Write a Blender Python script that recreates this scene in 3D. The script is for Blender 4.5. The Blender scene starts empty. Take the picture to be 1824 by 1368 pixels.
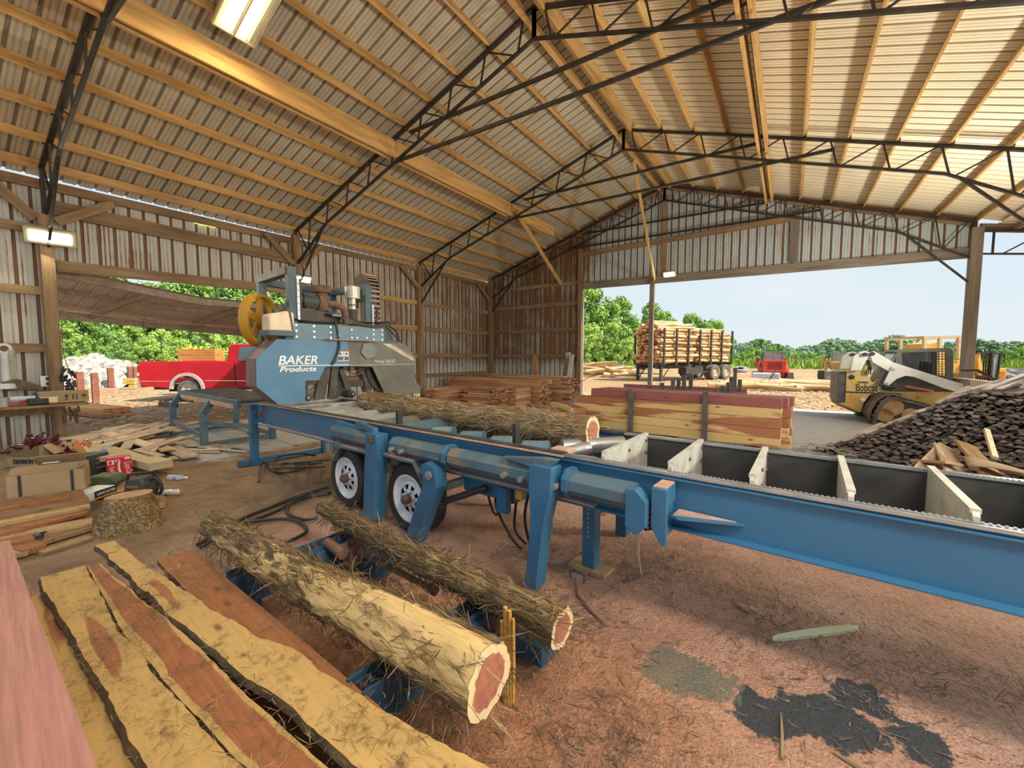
# a cedar sawmill in an open steel-trussed shed
FL1, FL2, FL3, FLU, SUN, SKY, EXPO = 28, 22, 12, 48, 4.2, .5, 1.0
FILL_FLOOD, FILL_TUBE = 95, 85
import bpy, math, random
from mathutils import Vector, Matrix, noise as mnoise
R = random.Random(7)
col = bpy.context.scene.collection
V = Vector
ORD = ['first','second','third','fourth','fifth','sixth','seventh','eighth','ninth','tenth','eleventh','twelfth','thirteenth','fourteenth']

# ---------------------------------------------------------------- materials
MATS = {}
def _nodes(name):
    m = bpy.data.materials.new(name); m.use_nodes = True
    nt = m.node_tree; b = nt.nodes['Principled BSDF']
    return m, nt, b
def _n(nt, t, **k):
    n = nt.nodes.new(t)
    for a, v in k.items():
        if a in n.inputs.keys(): n.inputs[a].default_value = v
        else: setattr(n, a, v)
    return n
def _coord(nt, scale=(1,1,1), rnd=True, kind='Object'):
    tc = _n(nt, 'ShaderNodeTexCoord')
    mp = _n(nt, 'ShaderNodeMapping'); mp.inputs['Scale'].default_value = scale
    if kind == 'World':
        g = _n(nt, 'ShaderNodeNewGeometry'); nt.links.new(g.outputs['Position'], mp.inputs['Vector'])
        return mp.outputs['Vector']
    if rnd:
        oi = _n(nt, 'ShaderNodeObjectInfo'); mu = _n(nt, 'ShaderNodeMath', operation='MULTIPLY'); mu.inputs[1].default_value = 37.0
        nt.links.new(oi.outputs['Random'], mu.inputs[0])
        ad = _n(nt, 'ShaderNodeVectorMath', operation='ADD')
        nt.links.new(tc.outputs['Object'], ad.inputs[0]); nt.links.new(mu.outputs[0], ad.inputs[1])
        nt.links.new(ad.outputs[0], mp.inputs['Vector'])
    else:
        nt.links.new(tc.outputs['Object'], mp.inputs['Vector'])
    return mp.outputs['Vector']
def _noise(nt, vec, scale, detail=4, rough=.6, dist=0):
    n = _n(nt, 'ShaderNodeTexNoise'); n.inputs['Scale'].default_value = scale; n.inputs['Detail'].default_value = detail
    n.inputs['Roughness'].default_value = rough; n.inputs['Distortion'].default_value = dist
    nt.links.new(vec, n.inputs['Vector']); return n.outputs['Fac']
def _ramp(nt, fac, stops, interp='LINEAR'):
    r = _n(nt, 'ShaderNodeValToRGB'); r.color_ramp.interpolation = interp
    e = r.color_ramp.elements
    while len(e) < len(stops): e.new(.5)
    for i, (p, c) in enumerate(stops):
        e[i].position = p; e[i].color = (c[0], c[1], c[2], 1) if not isinstance(c, (int, float)) else (c, c, c, 1)
    nt.links.new(fac, r.inputs['Fac']); return r.outputs['Color']
def _mix(nt, fac, a, b, mode='MIX'):
    m = _n(nt, 'ShaderNodeMix', data_type='RGBA', blend_type=mode)
    for s, v in ((m.inputs[0], fac), (m.inputs[6], a), (m.inputs[7], b)):
        if isinstance(v, (int, float)): s.default_value = v
        elif isinstance(v, tuple): s.default_value = (v[0], v[1], v[2], 1)
        else: nt.links.new(v, s)
    return m.outputs[2]
def _math(nt, op, a, b=0.0, clamp=False):
    m = _n(nt, 'ShaderNodeMath', operation=op); m.use_clamp = clamp
    for s, v in ((m.inputs[0], a), (m.inputs[1], b)):
        if isinstance(v, (int, float)): s.default_value = v
        else: nt.links.new(v, s)
    return m.outputs[0]
def _bump(nt, b, h, strength=.3, dist=.01):
    bp = _n(nt, 'ShaderNodeBump'); bp.inputs['Strength'].default_value = strength; bp.inputs['Distance'].default_value = dist
    nt.links.new(h, bp.inputs['Height']); nt.links.new(bp.outputs[0], b.inputs['Normal'])
def mat(name, stops, nscale=6, scale=(1,1,1), rough=.6, metal=0, bump=0, bscale=None, detail=4, dist=0, rnd=True, kind='Object', bdist=.01, vary=0, spots=None):
    """noise through a colour ramp; vary = per-object brightness spread; spots=(scale, lo, hi, colour) a second layer"""
    if name in MATS: return MATS[name]
    m, nt, b = _nodes(name)
    vec = _coord(nt, scale, rnd, kind)
    f = _noise(nt, vec, nscale, detail, .6, dist)
    if isinstance(stops[0], (int, float)): stops = [(.35, tuple(x*.86 for x in stops)), (.65, tuple(min(1, x*1.12) for x in stops))]
    c = _ramp(nt, f, stops)
    if spots:
        f2 = _noise(nt, vec, spots[0], 5, .65)
        c = _mix(nt, _ramp(nt, f2, [(spots[1], 0.0), (spots[2], 1.0)]), c, spots[3])
    if vary:
        oi = _n(nt, 'ShaderNodeObjectInfo')
        k = _math(nt, 'ADD', _math(nt, 'MULTIPLY', oi.outputs['Random'], 2*vary), 1-vary)
        c = _mix(nt, 1.0, c, k, 'MULTIPLY')
    nt.links.new(c, b.inputs['Base Color'])
    b.inputs['Roughness'].default_value = rough; b.inputs['Metallic'].default_value = metal
    if bump: _bump(nt, b, _noise(nt, vec, bscale or nscale*4, 4), bump, bdist)
    MATS[name] = m; return m
def emit(name, c, s):
    m, nt, b = _nodes(name)
    b.inputs['Base Color'].default_value = (.8,.8,.8,1)
    b.inputs['Emission Color'].default_value = (c[0], c[1], c[2], 1); b.inputs['Emission Strength'].default_value = s
    MATS[name] = m; return m
def cedar(name, red, cream, bias=.5, band=.08, xs=.7, ys=7, knots=True, attr=False, vary=.12, dirt=0, rough=.75):
    """cedar wood: red heart, cream sap, grain along local x, dark knots; attr: distance to the live edge decides the sap"""
    m, nt, b = _nodes(name)
    vec = _coord(nt, (xs, ys, ys)); g = _coord(nt, (2.2, 60, 60))
    f = _noise(nt, vec, 1.0, 3, .5, .4)
    if attr:
        at = _n(nt, 'ShaderNodeAttribute', attribute_name='edge')
        f = _math(nt, 'ADD', f, _math(nt, 'MULTIPLY', at.outputs['Fac'], .5))
    sel = _ramp(nt, f, [(max(0, bias-band), 0.0), (min(1, bias+band), 1.0)])
    gr = _noise(nt, g, 1.0, 5, .7)
    redc = _ramp(nt, gr, [(.3, tuple(x*.72 for x in red)), (.7, tuple(x*1.2 for x in red))])
    crc = _ramp(nt, gr, [(.3, tuple(x*.85 for x in cream)), (.7, tuple(min(1, x*1.08) for x in cream))])
    c = _mix(nt, sel, redc, crc)
    if knots:
        kv = _coord(nt, (2.6, 7, 7)); vo = _n(nt, 'ShaderNodeTexVoronoi'); vo.inputs['Scale'].default_value = 1.0
        nt.links.new(kv, vo.inputs['Vector'])
        c = _mix(nt, _ramp(nt, vo.outputs['Distance'], [(.07, .85), (.15, 0.0)]), c, tuple(x*.45 for x in red))
    if dirt:
        dv = _coord(nt, (9, 9, 9)); d = _noise(nt, dv, 1.3, 8, .75)
        c = _mix(nt, _ramp(nt, d, [(.56-dirt*.1, 0.0), (.7-dirt*.1, .85)]), c, (.10, .055, .02))
    oi = _n(nt, 'ShaderNodeObjectInfo')
    k = _math(nt, 'ADD', _math(nt, 'MULTIPLY', oi.outputs['Random'], 2*vary), 1-vary)
    c = _mix(nt, 1.0, c, k, 'MULTIPLY')
    nt.links.new(c, b.inputs['Base Color']); b.inputs['Roughness'].default_value = rough
    _bump(nt, b, gr, .25, .006)
    MATS[name] = m; return m

# ---------------------------------------------------------------- mesh building
class MB:
    def __init__(s): s.v = []; s.f = []; s.mi = []; s.cur = 0; s.edge = None
    def add(s, vs, fs, M=None):
        o = len(s.v)
        s.v += [tuple(M @ V(p)) for p in vs] if M else [tuple(p) for p in vs]
        s.f += [tuple(i+o for i in f) for f in fs]; s.mi += [s.cur]*len(fs)
        return s
    def box(s, c, d, M=None):
        x, y, z = c; a, b, e = d[0]/2, d[1]/2, d[2]/2
        vs = [(x+i*a, y+j*b, z+k*e) for k in (-1,1) for j in (-1,1) for i in (-1,1)]
        return s.add(vs, [(0,2,3,1),(4,5,7,6),(0,1,5,4),(2,6,7,3),(0,4,6,2),(1,3,7,5)], M)
    def bar(s, p, q, w, h, up=(0,0,1)):
        """rectangular bar from p to q: w sideways, h along up"""
        p, q = V(p), V(q); d = q-p; L = d.length; d.normalize()
        u = V(up); sd = d.cross(u)
        if sd.length < 1e-4: sd = d.cross(V((0,1,0)))
        sd.normalize(); u = sd.cross(d)
        vs = [e + sd*(i*w/2) + u*(j*h/2) for e in (p, q) for j in (-1,1) for i in (-1,1)]
        return s.add(vs, [(0,1,3,2),(4,6,7,5),(0,4,5,1),(2,3,7,6),(0,2,6,4),(1,5,7,3)])
    def tube(s, pts, r, n=8, cap=True):
        pts = [V(p) for p in pts]; o = len(s.v); K = len(pts)
        rr = r if isinstance(r, (list, tuple)) else [r]*K
        pu = None
        for i, p in enumerate(pts):
            d = (pts[min(i+1, K-1)]-pts[max(i-1, 0)]).normalized()
            if pu is None:
                a = V((0,0,1)) if abs(d.z) < .9 else V((1,0,0))
                u = d.cross(a).normalized()
            else:
                u = (pu - d*pu.dot(d)).normalized()
            w = d.cross(u); pu = u
            for k in range(n):
                t = 2*math.pi*k/n; s.v.append(tuple(p + (u*math.cos(t)+w*math.sin(t))*rr[i]))
        for i in range(K-1):
            for k in range(n):
                a = o+i*n+k; b = o+i*n+(k+1) % n
                s.f.append((a, b, b+n, a+n)); s.mi.append(s.cur)
        if cap:
            s.f.append(tuple(o+k for k in reversed(range(n)))); s.f.append(tuple(o+(K-1)*n+k for k in range(n))); s.mi += [s.cur]*2
        return s
    def cyl(s, p, q, r, n=16, r2=None): return s.tube([p, q], [r, r if r2 is None else r2], n)
    def prism(s, poly, fn, d0, d1):
        """polygon (a, b) swept from depth d0 to d1, fn(a, b, d) -> point"""
        n = len(poly); o = len(s.v)
        s.v += [tuple(fn(a, b, d0)) for a, b in poly] + [tuple(fn(a, b, d1)) for a, b in poly]
        s.f += [tuple(o+i for i in reversed(range(n))), tuple(o+n+i for i in range(n))]
        s.f += [(o+i, o+(i+1) % n, o+n+(i+1) % n, o+n+i) for i in range(n)]
        s.mi += [s.cur]*(n+2); return s
    def lathe(s, prof, n=24, M=None):
        """profile (r, z) turned about z"""
        vs = [(r*math.cos(2*math.pi*k/n), r*math.sin(2*math.pi*k/n), z) for r, z in prof for k in range(n)]
        fs = [(i*n+k, i*n+(k+1) % n, (i+1)*n+(k+1) % n, (i+1)*n+k) for i in range(len(prof)-1) for k in range(n)]
        return s.add(vs, fs, M)
    def ico(s, c, r, M=None, sub=8):
        n = sub; prof = [(r*math.sin(math.pi*i/n)+1e-5, -r*math.cos(math.pi*i/n)) for i in range(n+1)]
        return s.lathe(prof, n+4, (M or Matrix()) @ Matrix.Translation(c))
    def build(s, name, m, parent=None, smooth=False, bevel=0, loc=None, solid=0):
        me = bpy.data.meshes.new(name); me.from_pydata(s.v, [], s.f)
        ms = m if isinstance(m, (list, tuple)) else [m]
        for x in ms: me.materials.append(x)
        if len(ms) > 1: me.polygons.foreach_set('material_index', s.mi)
        if smooth: me.polygons.foreach_set('use_smooth', [True]*len(me.polygons))
        if s.edge is not None:
            at = me.attributes.new('edge', 'FLOAT', 'POINT'); at.data.foreach_set('value', s.edge)
        me.validate(); me.update()
        o = bpy.data.objects.new(name, me); col.objects.link(o)
        if loc is not None: o.location = loc
        if parent: o.parent = parent
        if bevel:
            b = o.modifiers.new('bevel', 'BEVEL'); b.width = bevel; b.segments = 2; b.limit_method = 'ANGLE'
        if smooth and hasattr(me, 'set_sharp_from_angle'): me.set_sharp_from_angle(angle=math.radians(40))
        return o
def tag(o, label, cat, group=None):
    o['label'] = label; o['category'] = cat
    if group: o['group'] = group
    return o
def thing(name, label, cat, loc=(0,0,0), rz=0, group=None):
    o = bpy.data.objects.new(name, None); col.objects.link(o); o.location = loc; o.rotation_euler = (0,0,rz); o.empty_display_size = .1
    return tag(o, label, cat, group)
def solo(name, mb, m, label, cat, group=None, smooth=False, bevel=0, axis=None):
    """a thing that is one mesh: its origin moved to the base of its bounds; axis turns the local x along it (for grain)"""
    xs = [p[0] for p in mb.v]; ys = [p[1] for p in mb.v]; zs = [p[2] for p in mb.v]
    c = V(((min(xs)+max(xs))/2, (min(ys)+max(ys))/2, min(zs)))
    if axis is not None:
        q = V(axis).normalized().to_track_quat('X', 'Z'); iq = q.inverted()
        mb.v = [tuple(iq @ (V(p)-c)) for p in mb.v]
        o = mb.build(name, m, None, smooth, bevel, c); o.rotation_mode = 'QUATERNION'; o.rotation_quaternion = q
    else:
        mb.v = [(p[0]-c.x, p[1]-c.y, p[2]-c.z) for p in mb.v]
        o = mb.build(name, m, None, smooth, bevel, c)
    return tag(o, label, cat, group)
def struct(name, mb, m, smooth=False):
    o = mb.build(name, m, None, smooth); o['kind'] = 'structure'; return o
def stuff(o): o['kind'] = 'stuff'; return o
def dup(root, loc=None, rz=None, label=None, scale=None, group=None):
    r = root.copy(); col.objects.link(r)
    if loc is not None: r.location = loc
    if rz is not None: r.rotation_euler = (0,0,rz)
    if scale is not None: r.scale = scale
    if label: r['label'] = label
    if group: r['group'] = group
    for ch in list(root.children):
        c = ch.copy(); col.objects.link(c); c.parent = r
        for g in ch.children:
            d = g.copy(); col.objects.link(d); d.parent = c
    return r
def board(p, q, w, h, name, m, label, cat, group=None, up=(0,0,1), bevel=.003):
    """a straight timber from p to q"""
    b = MB().bar(p, q, w, h, up)
    return solo(name, b, m, label, cat, group, axis=V(q)-V(p), bevel=bevel)
def text(parent, s, size, M, m, name='lettering', shear=0, ext=.0015, width=None, bold=0):
    cu = bpy.data.curves.new('t', 'FONT'); cu.body = s; cu.size = size; cu.shear = shear; cu.extrude = ext; cu.offset = bold
    t = bpy.data.objects.new('t', cu); col.objects.link(t)
    bpy.context.view_layer.update()
    me = bpy.data.meshes.new_from_object(t.evaluated_get(bpy.context.evaluated_depsgraph_get()))
    bpy.data.objects.remove(t); bpy.data.curves.remove(cu)
    if width:
        w = max(v.co.x for v in me.vertices) - min(v.co.x for v in me.vertices); k = width/w
        for v in me.vertices: v.co.x *= k
    me.transform(M); me.materials.clear(); me.materials.append(m)
    o = bpy.data.objects.new(name, me); col.objects.link(o); o.parent = parent
    return o
def ribbon(mb, p, d, L, w, curl, segs=3, up=V((0,0,1))):
    """one thin curved strip of bark or shaving"""
    d = V(d).normalized(); sd = d.cross(up)
    if sd.length < 1e-3: sd = V((1,0,0))
    sd.normalize(); p = V(p); vs = []; ang = 0
    for i in range(segs+1):
        k = 1-abs(i/segs-.5)*1.2
        vs += [p-sd*w*k/2, p+sd*w*k/2]
        q = Matrix.Rotation(curl/segs, 3, up); d = q @ d; sd = q @ sd
        p = p + d*(L/segs) + up*R.uniform(-.08,.08)*L/segs
    mb.add(vs, [(2*i, 2*i+1, 2*i+3, 2*i+2) for i in range(segs)])
def fbm(x, y, z, o=4): return mnoise.fractal(V((x, y, z)), 1.0, 2.0, o)

# ---------------------------------------------------------------- camera and the directions of the place
CX, CY, F, H = 912., 684., 745., 1.6
PIT = math.atan(51/F); YAW = math.atan(494/(F/math.cos(PIT)))
FW = V((-math.sin(YAW)*math.cos(PIT), math.cos(YAW)*math.cos(PIT), -math.sin(PIT)))
RT = V((math.cos(YAW), math.sin(YAW), 0)); UP = RT.cross(FW); CAM = V((0,0,H))
cd = bpy.data.cameras.new('camera'); cam = bpy.data.objects.new('camera', cd); col.objects.link(cam)
cd.sensor_width = 36; cd.lens = F/1824*36; cd.clip_start = .05; cd.clip_end = 1000
cam.matrix_world = Matrix.Translation(CAM) @ Matrix((RT, UP, -FW)).transposed().to_4x4()
bpy.context.scene.camera = cam
def ray(u, v): return FW*F + RT*(u-CX) - UP*(v-CY)
def atz(u, v, z=0.): d = ray(u, v); return CAM + d*((z-H)/d.z)
def atx(u, v, x): d = ray(u, v); return CAM + d*(x/d.x)
def aty(u, v, y): d = ray(u, v); return CAM + d*(y/d.y)
# frame of the sawmill bed: s along the bed, t across it (away from the near rail)
BA = math.atan(-.085); BO = V((0, 2.44, 0)); BS = V((math.cos(BA), math.sin(BA), 0)); BT = V((-math.sin(BA), math.cos(BA), 0))
def B(s, t, z): return BO + BS*s + BT*t + V((0,0,z))
# ---------------------------------------------------------------- the shed
XL, XR, YB, YF, RX = -11.02, 3.69, 14.93, -.7, -3.70
TZ = 7.3; SL = .333
def rz_(x): return TZ - SL*abs(x-RX)                # top-chord line of the trusses
def roofz(x): return rz_(x) + .17
TY = [1.75, 6.25, 10.7, 14.86]
pine = mat('pine_timber', [(.3,(.33,.18,.06)),(.55,(.52,.32,.12)),(.8,(.62,.42,.18))], 2.0, (.5,5,5), .7, bump=.15, vary=.12, spots=(2.2,.68,.78,(.2,.09,.03)))
oldpine = mat('weathered_timber', [(.3,(.16,.10,.055)),(.6,(.30,.20,.11)),(.85,(.40,.29,.17))], 2.0, (.5,5,5), .85, bump=.2, vary=.15, spots=(1.6,.66,.76,(.10,.055,.03)))
greypine = mat('grey_timber', [(.3,(.13,.11,.09)),(.7,(.26,.225,.18))], 2.0, (.5,5,5), .9, bump=.2, vary=.1)
steel_dk = mat('black_steel', [(.35,(.012,.011,.011)),(.6,(.03,.026,.024)),(.75,(.09,.045,.025))], 6, rough=.55, bump=.1)
def roof_mat(name, c1, c2, k=1.0):
    m, nt, b = _nodes(name)
    g = _n(nt, 'ShaderNodeNewGeometry'); n = _noise(nt, g.outputs['Position'], 1.2, 5, .6); n2 = _noise(nt, g.outputs['Position'], .35, 4, .6)
    c = _ramp(nt, n, [(.3, c1), (.7, c2)])
    c = _mix(nt, _ramp(nt, n2, [(.60, 0.0), (.8, .6)]), c, tuple(x*.75 for x in c1))
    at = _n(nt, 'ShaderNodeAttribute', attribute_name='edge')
    c = _mix(nt, _ramp(nt, at.outputs['Fac'], [(.22, 0.0), (.34, .38*k), (.6, .5*k), (.95, .92*k)]), c, (.10, .075, .045))   # dark brown painted into the rib grooves
    nt.links.new(c, b.inputs['Base Color']); b.inputs['Roughness'].default_value = .5; return m
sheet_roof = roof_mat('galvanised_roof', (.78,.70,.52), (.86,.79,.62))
sheet_shaded = roof_mat('shaded_galvanised_roof', (.41,.375,.30), (.53,.49,.39), .72)  # left slope's weaker light put into a darker copy of the sheet
def wall_mat():
    m, nt, b = _nodes('rusty_wall_sheet')
    tc = _n(nt, 'ShaderNodeTexCoord'); mp = _n(nt, 'ShaderNodeMapping'); nt.links.new(tc.outputs['Object'], mp.inputs['Vector'])
    at = _n(nt, 'ShaderNodeAttribute', attribute_name='edge')
    mp.inputs['Scale'].default_value = (14, 14, .35)
    st = _noise(nt, mp.outputs[0], 1.0, 4, .7)
    mp2 = _n(nt, 'ShaderNodeMapping'); nt.links.new(tc.outputs['Object'], mp2.inputs['Vector']); mp2.inputs['Scale'].default_value = (.55,.55,.8)
    big = _noise(nt, mp2.outputs[0], 1.0, 5, .7)
    sx = _n(nt, 'ShaderNodeSeparateXYZ'); nt.links.new(tc.outputs['Object'], sx.inputs[0])
    # rust grows towards the far corner of the shed and stays off the lowest metre
    yy = _math(nt, 'MULTIPLY', _math(nt, 'SUBTRACT', sx.outputs['Y'], 5.0), .021, True)
    lo = _math(nt, 'MULTIPLY', _math(nt, 'SUBTRACT', sx.outputs['Z'], 1.0), 2.0, True)
    xx = _math(nt, 'MULTIPLY', _math(nt, 'ADD', sx.outputs['X'], 6.6), 2.0, True)
    yy = _math(nt, 'MULTIPLY', yy, _math(nt, 'SUBTRACT', 1.0, xx))
    amt = _math(nt, 'ADD', _math(nt, 'MULTIPLY', big, .5), _math(nt, 'MULTIPLY', yy, lo))
    amt = _math(nt, 'ADD', amt, _math(nt, 'MULTIPLY', st, .60))
    amt = _math(nt, 'ADD', amt, _math(nt, 'MULTIPLY', at.outputs['Fac'], .42))
    base = _ramp(nt, st, [(.3,(.44,.44,.40)),(.7,(.58,.58,.53))])
    base = _mix(nt, xx, base, _ramp(nt, st, [(.3,(.36,.43,.48)),(.7,(.48,.56,.61))]))  # bluish haze over the gable panels mixed into their colour
    rust = _ramp(nt, big, [(.3,(.10,.045,.02)),(.7,(.21,.105,.045))])
    c = _mix(nt, _ramp(nt, amt, [(.68, 0.0), (.80, 1.0)]), base, rust)
    nt.links.new(c, b.inputs['Base Color']); b.inputs['Roughness'].default_value = .55
    return m
sheet_wall = wall_mat()
conc = None
def floor_mat():
    m, nt, b = _nodes('sawdust_floor')
    g = _n(nt, 'ShaderNodeNewGeometry'); P = g.outputs['Position']
    sx = _n(nt, 'ShaderNodeSeparateXYZ'); nt.links.new(P, sx.inputs[0])
    n1 = _noise(nt, P, .9, 6, .65); n2 = _noise(nt, P, 7, 6, .7); n3 = _noise(nt, P, 60, 3, .6); n4 = _noise(nt, P, 2.6, 8, .72, .6)
    dust = _ramp(nt, n1, [(.3,(.50,.27,.185)),(.5,(.62,.38,.28)),(.7,(.72,.49,.385))])
    # redder, fresher dust near the log deck
    d = _n(nt, 'ShaderNodeVectorMath', operation='DISTANCE'); nt.links.new(P, d.inputs[0]); d.inputs[1].default_value = (-1.2, 1.2, 0)
    near = _ramp(nt, _math(nt, 'ADD', _math(nt, 'MULTIPLY', d.outputs['Value'], .28), _math(nt, 'MULTIPLY', n4, .5)), [(.35,1.0),(1.0,0.0)])
    dust = _mix(nt, near, dust, _ramp(nt, n2, [(.3,(.30,.11,.045)),(.7,(.55,.26,.135))]))
    dust = _mix(nt, _ramp(nt, n3, [(.3,.55),(.5,0.0)]), dust, (.20,.10,.06))
    dust = _mix(nt, _ramp(nt, n3, [(.66,0.0),(.78,.6)]), dust, (.72,.52,.40))
    # tan-brown trodden dust to the left of the log deck
    lx = _math(nt, 'MULTIPLY', _math(nt, 'SUBTRACT', -3.2, sx.outputs['X']), .8, True)
    dust = _mix(nt, lx, dust, _ramp(nt, n4, [(.3,(.16,.09,.045)),(.55,(.33,.21,.115)),(.75,(.47,.33,.20))]))
    dark = _ramp(nt, n4, [(.60,0.0),(.70,.75)])
    dust = _mix(nt, dark, dust, (.13,.07,.035))
    n5 = _noise(nt, P, 24, 5, .8, 1.0)
    dust = _mix(nt, _ramp(nt, n5, [(.52,0.0),(.64,.6)]), dust, (.22,.12,.07))
    dust = _mix(nt, _ramp(nt, n5, [(.33,.5),(.42,0.0)]), dust, (.66,.46,.36))
    con = _ramp(nt, n2, [(.3,(.40,.40,.40)),(.7,(.58,.575,.56))])
    # swept concrete along the left side and towards the far opening
    e1 = _math(nt, 'MULTIPLY', _math(nt, 'SUBTRACT', -6.3, sx.outputs['X']), .7, True)
    e2 = _math(nt, 'MULTIPLY', _math(nt, 'SUBTRACT', sx.outputs['Y'], 1.9), 1.2, True)
    e3 = _math(nt, 'MULTIPLY', _math(nt, 'SUBTRACT', sx.outputs['Y'], 6.5), .5, True)
    em = _math(nt, 'ADD', _math(nt, 'MULTIPLY', e1, e2), e3, True)
    em = _math(nt, 'ADD', _math(nt, 'MULTIPLY', em, .75), _math(nt, 'MULTIPLY', n4, .55))
    c = _mix(nt, _ramp(nt, em, [(.66,0.0),(.84,1.0)]), dust, _mix(nt, .25, con, (.55,.52,.47)))
    # bare dark patches in the foreground dust
    pm = None
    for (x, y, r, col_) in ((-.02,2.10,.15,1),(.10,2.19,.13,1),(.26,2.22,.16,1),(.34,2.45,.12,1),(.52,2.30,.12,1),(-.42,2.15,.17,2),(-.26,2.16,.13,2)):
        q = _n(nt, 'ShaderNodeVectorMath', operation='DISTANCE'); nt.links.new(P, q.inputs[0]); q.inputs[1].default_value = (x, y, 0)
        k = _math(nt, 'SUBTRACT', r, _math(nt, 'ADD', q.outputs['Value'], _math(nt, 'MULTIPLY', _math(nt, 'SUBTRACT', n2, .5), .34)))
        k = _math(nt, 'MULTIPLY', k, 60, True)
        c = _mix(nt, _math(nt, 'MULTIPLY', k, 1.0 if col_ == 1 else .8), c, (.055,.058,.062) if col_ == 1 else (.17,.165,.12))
    nt.links.new(c, b.inputs['Base Color']); b.inputs['Roughness'].default_value = .95
    h = _math(nt, 'ADD', _math(nt, 'MULTIPLY', n4, 3.0), n3)
    _bump(nt, b, h, .8, .03)
    return m
fl = MB(); fl.box((-3.45, 6.1, -.06), (15.7, 18.1, .12)); struct('floor', fl, floor_mat())

# roof sheets: ribs run from eave to ridge, 22.9 cm apart
def sheet(mb, y0, y1, fn0, fn1, pitch=.229, rib=.02, sign=1, minor=.006, edge=None):
    pr = []
    y = y0
    while y < y1-.01:
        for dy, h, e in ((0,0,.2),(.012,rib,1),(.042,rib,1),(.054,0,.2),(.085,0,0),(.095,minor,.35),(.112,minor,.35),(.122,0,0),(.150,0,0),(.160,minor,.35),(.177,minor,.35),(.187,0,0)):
            if y+dy <= y1: pr.append((y+dy, h*sign, e))
        y += pitch
    o = len(mb.v); n = len(pr)
    mb.v += [tuple(fn0(a, h)) for a, h, e in pr] + [tuple(fn1(a, h)) for a, h, e in pr]
    mb.f += [(o+i, o+i+1, o+n+i+1, o+n+i) for i in range(n-1)]; mb.mi += [0]*(n-1)
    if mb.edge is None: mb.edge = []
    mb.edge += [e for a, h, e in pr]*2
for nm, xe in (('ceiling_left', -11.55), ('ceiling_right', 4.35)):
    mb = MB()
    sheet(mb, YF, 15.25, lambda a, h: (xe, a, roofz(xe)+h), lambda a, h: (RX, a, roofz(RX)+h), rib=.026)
    struct(nm, mb, sheet_shaded if nm == 'ceiling_left' else sheet_roof)
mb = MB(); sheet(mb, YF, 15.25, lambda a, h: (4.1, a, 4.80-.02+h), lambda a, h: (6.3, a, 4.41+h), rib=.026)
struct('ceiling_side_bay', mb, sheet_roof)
# walls of ribbed sheet
mb = MB(); xw = XL-.10
for y0, y1, z0, z1 in ((YF, 1.75, 0, 4.62), (1.75, 6.25, 3.3, 4.62), (6.25, 15.0, 0, 4.62)):
    sheet(mb, y0, y1, lambda a, h: (xw-h, a, z0), lambda a, h: (xw-h, a, z1))
struct('wall_left', mb, sheet_wall)
mb = MB(); yw = YB+.12
sheet(mb, XL-.1, -6.72, lambda a, h: (a, yw+h, 0), lambda a, h: (a, yw+h, roofz(a)-.03))
sheet(mb, -6.72, XR+.05, lambda a, h: (a, yw+h, 4.2), lambda a, h: (a, yw+h, roofz(a)-.03))
struct('wall_back', mb, sheet_wall)

# purlins on edge under the sheets, each a full length of the shed
OFF = [.2+.72*k for k in range(11)]
for side, sn in ((-1, 'left'), (1, 'right')):
    for k, d in enumerate(OFF):
        x = RX + side*d; z = rz_(x)+.085
        w = .04 if k else .09; hh = .15 if k else .26
        m = pine
        lab = f'{ORD[k]} sawn roof purlin down from the ridge on the {sn} slope' if k else f'doubled ridge timber on the {sn} side of the roof peak'
        p0, p1 = V((x, YF+.02, z-(.04 if not k else 0))), V((x, YB+.1, z-(.04 if not k else 0)))
        board(p0, p1, w, hh, 'roof_purlin' if k else 'ridge_beam', m, lab, 'purlin' if k else 'beam', 'roof purlins of the shed', up=(side*SL*1.0, 0, 1))
# deep doubled beams hung below the purlins
for x, lab, yy in ((-7.18, 'deep doubled timber beam running under the left roof slope', (YF+.1, 13.4)), (-.64, 'deep doubled timber beam running under the right roof slope', (YF+.1, 14.2))):
    t = thing('roof_beam', lab, 'beam', (x, yy[0], rz_(x)-.2), 0, 'deep roof beams')
    for dx in (-.07, .07):
        mb = MB().bar((dx, 0, 0), (dx, yy[1]-yy[0], 0), .05, .36)
        mb.v = [(p[1], -p[0], p[2]) for p in mb.v]
        o = mb.build('plank', pine, t, bevel=.004); o.rotation_euler = (0,0,math.pi/2)
# rafters along the gable top
for side, sn in ((-1, 'left'), (1, 'right')):
    xe = XL if side < 0 else XR
    board((xe, 15.0, rz_(xe)+.02), (RX, 15.0, TZ+.02), .05, .24, 'gable_rafter', oldpine, f'dark timber rafter along the {sn} slope of the far gable', 'rafter', up=(0,0,1))

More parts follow.
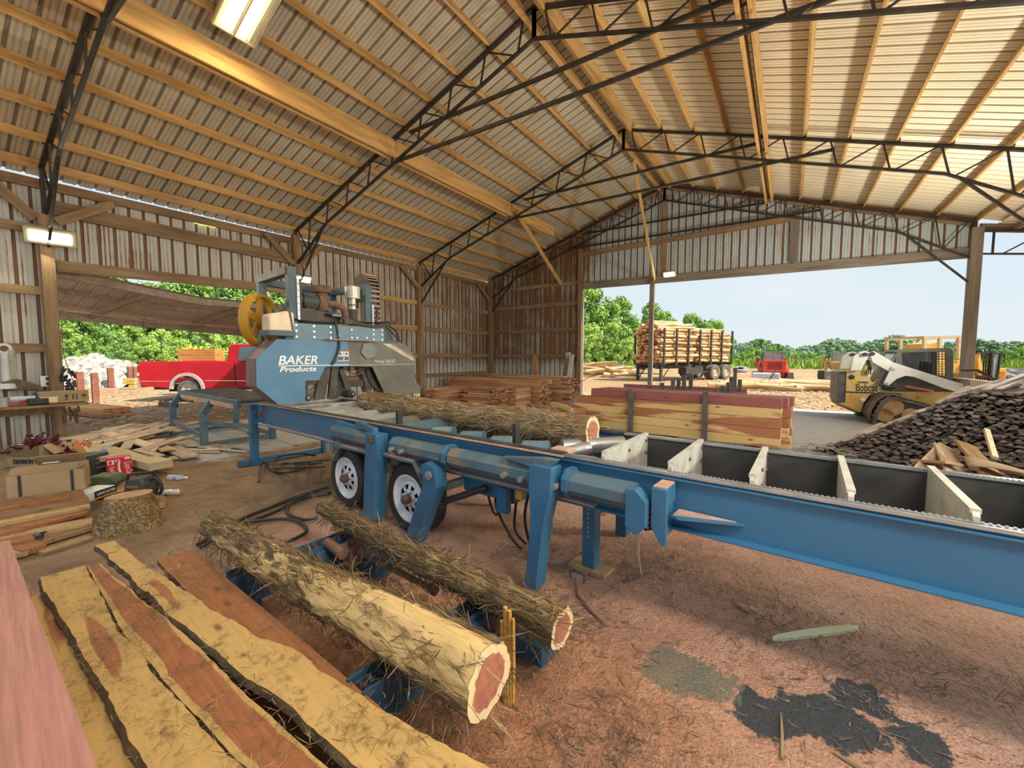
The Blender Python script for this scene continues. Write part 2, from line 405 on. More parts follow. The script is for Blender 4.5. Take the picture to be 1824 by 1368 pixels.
# trusses of black steel angle
def truss(y, label, right=True):
    t = thing('roof_truss', label, 'truss', (RX, y, 5.0), 0, 'black steel roof trusses')
    L = XL-RX+.04; RR = XR-RX-.04
    def top(x): return V((x, 0, TZ-SL*abs(x)-5.0-.02))
    def bot(x):
        a = abs(x); d = .50 if a < 5.9 else .50+(a-5.9)*.28
        return V((x, 0, TZ-SL*a-5.0-d))
    for sgn, xe in ((-1, L), (1, RR)):
        b = MB(); b.bar(top(0), top(xe), .07, .055); b.build('top_chord', steel_dk, t)
        b = MB(); xs = [0, sgn*5.9, xe]
        for i in range(2): b.bar(bot(xs[i]), bot(xs[i+1]), .05, .045)
        b.build('bottom_chord', steel_dk, t)
        b = MB(); N = 9; h = abs(xe)/N*.985
        for i in range(N):
            x0 = sgn*(i*h+.20); x1 = sgn*(i*h+h*.40)
            b.bar(top(x0+sgn*.0), bot(x1), .028, .028, (0,1,0))
            b.bar(bot(x1+sgn*.06), top(sgn*(i+1)*h+sgn*.18 if i < N-1 else xe*.985), .024, .024, (0,1,0))
        b.bar(top(0), bot(0), .06, .05, (0,1,0))
        b.bar(top(xe*.998), bot(xe*.998), .07, .06, (0,1,0))
        b.build('web', steel_dk, t)
        b = MB(); b.bar(bot(xe*.83), V((xe*.992, 0, bot(xe).z-.55)), .045, .04, (0,1,0)); b.build('knee_brace', steel_dk, t)
        for k in range(1, 11):
            x = sgn*(.2+.72*k)
            if abs(x) < abs(xe): b = MB(); b.bar(top(x)+V((0,-.07,.05)), top(x)+V((0,.07,.05)), .05, .05); b.build('purlin_clip', steel_dk, t)
    for x0, x1, z in ((-2.95, 2.95, 6.16), (-3.42, 4.3, 5.69)):
        b = MB(); b.bar((x0, .03, z-5), (x1, .03, z-5), .045, .06); b.build('collar_tie', steel_dk, t)
    return t
truss(TY[0], 'black steel truss nearest the viewer, its foot on the post with the glowing flood light')
truss(TY[1], 'black steel roof truss above the sawmill head, second from the viewer')
truss(TY[2], 'black steel roof truss third from the viewer, before the gable truss')
truss(TY[3], 'black steel truss standing against the far gable wall')
# light truss carrying the side bay roof beyond the right gable post
t = thing('side_truss', 'slim steel truss jutting right from the open gable post', 'truss', (3.775, 14.9, 3.9))
b = MB(); b.bar((0,0,.70), (2.4,0,.37), .05, .05); b.build('top_chord', steel_dk, t)
b = MB(); b.bar((0,0,.16), (2.4,0,-.16), .045, .04); b.build('bottom_chord', steel_dk, t)
b = MB()
for i in range(3): b.bar((.2+i*.9,0,.66-i*.125), (.2+i*.9,0,.14-i*.12), .045, .02); b.bar((.36+i*.9,0,.11-i*.12), (1.05+i*.9,0,.55-i*.125), .03, .03)
b.build('web', steel_dk, t)
board((4.35,YF+.3,4.62),(4.35,15.1,4.62), .05, .15, 'side_bay_purlin', oldpine, 'purlin of the side bay just beyond the right eave', 'purlin')
board((5.1,YF+.3,4.47),(5.1,15.1,4.47), .05, .15, 'side_bay_purlin', oldpine, 'second purlin of the side bay, far right under the roof edge', 'purlin')
board((3.75,15.05,4.72),(6.2,15.05,4.27), .04, .2, 'side_bay_rafter', greypine, 'grey end board under the roof edge of the side bay', 'rafter')

# posts
def post(x, y, z1, w, m, lab, z0=0, name='post', d=None):
    return board((x,y,z0),(x,y,z1), w, d or w, name, m, lab, 'post', up=(0,1,0), bevel=.006)
post(XL+.08, TY[0]-.02, 4.05, .17, oldpine, 'timber wall post under the glowing flood light by the truck opening')
post(XL+.02, TY[1], 4.75, .17, oldpine, 'timber wall post half hidden behind the sawmill head')
post(XL+.02, TY[2], 4.75, .20, oldpine, 'timber wall post right of the sawmill, between the rusty wall bays')
post(XL+.06, YB-.06, 4.95, .20, oldpine, 'timber corner post where the left wall meets the gable wall')
post(-6.74, YB, 5.6, .16, oldpine, 'timber post at the left edge of the big far opening')
post(-4.05, YB, 4.25, .14, greypine, 'slim grey post standing in the middle of the far opening')
post(XR, YB-.02, 4.7, .21, greypine, 'thick weathered post at the right end of the far gable, behind the slab pile', name='post')
b = MB().box((-6.638, YB+.03, 2.05), (.045,.05,4.1)); solo('door_track', b, mat('galvanised_steel', [(.3,(.45,.46,.47)),(.7,(.6,.61,.62))], 5, rough=.4, metal=.4), 'pale metal edge strip on the post left of the far opening', 'strip')
for y in (TY[2], TY[1], TY[0]): post(XR, y, 4.7, .2, greypine, f'right-hand shed post at the foot of the {"third" if y > 9 else "second" if y > 4 else "nearest"} truss')
# girts on the left wall
for k, z in enumerate((.86,1.6,2.56,3.46)):
    lv = ['lowest','second lowest','second highest','highest'][k]
    board((XL-.03,TY[1]+.09,z),(XL-.03,TY[2]-.1,z), .04, .15, 'wall_girt', oldpine if k < 2 else pine, f'{lv} horizontal girt on the wall bay behind the sawmill head', 'girt', 'wall girts')
    board((XL-.03,TY[2]+.1,z),(XL-.03,YB-.16,z), .04, .15, 'wall_girt', oldpine, f'{lv} horizontal girt on the left wall bay next to the corner', 'girt', 'wall girts')
for z, lv in ((1.73,'middle'),(2.73,'upper'),(3.80,'top')):
    board((XL-.01,YF,z),(XL-.01,TY[0]-.1,z), .05, .15, 'wall_girt', oldpine, f'{lv} horizontal girt on the wall left of the flood light post', 'girt', 'wall girts')
# eave boards of the left wall
board((XL-.05,YF,4.925),(XL-.05,YB+.1,4.925), .05, .15, 'eave_purlin', pine, 'long amber eave board above the bright slit along the left wall', 'purlin')
board((XL-.03,YF,4.58),(XL-.03,YB,4.66), .05, .16, 'wall_plate', oldpine, 'long wall plate board just under the bright eave slit', 'beam')
board((XL-.0,TY[0]+.1,4.22),(XL-.0,TY[1]-.09,4.13), .07, .26, 'header_beam', oldpine, 'rough sagging beam high above the truck opening', 'beam')
board((XL-.0,TY[0]+.1,3.20),(XL-.0,TY[1]-.09,3.32), .08, .20, 'header_beam', oldpine, 'rough timber header right along the top of the truck opening', 'beam')
# girts on the far gable wall
for k, z in enumerate((.6,1.58,2.6,3.62,4.4)):
    lv = ['lowest','second lowest','middle','second highest','highest'][k]
    board((XL+.18,YB+.07,z),(-6.83,YB+.07,z), .05, .15, 'wall_girt', oldpine, f'{lv} horizontal girt on the far wall left of the big opening', 'girt', 'wall girts')
board((-6.65,YB+.05,4.24),(XR-.1,YB+.05,4.12), .06, .26, 'header_beam', greypine, 'grey header beam along the top of the big far opening', 'beam')
board((-6.9,YB+.06,5.42),(.1,YB+.06,5.60), .05, .17, 'gable_girt', oldpine, 'timber girt across the far gable above the header', 'girt')
board((RX,YB+.07,4.35),(RX,YB+.07,7.0), .14, .06, 'gable_post', oldpine, 'vertical timber under the peak of the far gable', 'post', up=(0,1,0))
board((0.0,YB+.07,4.35),(0.0,YB+.07,5.9), .22, .06, 'gable_post', greypine, 'dark vertical timber on the right half of the far gable', 'post', up=(0,1,0))
board((-7.75,YB+.07,4.45),(-7.75,YB+.07,5.75), .14, .05, 'gable_post', oldpine, 'short vertical timber on the far gable above the left girts', 'post', up=(0,1,0))
# diagonal braces
def brace(p, q, w, h, lab, m=pine, name='brace'): return board(p, q, w, h, name, m, lab, 'brace', up=(0,0,1))
brace((-6.95,10.75,5.85),(-7.5,14.82,4.35), .05, .16, 'plank brace dropping from the left roof beam to the far wall')
brace((-3.45,10.75,6.5),(-3.95,14.82,4.2), .05, .15, 'long thin plank brace falling from the roof peak to the slim grey post')
brace((XL+.1,TY[0]-.12,3.95),(XL+.03,.95,4.7), .05, .15, 'knee brace leaning left from the flood light post', oldpine)
brace((XL+.13,TY[0]+.12,3.95),(XL+.10,2.65,4.5), .05, .15, 'knee brace leaning right from the flood light post', oldpine)
brace((XL+.08,TY[1]-.1,4.0),(XL+.10,5.45,4.62), .05, .14, 'knee brace left of the post behind the sawmill head', oldpine)
brace((XL+.08,TY[1]+.1,4.0),(XL+.03,7.0,4.62), .05, .14, 'knee brace right of the post behind the sawmill head', oldpine)
brace((XL+.08,TY[2]-.12,4.0),(XL+.03,9.85,4.62), .05, .14, 'knee brace left of the post between the rusty wall bays', oldpine)
brace((XL+.08,TY[2]+.12,4.0),(XL+.03,11.6,4.62), .05, .14, 'knee brace right of the post between the rusty wall bays', oldpine)
brace((XL+.08,YB-.2,4.0),(XL+.03,14.0,4.62), .05, .14, 'knee brace left of the corner post', oldpine)
# lean-to roof outside the truck opening
cedar_old = oldpine
rs = mat('leanto_sheet', [(.3,(.50,.42,.38)),(.7,(.64,.55,.50))], 1.5, rough=.6, rnd=False)
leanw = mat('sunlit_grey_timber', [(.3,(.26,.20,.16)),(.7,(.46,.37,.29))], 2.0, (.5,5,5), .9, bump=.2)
t = thing('lean_to', 'low lean-to roof of brown sheets sagging outside the truck opening', 'roof', (-13, 4, 2.6))
mb = MB(); sheet(mb, -2.2, 6.2, lambda a, h: (1.35, a, .38+max(0,(.3-a))*.125+h), lambda a, h: (-1.9, a, .07-.065*(a+1.5)+h), pitch=.28); mb.edge = None
mb.build('sheet', rs, t)
b = MB(); b.bar((1.3,-2.2,.57),(1.3,.30,.265),.09,.14); b.build('upper_beam', leanw, t)
b = MB(); b.bar((1.3,.30,.265),(1.3,3.6,.33),.092,.14); b.build('upper_beam', leanw, t)
b = MB(); b.bar((0,-2.2,.40),(0,.7,.16),.05,.09); b.bar((0,.7,.16),(0,5,.10),.05,.09); b.build('purlin', leanw, t)
b = MB(); b.bar((-1.5,-2.2,-.0),(-1.5,5,-.46),.07,.2); b.build('lower_beam', leanw, t)
for y in (-.6,1.45): b = MB(); b.bar((1.3,y,.30+max(0,.3-y)*.1),(-1.5,y-.45,-.02-.065*(y+1)),.07,.12); b.build('rafter', leanw, t)
b = MB(); b.bar((-1.45,.0,-.3),(-1.45,.0,-.02),.12,.06); b.build('block', leanw, t)
for y in (-2.1, 5.0): b = MB(); b.box((-1.5,y,-1.35),(.15,.15,2.5)); b.build('post', leanw, t)
# ---------------------------------------------------------------- the sawmill bed (local frame: x along, y across from the near rail, z up)
blue = mat('blue_paint', [(.3,(.028,.115,.215)),(.7,(.045,.165,.29))], 3, rough=.42, bump=.04, spots=(3.0,.66,.72,(.10,.11,.10)))
blue_cl = mat('blue_beam_paint', [(.3,(.030,.125,.235)),(.7,(.042,.16,.285))], 1.2, rough=.38, bump=.02, spots=(6.0,.74,.77,(.22,.25,.28)))
blue_dk = mat('dusty_blue_paint', [(.3,(.05,.10,.14)),(.7,(.10,.17,.21))], 3, rough=.6, bump=.06, spots=(2.2,.5,.62,(.20,.17,.13)))
steel = mat('bare_steel', [(.3,(.30,.31,.31)),(.7,(.50,.51,.50))], 5, rough=.35, metal=.6, bump=.05)
steel_worn = mat('worn_steel', [(.3,(.38,.37,.33)),(.6,(.58,.56,.50)),(.8,(.36,.29,.20))], 5, rough=.55, metal=.2, bump=.1)
rail_dk = mat('dark_rail', [(.3,(.03,.03,.03)),(.7,(.09,.085,.08))], 8, rough=.5, bump=.15)
dustpink = mat('settled_sawdust', [(.3,(.42,.24,.17)),(.7,(.62,.40,.31))], 9, rough=.95, bump=.3)
tray = mat('dark_tray', [(.3,(.028,.028,.027)),(.7,(.07,.066,.06))], 3, rough=.7, bump=.1)
rubber = mat('tyre_rubber', [(.3,(.018,.018,.018)),(.6,(.035,.033,.03)),(.8,(.10,.075,.055))], 6, rough=.8, bump=.2)
white = mat('white_rim_paint', [(.3,(.62,.64,.66)),(.7,(.78,.79,.80))], 5, rough=.4, spots=(4,.62,.72,(.45,.30,.22)))
rusty = mat('rusty_metal', [(.3,(.10,.055,.035)),(.7,(.24,.13,.08))], 9, rough=.8, bump=.2)
yellow = mat('yellow_paint', [(.3,(.60,.33,.02)),(.7,(.72,.43,.04))], 6, rough=.5)
black = mat('black_plastic', [(.3,(.012,.012,.012)),(.7,(.03,.03,.03))], 6, rough=.45)
hose_m = mat('black_hose', [(.3,(.012,.012,.013)),(.7,(.028,.027,.026))], 6, rough=.4)
mill = thing('sawmill_bed', 'long blue sawmill bed on trailer wheels running across the shed', 'sawmill', BO, BA)
ZT, ZB = .93, .62
def part(name, mb, m, parent=mill, **k): return mb.build(name, m, parent, **k)
def beam_c(t0, face):
    """channel beam: web with flanges turned outward"""
    b = MB(); S0, S1 = -6.25, 2.7; L = S1-S0; c = (S0+S1)/2
    b.box((c, t0, (ZT+ZB)/2), (L, .012, ZT-ZB)); b.box((c, t0+face*.03, ZB+.006), (L, .075, .012)); b.box((c, t0+face*.012, ZT-.035), (L, .03, .012))
    return b
part('near_beam', beam_c(0, -1), blue_cl, bevel=.002)
part('far_beam', beam_c(1.0, 1), blue_cl)
b = MB(); b.box((-3.6, -.03, ZB+.016), (5.2, .06, .009)); part('flange_dust', b, dustpink)
for t_ in (.005, 1.0): part('rail', MB().box((-3.75, t_, ZT-.004), (5.0, .055, .022)), rail_dk)
b = MB(); b.box((-3.75, -.030, ZT-.012), (5.0, .016, .012)); part('rail_dust', b, dustpink)
b = MB()
for t0 in (.0, 1.0):
    b.box((.72, t0, ZT-.008), (3.95, .05, .016))
    for i in range(180): b.box((-1.22+i*.0215, t0+(.020 if t0 == 0 else -.020), ZT+.001), (.010, .008, .007))
part('toothed_rail', b, steel)
b = MB(); b.box((.72, .5, ZB+.01), (3.96, .98, .02)); b.box((.72,.992,.77),(3.96,.012,.29)); b.box((.72,.012,.77),(3.96,.008,.29)); part('tray', b, tray)
for k, (sn_, sf) in enumerate(((-.985,-1.06),(-.56,-.63),(-.14,-.20),(.262,.219),(.655,.634),(1.06,1.05),(1.5,1.5))):
    b = MB(); z0, z1 = .66, .95
    fn = lambda a, c, d: V((sn_+(sf-sn_)*a + d, .02+.965*a, c))
    b.prism([(0,.66),(.10,.66),(.10,.74),(.30,.74),(.34,.66),(1,.66),(1,.94),(.03,.975),(0,.95)], fn, -.011, .011)
    b.bar(fn(0.02,.968,0), fn(1,.945,0), .034, .02)
    p_ = part('divider_plate', b, steel_worn)
    b = MB()
    for a in (.06,.5,.94):
        for c in (.90,.80): b.cyl(fn(a,c,.010), fn(a,c,.022), .012, 8)
    b.build('bolt', rusty, p_)
# things between the rails under the log: cross bunks, tilted plates and rollers
for k, s in enumerate((-5.9,-5.45,-5.05,-4.65)):
    b = MB(); b.bar((s,.03,.86),(s,.97,.86),.06,.12); part('cross_bunk', b, steel_worn)
for k, s in enumerate((-4.75,-4.35,-3.95,-3.58,-3.2)):
    b = MB(); b.prism([(-.18,.80),(.02,.93),(.05,.93),(.20,.82),(.20,.78)], lambda a, c, d, s=s: V((s+a, d, c)), .06, .62)
    part('tilted_plate', b, mat('grey_worn_plate', [(.3,(.30,.32,.31)),(.7,(.48,.49,.46))], 5, rough=.5, metal=.2, bump=.1) if k < 3 else blue_dk)
for k, s in enumerate((-2.9,-2.5,-2.12,-1.78)):
    b = MB(); b.cyl((s-.08,.34,.815),(s+.12,.42,.825),.075,18); part('roller', b, mat('blue_steel_roller', [(.3,(.07,.16,.22)),(.6,(.15,.25,.29)),(.75,(.26,.22,.15))], 4, rough=.5, metal=.2, bump=.05), smooth=True)
    b = MB(); b.bar((s+.12,.03,.76),(s+.12,.97,.76),.05,.12); part('cross_bunk', b, blue_dk)
b = MB(); b.cyl((-1.60,.52,.84),(-1.25,.95,.845),.062,20); part('end_roller', b, steel, smooth=True)
b = MB(); b.cyl((-1.47,.10,.87),(-1.36,.42,.87),.02,14,.055); b.cyl((-1.36,.42,.87),(-1.34,.48,.87),.055,14); part('taper_roller', b, steel, smooth=True)
for c_ in ((-1.42,.24,.885),(-1.16,.13,.87),(-1.62,.12,.86),(-2.25,.10,.87),(-2.85,.10,.88)): part('dusty_block', MB().box(c_,(.15,.12,.05)), dustpink, bevel=.012)
for s, t0 in ((-3.22,.10),(-1.80,.16)):
    b = MB(); b.bar((s,t0,.80),(s,t0,1.06),.06,.035,(1,0,0)); b.bar((s,t0-.01,.88),(s+.02,t0-.1,.87),.05,.03); part('log_stop', b, black, bevel=.004)
# torque tubes along the near side, with brackets
def eight(r): return [(r*math.cos(math.pi/8+i*math.pi/4), r*math.sin(math.pi/8+i*math.pi/4)) for i in range(8)]
for s0, s1, m_ in ((-4.02,-3.30,blue_dk),(-2.98,-2.55,blue_dk),(-2.55,-2.30,blue_dk),(-2.22,-1.42,blue_dk),(-1.16,-.70,blue_dk)):
    b = MB(); b.prism(eight(.078), lambda a, c, d: V((d, -.125+a, .785+c)), s0, s1); part('torque_tube', b, m_)
for s in (-2.26,-1.40,-1.14):
    b = MB(); b.prism(eight(.10), lambda a, c, d: V((d, -.115+a, .785+c)), s-.02, s+.02); part('tube_collar', b, blue)
for s in (-2.92,-2.78,-1.62,-1.47,-1.20): part('bolt', MB().cyl((s,-.18,.765),(s,-.235,.765),.020,10), steel)
b = MB(); b.prism([(-.72,.86),(-.66,.86),(-.60,.80),(-.60,.66),(-.66,.60),(-.72,.64)], lambda a, c, d: V((a, d, c)), -.24, -.16); part('stop_bracket', b, blue, bevel=.006)
b = MB(); b.box((-.545,-.11,.83),(.075,.16,.10)); b.prism([(-.585,.88),(-.50,.88),(-.50,.57),(-.53,.57),(-.585,.66)], lambda a, c, d: V((a, d, c)), -.205, -.185); b.box((-.54,-.10,.70),(.03,.18,.22)); part('hitch_bracket', b, blue, bevel=.004)
b = MB(); b.prism([(-.50,-.01),(-.50,-.14),(-.46,-.15),(-.16,-.02),(-.16,-.01)], lambda a, c, d: V((a, c, d)), .712, .724); part('hitch_gusset', b, blue)
part('bracket_dust', MB().box((-.548,-.11,.883),(.07,.15,.008)), dustpink)
b = MB(); b.prism([(-.49,-.015),(-.49,-.125),(-.20,-.02)], lambda a, c, d: V((a, c, d)), .724, .729); part('bracket_dust', b, dustpink)
b = MB()
for i in range(5): b.cyl((-.62,-.20,.76-i*.028),(-.59,-.16,.76-i*.028),.020,10)
part('chain_links', b, black)
# loader arms
def arm(s, pts, w0, lab):
    b = MB(); b.prism(pts, lambda a, c, d: V((s+a, d, c)), -.255, -.225); b.prism(pts, lambda a, c, d: V((s+a, d, c)), -.165, -.135)
    b.prism([(a*.96, c) for a, c in pts], lambda a, c, d: V((s+a, d, c)), -.225, -.165)
    return part('loader_arm', b, blue, bevel=.004)
a1 = arm(-3.17, [(-.09,.88),(.09,.88),(.10,.66),(.07,.56),(.03,.07),(-.16,.07),(-.12,.56),(-.10,.70)], .2, '')
a2 = arm(-2.42, [(-.05,.70),(.02,.74),(.12,.70),(.14,.55),(.02,.34),(-.12,.03),(-.27,.03),(-.10,.40),(-.02,.55)], .2, '')
a3 = arm(-1.30, [(-.07,.89),(.10,.89),(.09,.72),(.04,.52),(-.02,.05),(-.11,.05),(-.06,.52),(-.08,.74)], .2, '')
b = MB(); b.cyl((-2.36,-.26,.64),(-2.36,-.275,.64),.035,14); b.build('pivot_bolt', steel, a2)
b = MB(); b.cyl((-3.17,-.26,.82),(-3.17,-.275,.82),.035,14); b.build('pivot_bolt', rusty, a1)
b = MB(); b.bar((-3.17,-.2,.90),(-3.6,-.12,.92),.05,.05); b.prism([(-4.15,.84),(-4.05,.90),(-3.35,.86),(-3.25,.80),(-3.85,.72),(-4.0,.66),(-4.22,.78)], lambda a, c, d: V((a,d,c)), -.11, -.06); part('side_bracket', b, blue, bevel=.004)
b = MB(); b.prism([(-1.66,.885),(-1.30,.93),(-1.20,.93),(-1.26,.86),(-1.36,.85)], lambda a, c, d: V((a,d,c)), -.20, -.14); part('arm_horn', b, blue_dk, bevel=.004)
b = MB(); b.bar((-2.32,-.12,.40),(-1.98,-.02,.55),.05,.05); b.cyl((-2.2,-.09,.45),(-1.95,-.02,.56),.022,10); part('arm_cylinder', b, steel_dk)
# hanging frame below the bed beside the wheels
for c_, d_ in (((-2.05,.06,.60),(.42,.05,.26)),((-1.85,.30,.52),(.10,.35,.20))): part('hanger_plate', MB().box(c_, d_), blue)
for c_, d_ in (((-1.84,.05,.47),(.10,.06,.20)),((-1.72,.30,.50),(.05,.05,.24))): part('drop_bracket', MB().box(c_, d_), blue)
for c_ in ((-1.72,.10,.56),(-1.30,.42,.46),(-1.22,.42,.46)): part('yellow_guard', MB().box(c_,(.06,.04,.15)), yellow, bevel=.004)
b = MB(); b.box((-1.32,.44,.55),(.10,.08,.16)); b.cyl((-1.19,.40,.58),(-1.19,.40,.42),.02,10); part('valve_block', b, black)
# wheels
def wheel(s):
    prof = [(.205,-.09),(.25,-.10),(.30,-.095),(.318,-.07),(.322,-.03),(.322,.03),(.318,.07),(.30,.095),(.25,.10),(.205,.09)]
    M = Matrix.Translation((s, -.035, .318)) @ Matrix.Rotation(math.pi/2, 4, 'X')
    b = MB(); b.lathe(prof, 48, M)
    for k in range(60):
        a = 2*math.pi*k/60
        b.add([(p[0], p[1], p[2]) for p in MB().box((.322,0,0),(.010,.15,.020)).v], MB().box((0,0,0),(1,1,1)).f, M @ Matrix.Rotation(a, 4, 'Z') @ Matrix.Rotation(math.pi/2, 4, 'X'))
    b.lathe([(.215,.02),(.001,.02)], 30, M)  # added dark disc standing in for the shade behind the rim windows
    w = part('tyre', b, rubber, smooth=True)
    b = MB(); b.lathe([(.215,.093),(.218,.098),(.205,.100),(.185,.080),(.160,.070),(.150,.060),(.135,.072),(.125,.080)], 40, M)
    n = 8                                                    # spoked disc: eight windows cut between the ribs
    for k in range(n):
        a0 = 2*math.pi*k/n
        vs = []
        for da, r in ((-.17,.152),(.17,.152),(.26,.072),(-.26,.072)): vs.append((r*math.cos(a0+da), r*math.sin(a0+da), .062+(.0 if r > .1 else .022)))
        b.add(vs, [(0,1,2,3)], M)
    b.lathe([(.085,.084),(.070,.088),(.045,.092),(.001,.092)], 30, M)
    b.build('rim', white, w, smooth=True)
    b = MB(); b.lathe([(.001,.158),(.030,.155),(.040,.145),(.044,.10),(.048,.085)], 20, M)
    b.build('hub_cap', rusty, w, smooth=True)
    for k in range(6):
        a = 2*math.pi*k/6; b = MB(); b.cyl(M @ V((.068*math.cos(a),.068*math.sin(a),.088)), M @ V((.068*math.cos(a),.068*math.sin(a),.106)), .010, 6); b.build('lug_nut', steel, w)
wheel(-3.83); wheel(-2.80)
b = MB(); b.bar((-3.83,.05,.318),(-3.83,.95,.318),.07,.07); b.bar((-2.80,.05,.318),(-2.80,.95,.318),.07,.07); b.bar((-3.9,.12,.45),(-2.7,.12,.45),.06,.10); b.box((-3.3,.12,.55),(.12,.06,.2)); part('axle', b, blue_dk)
for s, w in ((-3.60,.62),(-2.86,.62)):
    b = MB(); b.prism([(-.40,.50),(-.37,.50),(-.22,.685),(.34,.685),(.42,.62),(.42,.60),(.33,.665),(-.215,.665)] if s < -3 else [(-.22,.705),(.22,.705),(.42,.46),(.40,.46),(.21,.688),(-.22,.688)], lambda a, c, d, s=s: V((s+a, d, c-.012)), -.20, .0); part('fender', b, blue_dk)
    b = MB(); b.box((s+(.04 if s < -3 else 0), -.10, .678 if s < -3 else .698),(.50 if s < -3 else .42,.19,.008)); part('fender_dust', b, dustpink)
# legs
def leg(s, t, z0, z1, w=.095, holes=False, m_=blue):
    b = MB(); b.box((s, t, (z0+z1)/2), (w, w, z1-z0)); p_ = part('leg', b, m_, bevel=.006)
    if holes:
        b = MB()
        for i in range(10): b.cyl((s+.0, t-w/2-.002, z1-.05-i*.034), (s, t-w/2+.003, z1-.05-i*.034), .009, 8)
        b.build('hole_row', steel, p_)
    return p_
leg(-6.45,-.05,.0,.90); leg(-6.45,1.0,0,.62); leg(-1.22,.33,.0,.62,.10,True); leg(-1.28,1.05,.0,.62,.10)
b = MB(); b.box((-6.45,-.06,.48),(.13,.13,.03)); b.box((-6.30,.0,.77),(.20,.03,.26)); b.box((-6.5,.5,.05),(.09,1.5,.07)); part('leg_foot_bar', b, blue)
b = MB(); b.cyl((-6.24,-.03,.76),(-6.22,-.03,.76),.03,12); b.box((-6.12,-.012,.83),(.06,.008,.05)); part('reflector', b, mat('red_reflector', (.45,.03,.03), rough=.2))
b = MB(); b.box((-1.22,.33,.012),(.30,.16,.024)); part('foot_block', b, mat('pale_block', (.45,.30,.14)))

# ---------------------------------------------------------------- the saw head riding on the bed
SH = -5.0
head = thing('bandsaw_carriage', 'blue and grey bandsaw head riding the sawmill bed, white lettering on its blade guard', 'sawmill', B(SH, 0, .93), BA)
HZ = .93
def hp(name, mb, m, parent=head, **k): return mb.build(name, m, parent, **k)
def hf(a, c, d): return V((d, a, c-HZ))                    # a across, c height, d out of the face
blue_g = mat('faded_blue_guard', [(.3,(.045,.15,.26)),(.55,(.07,.20,.32)),(.75,(.15,.27,.36))], 1.6, rough=.42, bump=.02, rnd=False)
blue_b = mat('greyblue_beam', [(.3,(.10,.19,.25)),(.7,(.16,.26,.32))], 2, rough=.5, rnd=False)
grey_g = mat('dirty_grey_guard', [(.3,(.085,.083,.068)),(.55,(.14,.13,.10)),(.75,(.21,.18,.125))], 1.8, rough=.55, bump=.05, rnd=False)
grime = mat('grimy_steel', [(.3,(.04,.036,.03)),(.6,(.09,.078,.06)),(.8,(.16,.13,.09))], 5, rough=.7, bump=.15)
frame_m = mat('head_frame_blue', [(.3,(.045,.075,.10)),(.6,(.08,.125,.15)),(.8,(.24,.235,.19))], 3, rough=.55, bump=.06)
Pb = [(-.283,1.79),(.62,1.787),(.62,1.452),(.289,1.452),(.203,1.287),(.031,1.287),(.025,1.02),(-.29,1.02),(-.52,1.245),(-.512,1.562)]
Pg = [(.62,1.787),(1.54,1.778),(1.715,1.591),(1.71,1.017),(1.185,1.013),(.974,1.44),(.62,1.452)]
b = MB(); b.prism(Pb, hf, -.02, 0); hp('blade_guard', b, blue_g)
b = MB(); b.prism(Pg, hf, -.02, .004); hp('blade_guard', b, grey_g)
# rim of the guard box
b = MB()
def rim(P, idx):
    for i, j in idx:
        (a0, c0), (a1, c1) = P[i], P[j]
        b.add([hf(a0,c0,0), hf(a1,c1,0), hf(a1,c1,-.30), hf(a0,c0,-.30)], [(0,1,2,3)])
rim(Pb, [(6,7),(7,8),(8,9),(9,0),(0,1)]); rim(Pg, [(0,1),(1,2),(2,3),(3,4)])
b.add([hf(a,c,-.30) for a,c in Pb], [tuple(range(len(Pb)))]); b.add([hf(a,c,-.30) for a,c in Pg], [tuple(range(len(Pg)))])
hp('guard_rim', b, mat('dusty_guard_rim', [(.3,(.10,.10,.11)),(.6,(.22,.15,.13)),(.8,(.36,.22,.17))], 3, rough=.7, rnd=False))
b = MB(); b.box((.002,.66,1.80-HZ),(.16,.7,.012)); b.add([hf(1.56,1.765,.006), hf(1.71,1.60,.006), hf(1.71,1.60,-.2), hf(1.56,1.765,-.2)], [(0,1,2,3)]); hp('guard_dust', b, mat('orange_dust', [(.3,(.36,.17,.11)),(.7,(.50,.26,.18))], 8, rough=.9))
b = MB(); hx = [(.915+.13*math.cos(math.pi*i/3+.2), 1.665+.125*math.sin(math.pi*i/3+.2)) for i in range(6)]; b.prism(hx, hf, .004, .03); hp('cover_plate', b, mat('cover_grey', [(.3,(.12,.15,.16)),(.7,(.20,.22,.22))], 3, rough=.5), bevel=.003)
# white pinstripe, lettering, warning labels
wht = mat('white_lettering', (.80,.82,.82), rough=.5); cream = mat('cream_lettering', [(.3,(.40,.36,.27)),(.7,(.62,.58,.47))], 6, rough=.6)
b = MB(); b.box((.003,.17,1.475-HZ),(.004,.90,.010)); hp('pinstripe', b, wht)
b = MB(); b.box((.007,1.165,1.468-HZ),(.004,1.09,.007)); hp('pinstripe', b, cream)
def TM(a, c): return Matrix.Translation((.002, a, c-HZ)) @ Matrix(((0,0,1,0),(1,0,0,0),(0,1,0,0),(0,0,0,1)))
text(head, 'BAKER', .15, TM(-.285,1.492), wht, shear=.22, width=.47, bold=.002)
text(head, 'Products', .085, TM(-.27,1.405), wht, shear=.25, width=.44, bold=.002)
text(head, 'Model 3665D', .075, Matrix.Translation((.004,0,0)) @ TM(1.0,1.49), cream, shear=.2, width=.36)
b = MB()
b.box((.003,.50,1.595-HZ),(.003,.085,.14)); b.box((.003,.585,1.595-HZ),(.003,.07,.14)); lb = hp('warning_label', b, mat('label_white', (.70,.70,.66), rough=.5))
b = MB(); b.box((.006,.50,1.66-HZ),(.002,.08,.018)); b.box((.006,.585,1.66-HZ),(.002,.066,.018)); b.build('label_band', mat('label_rust', (.35,.12,.06)), lb)
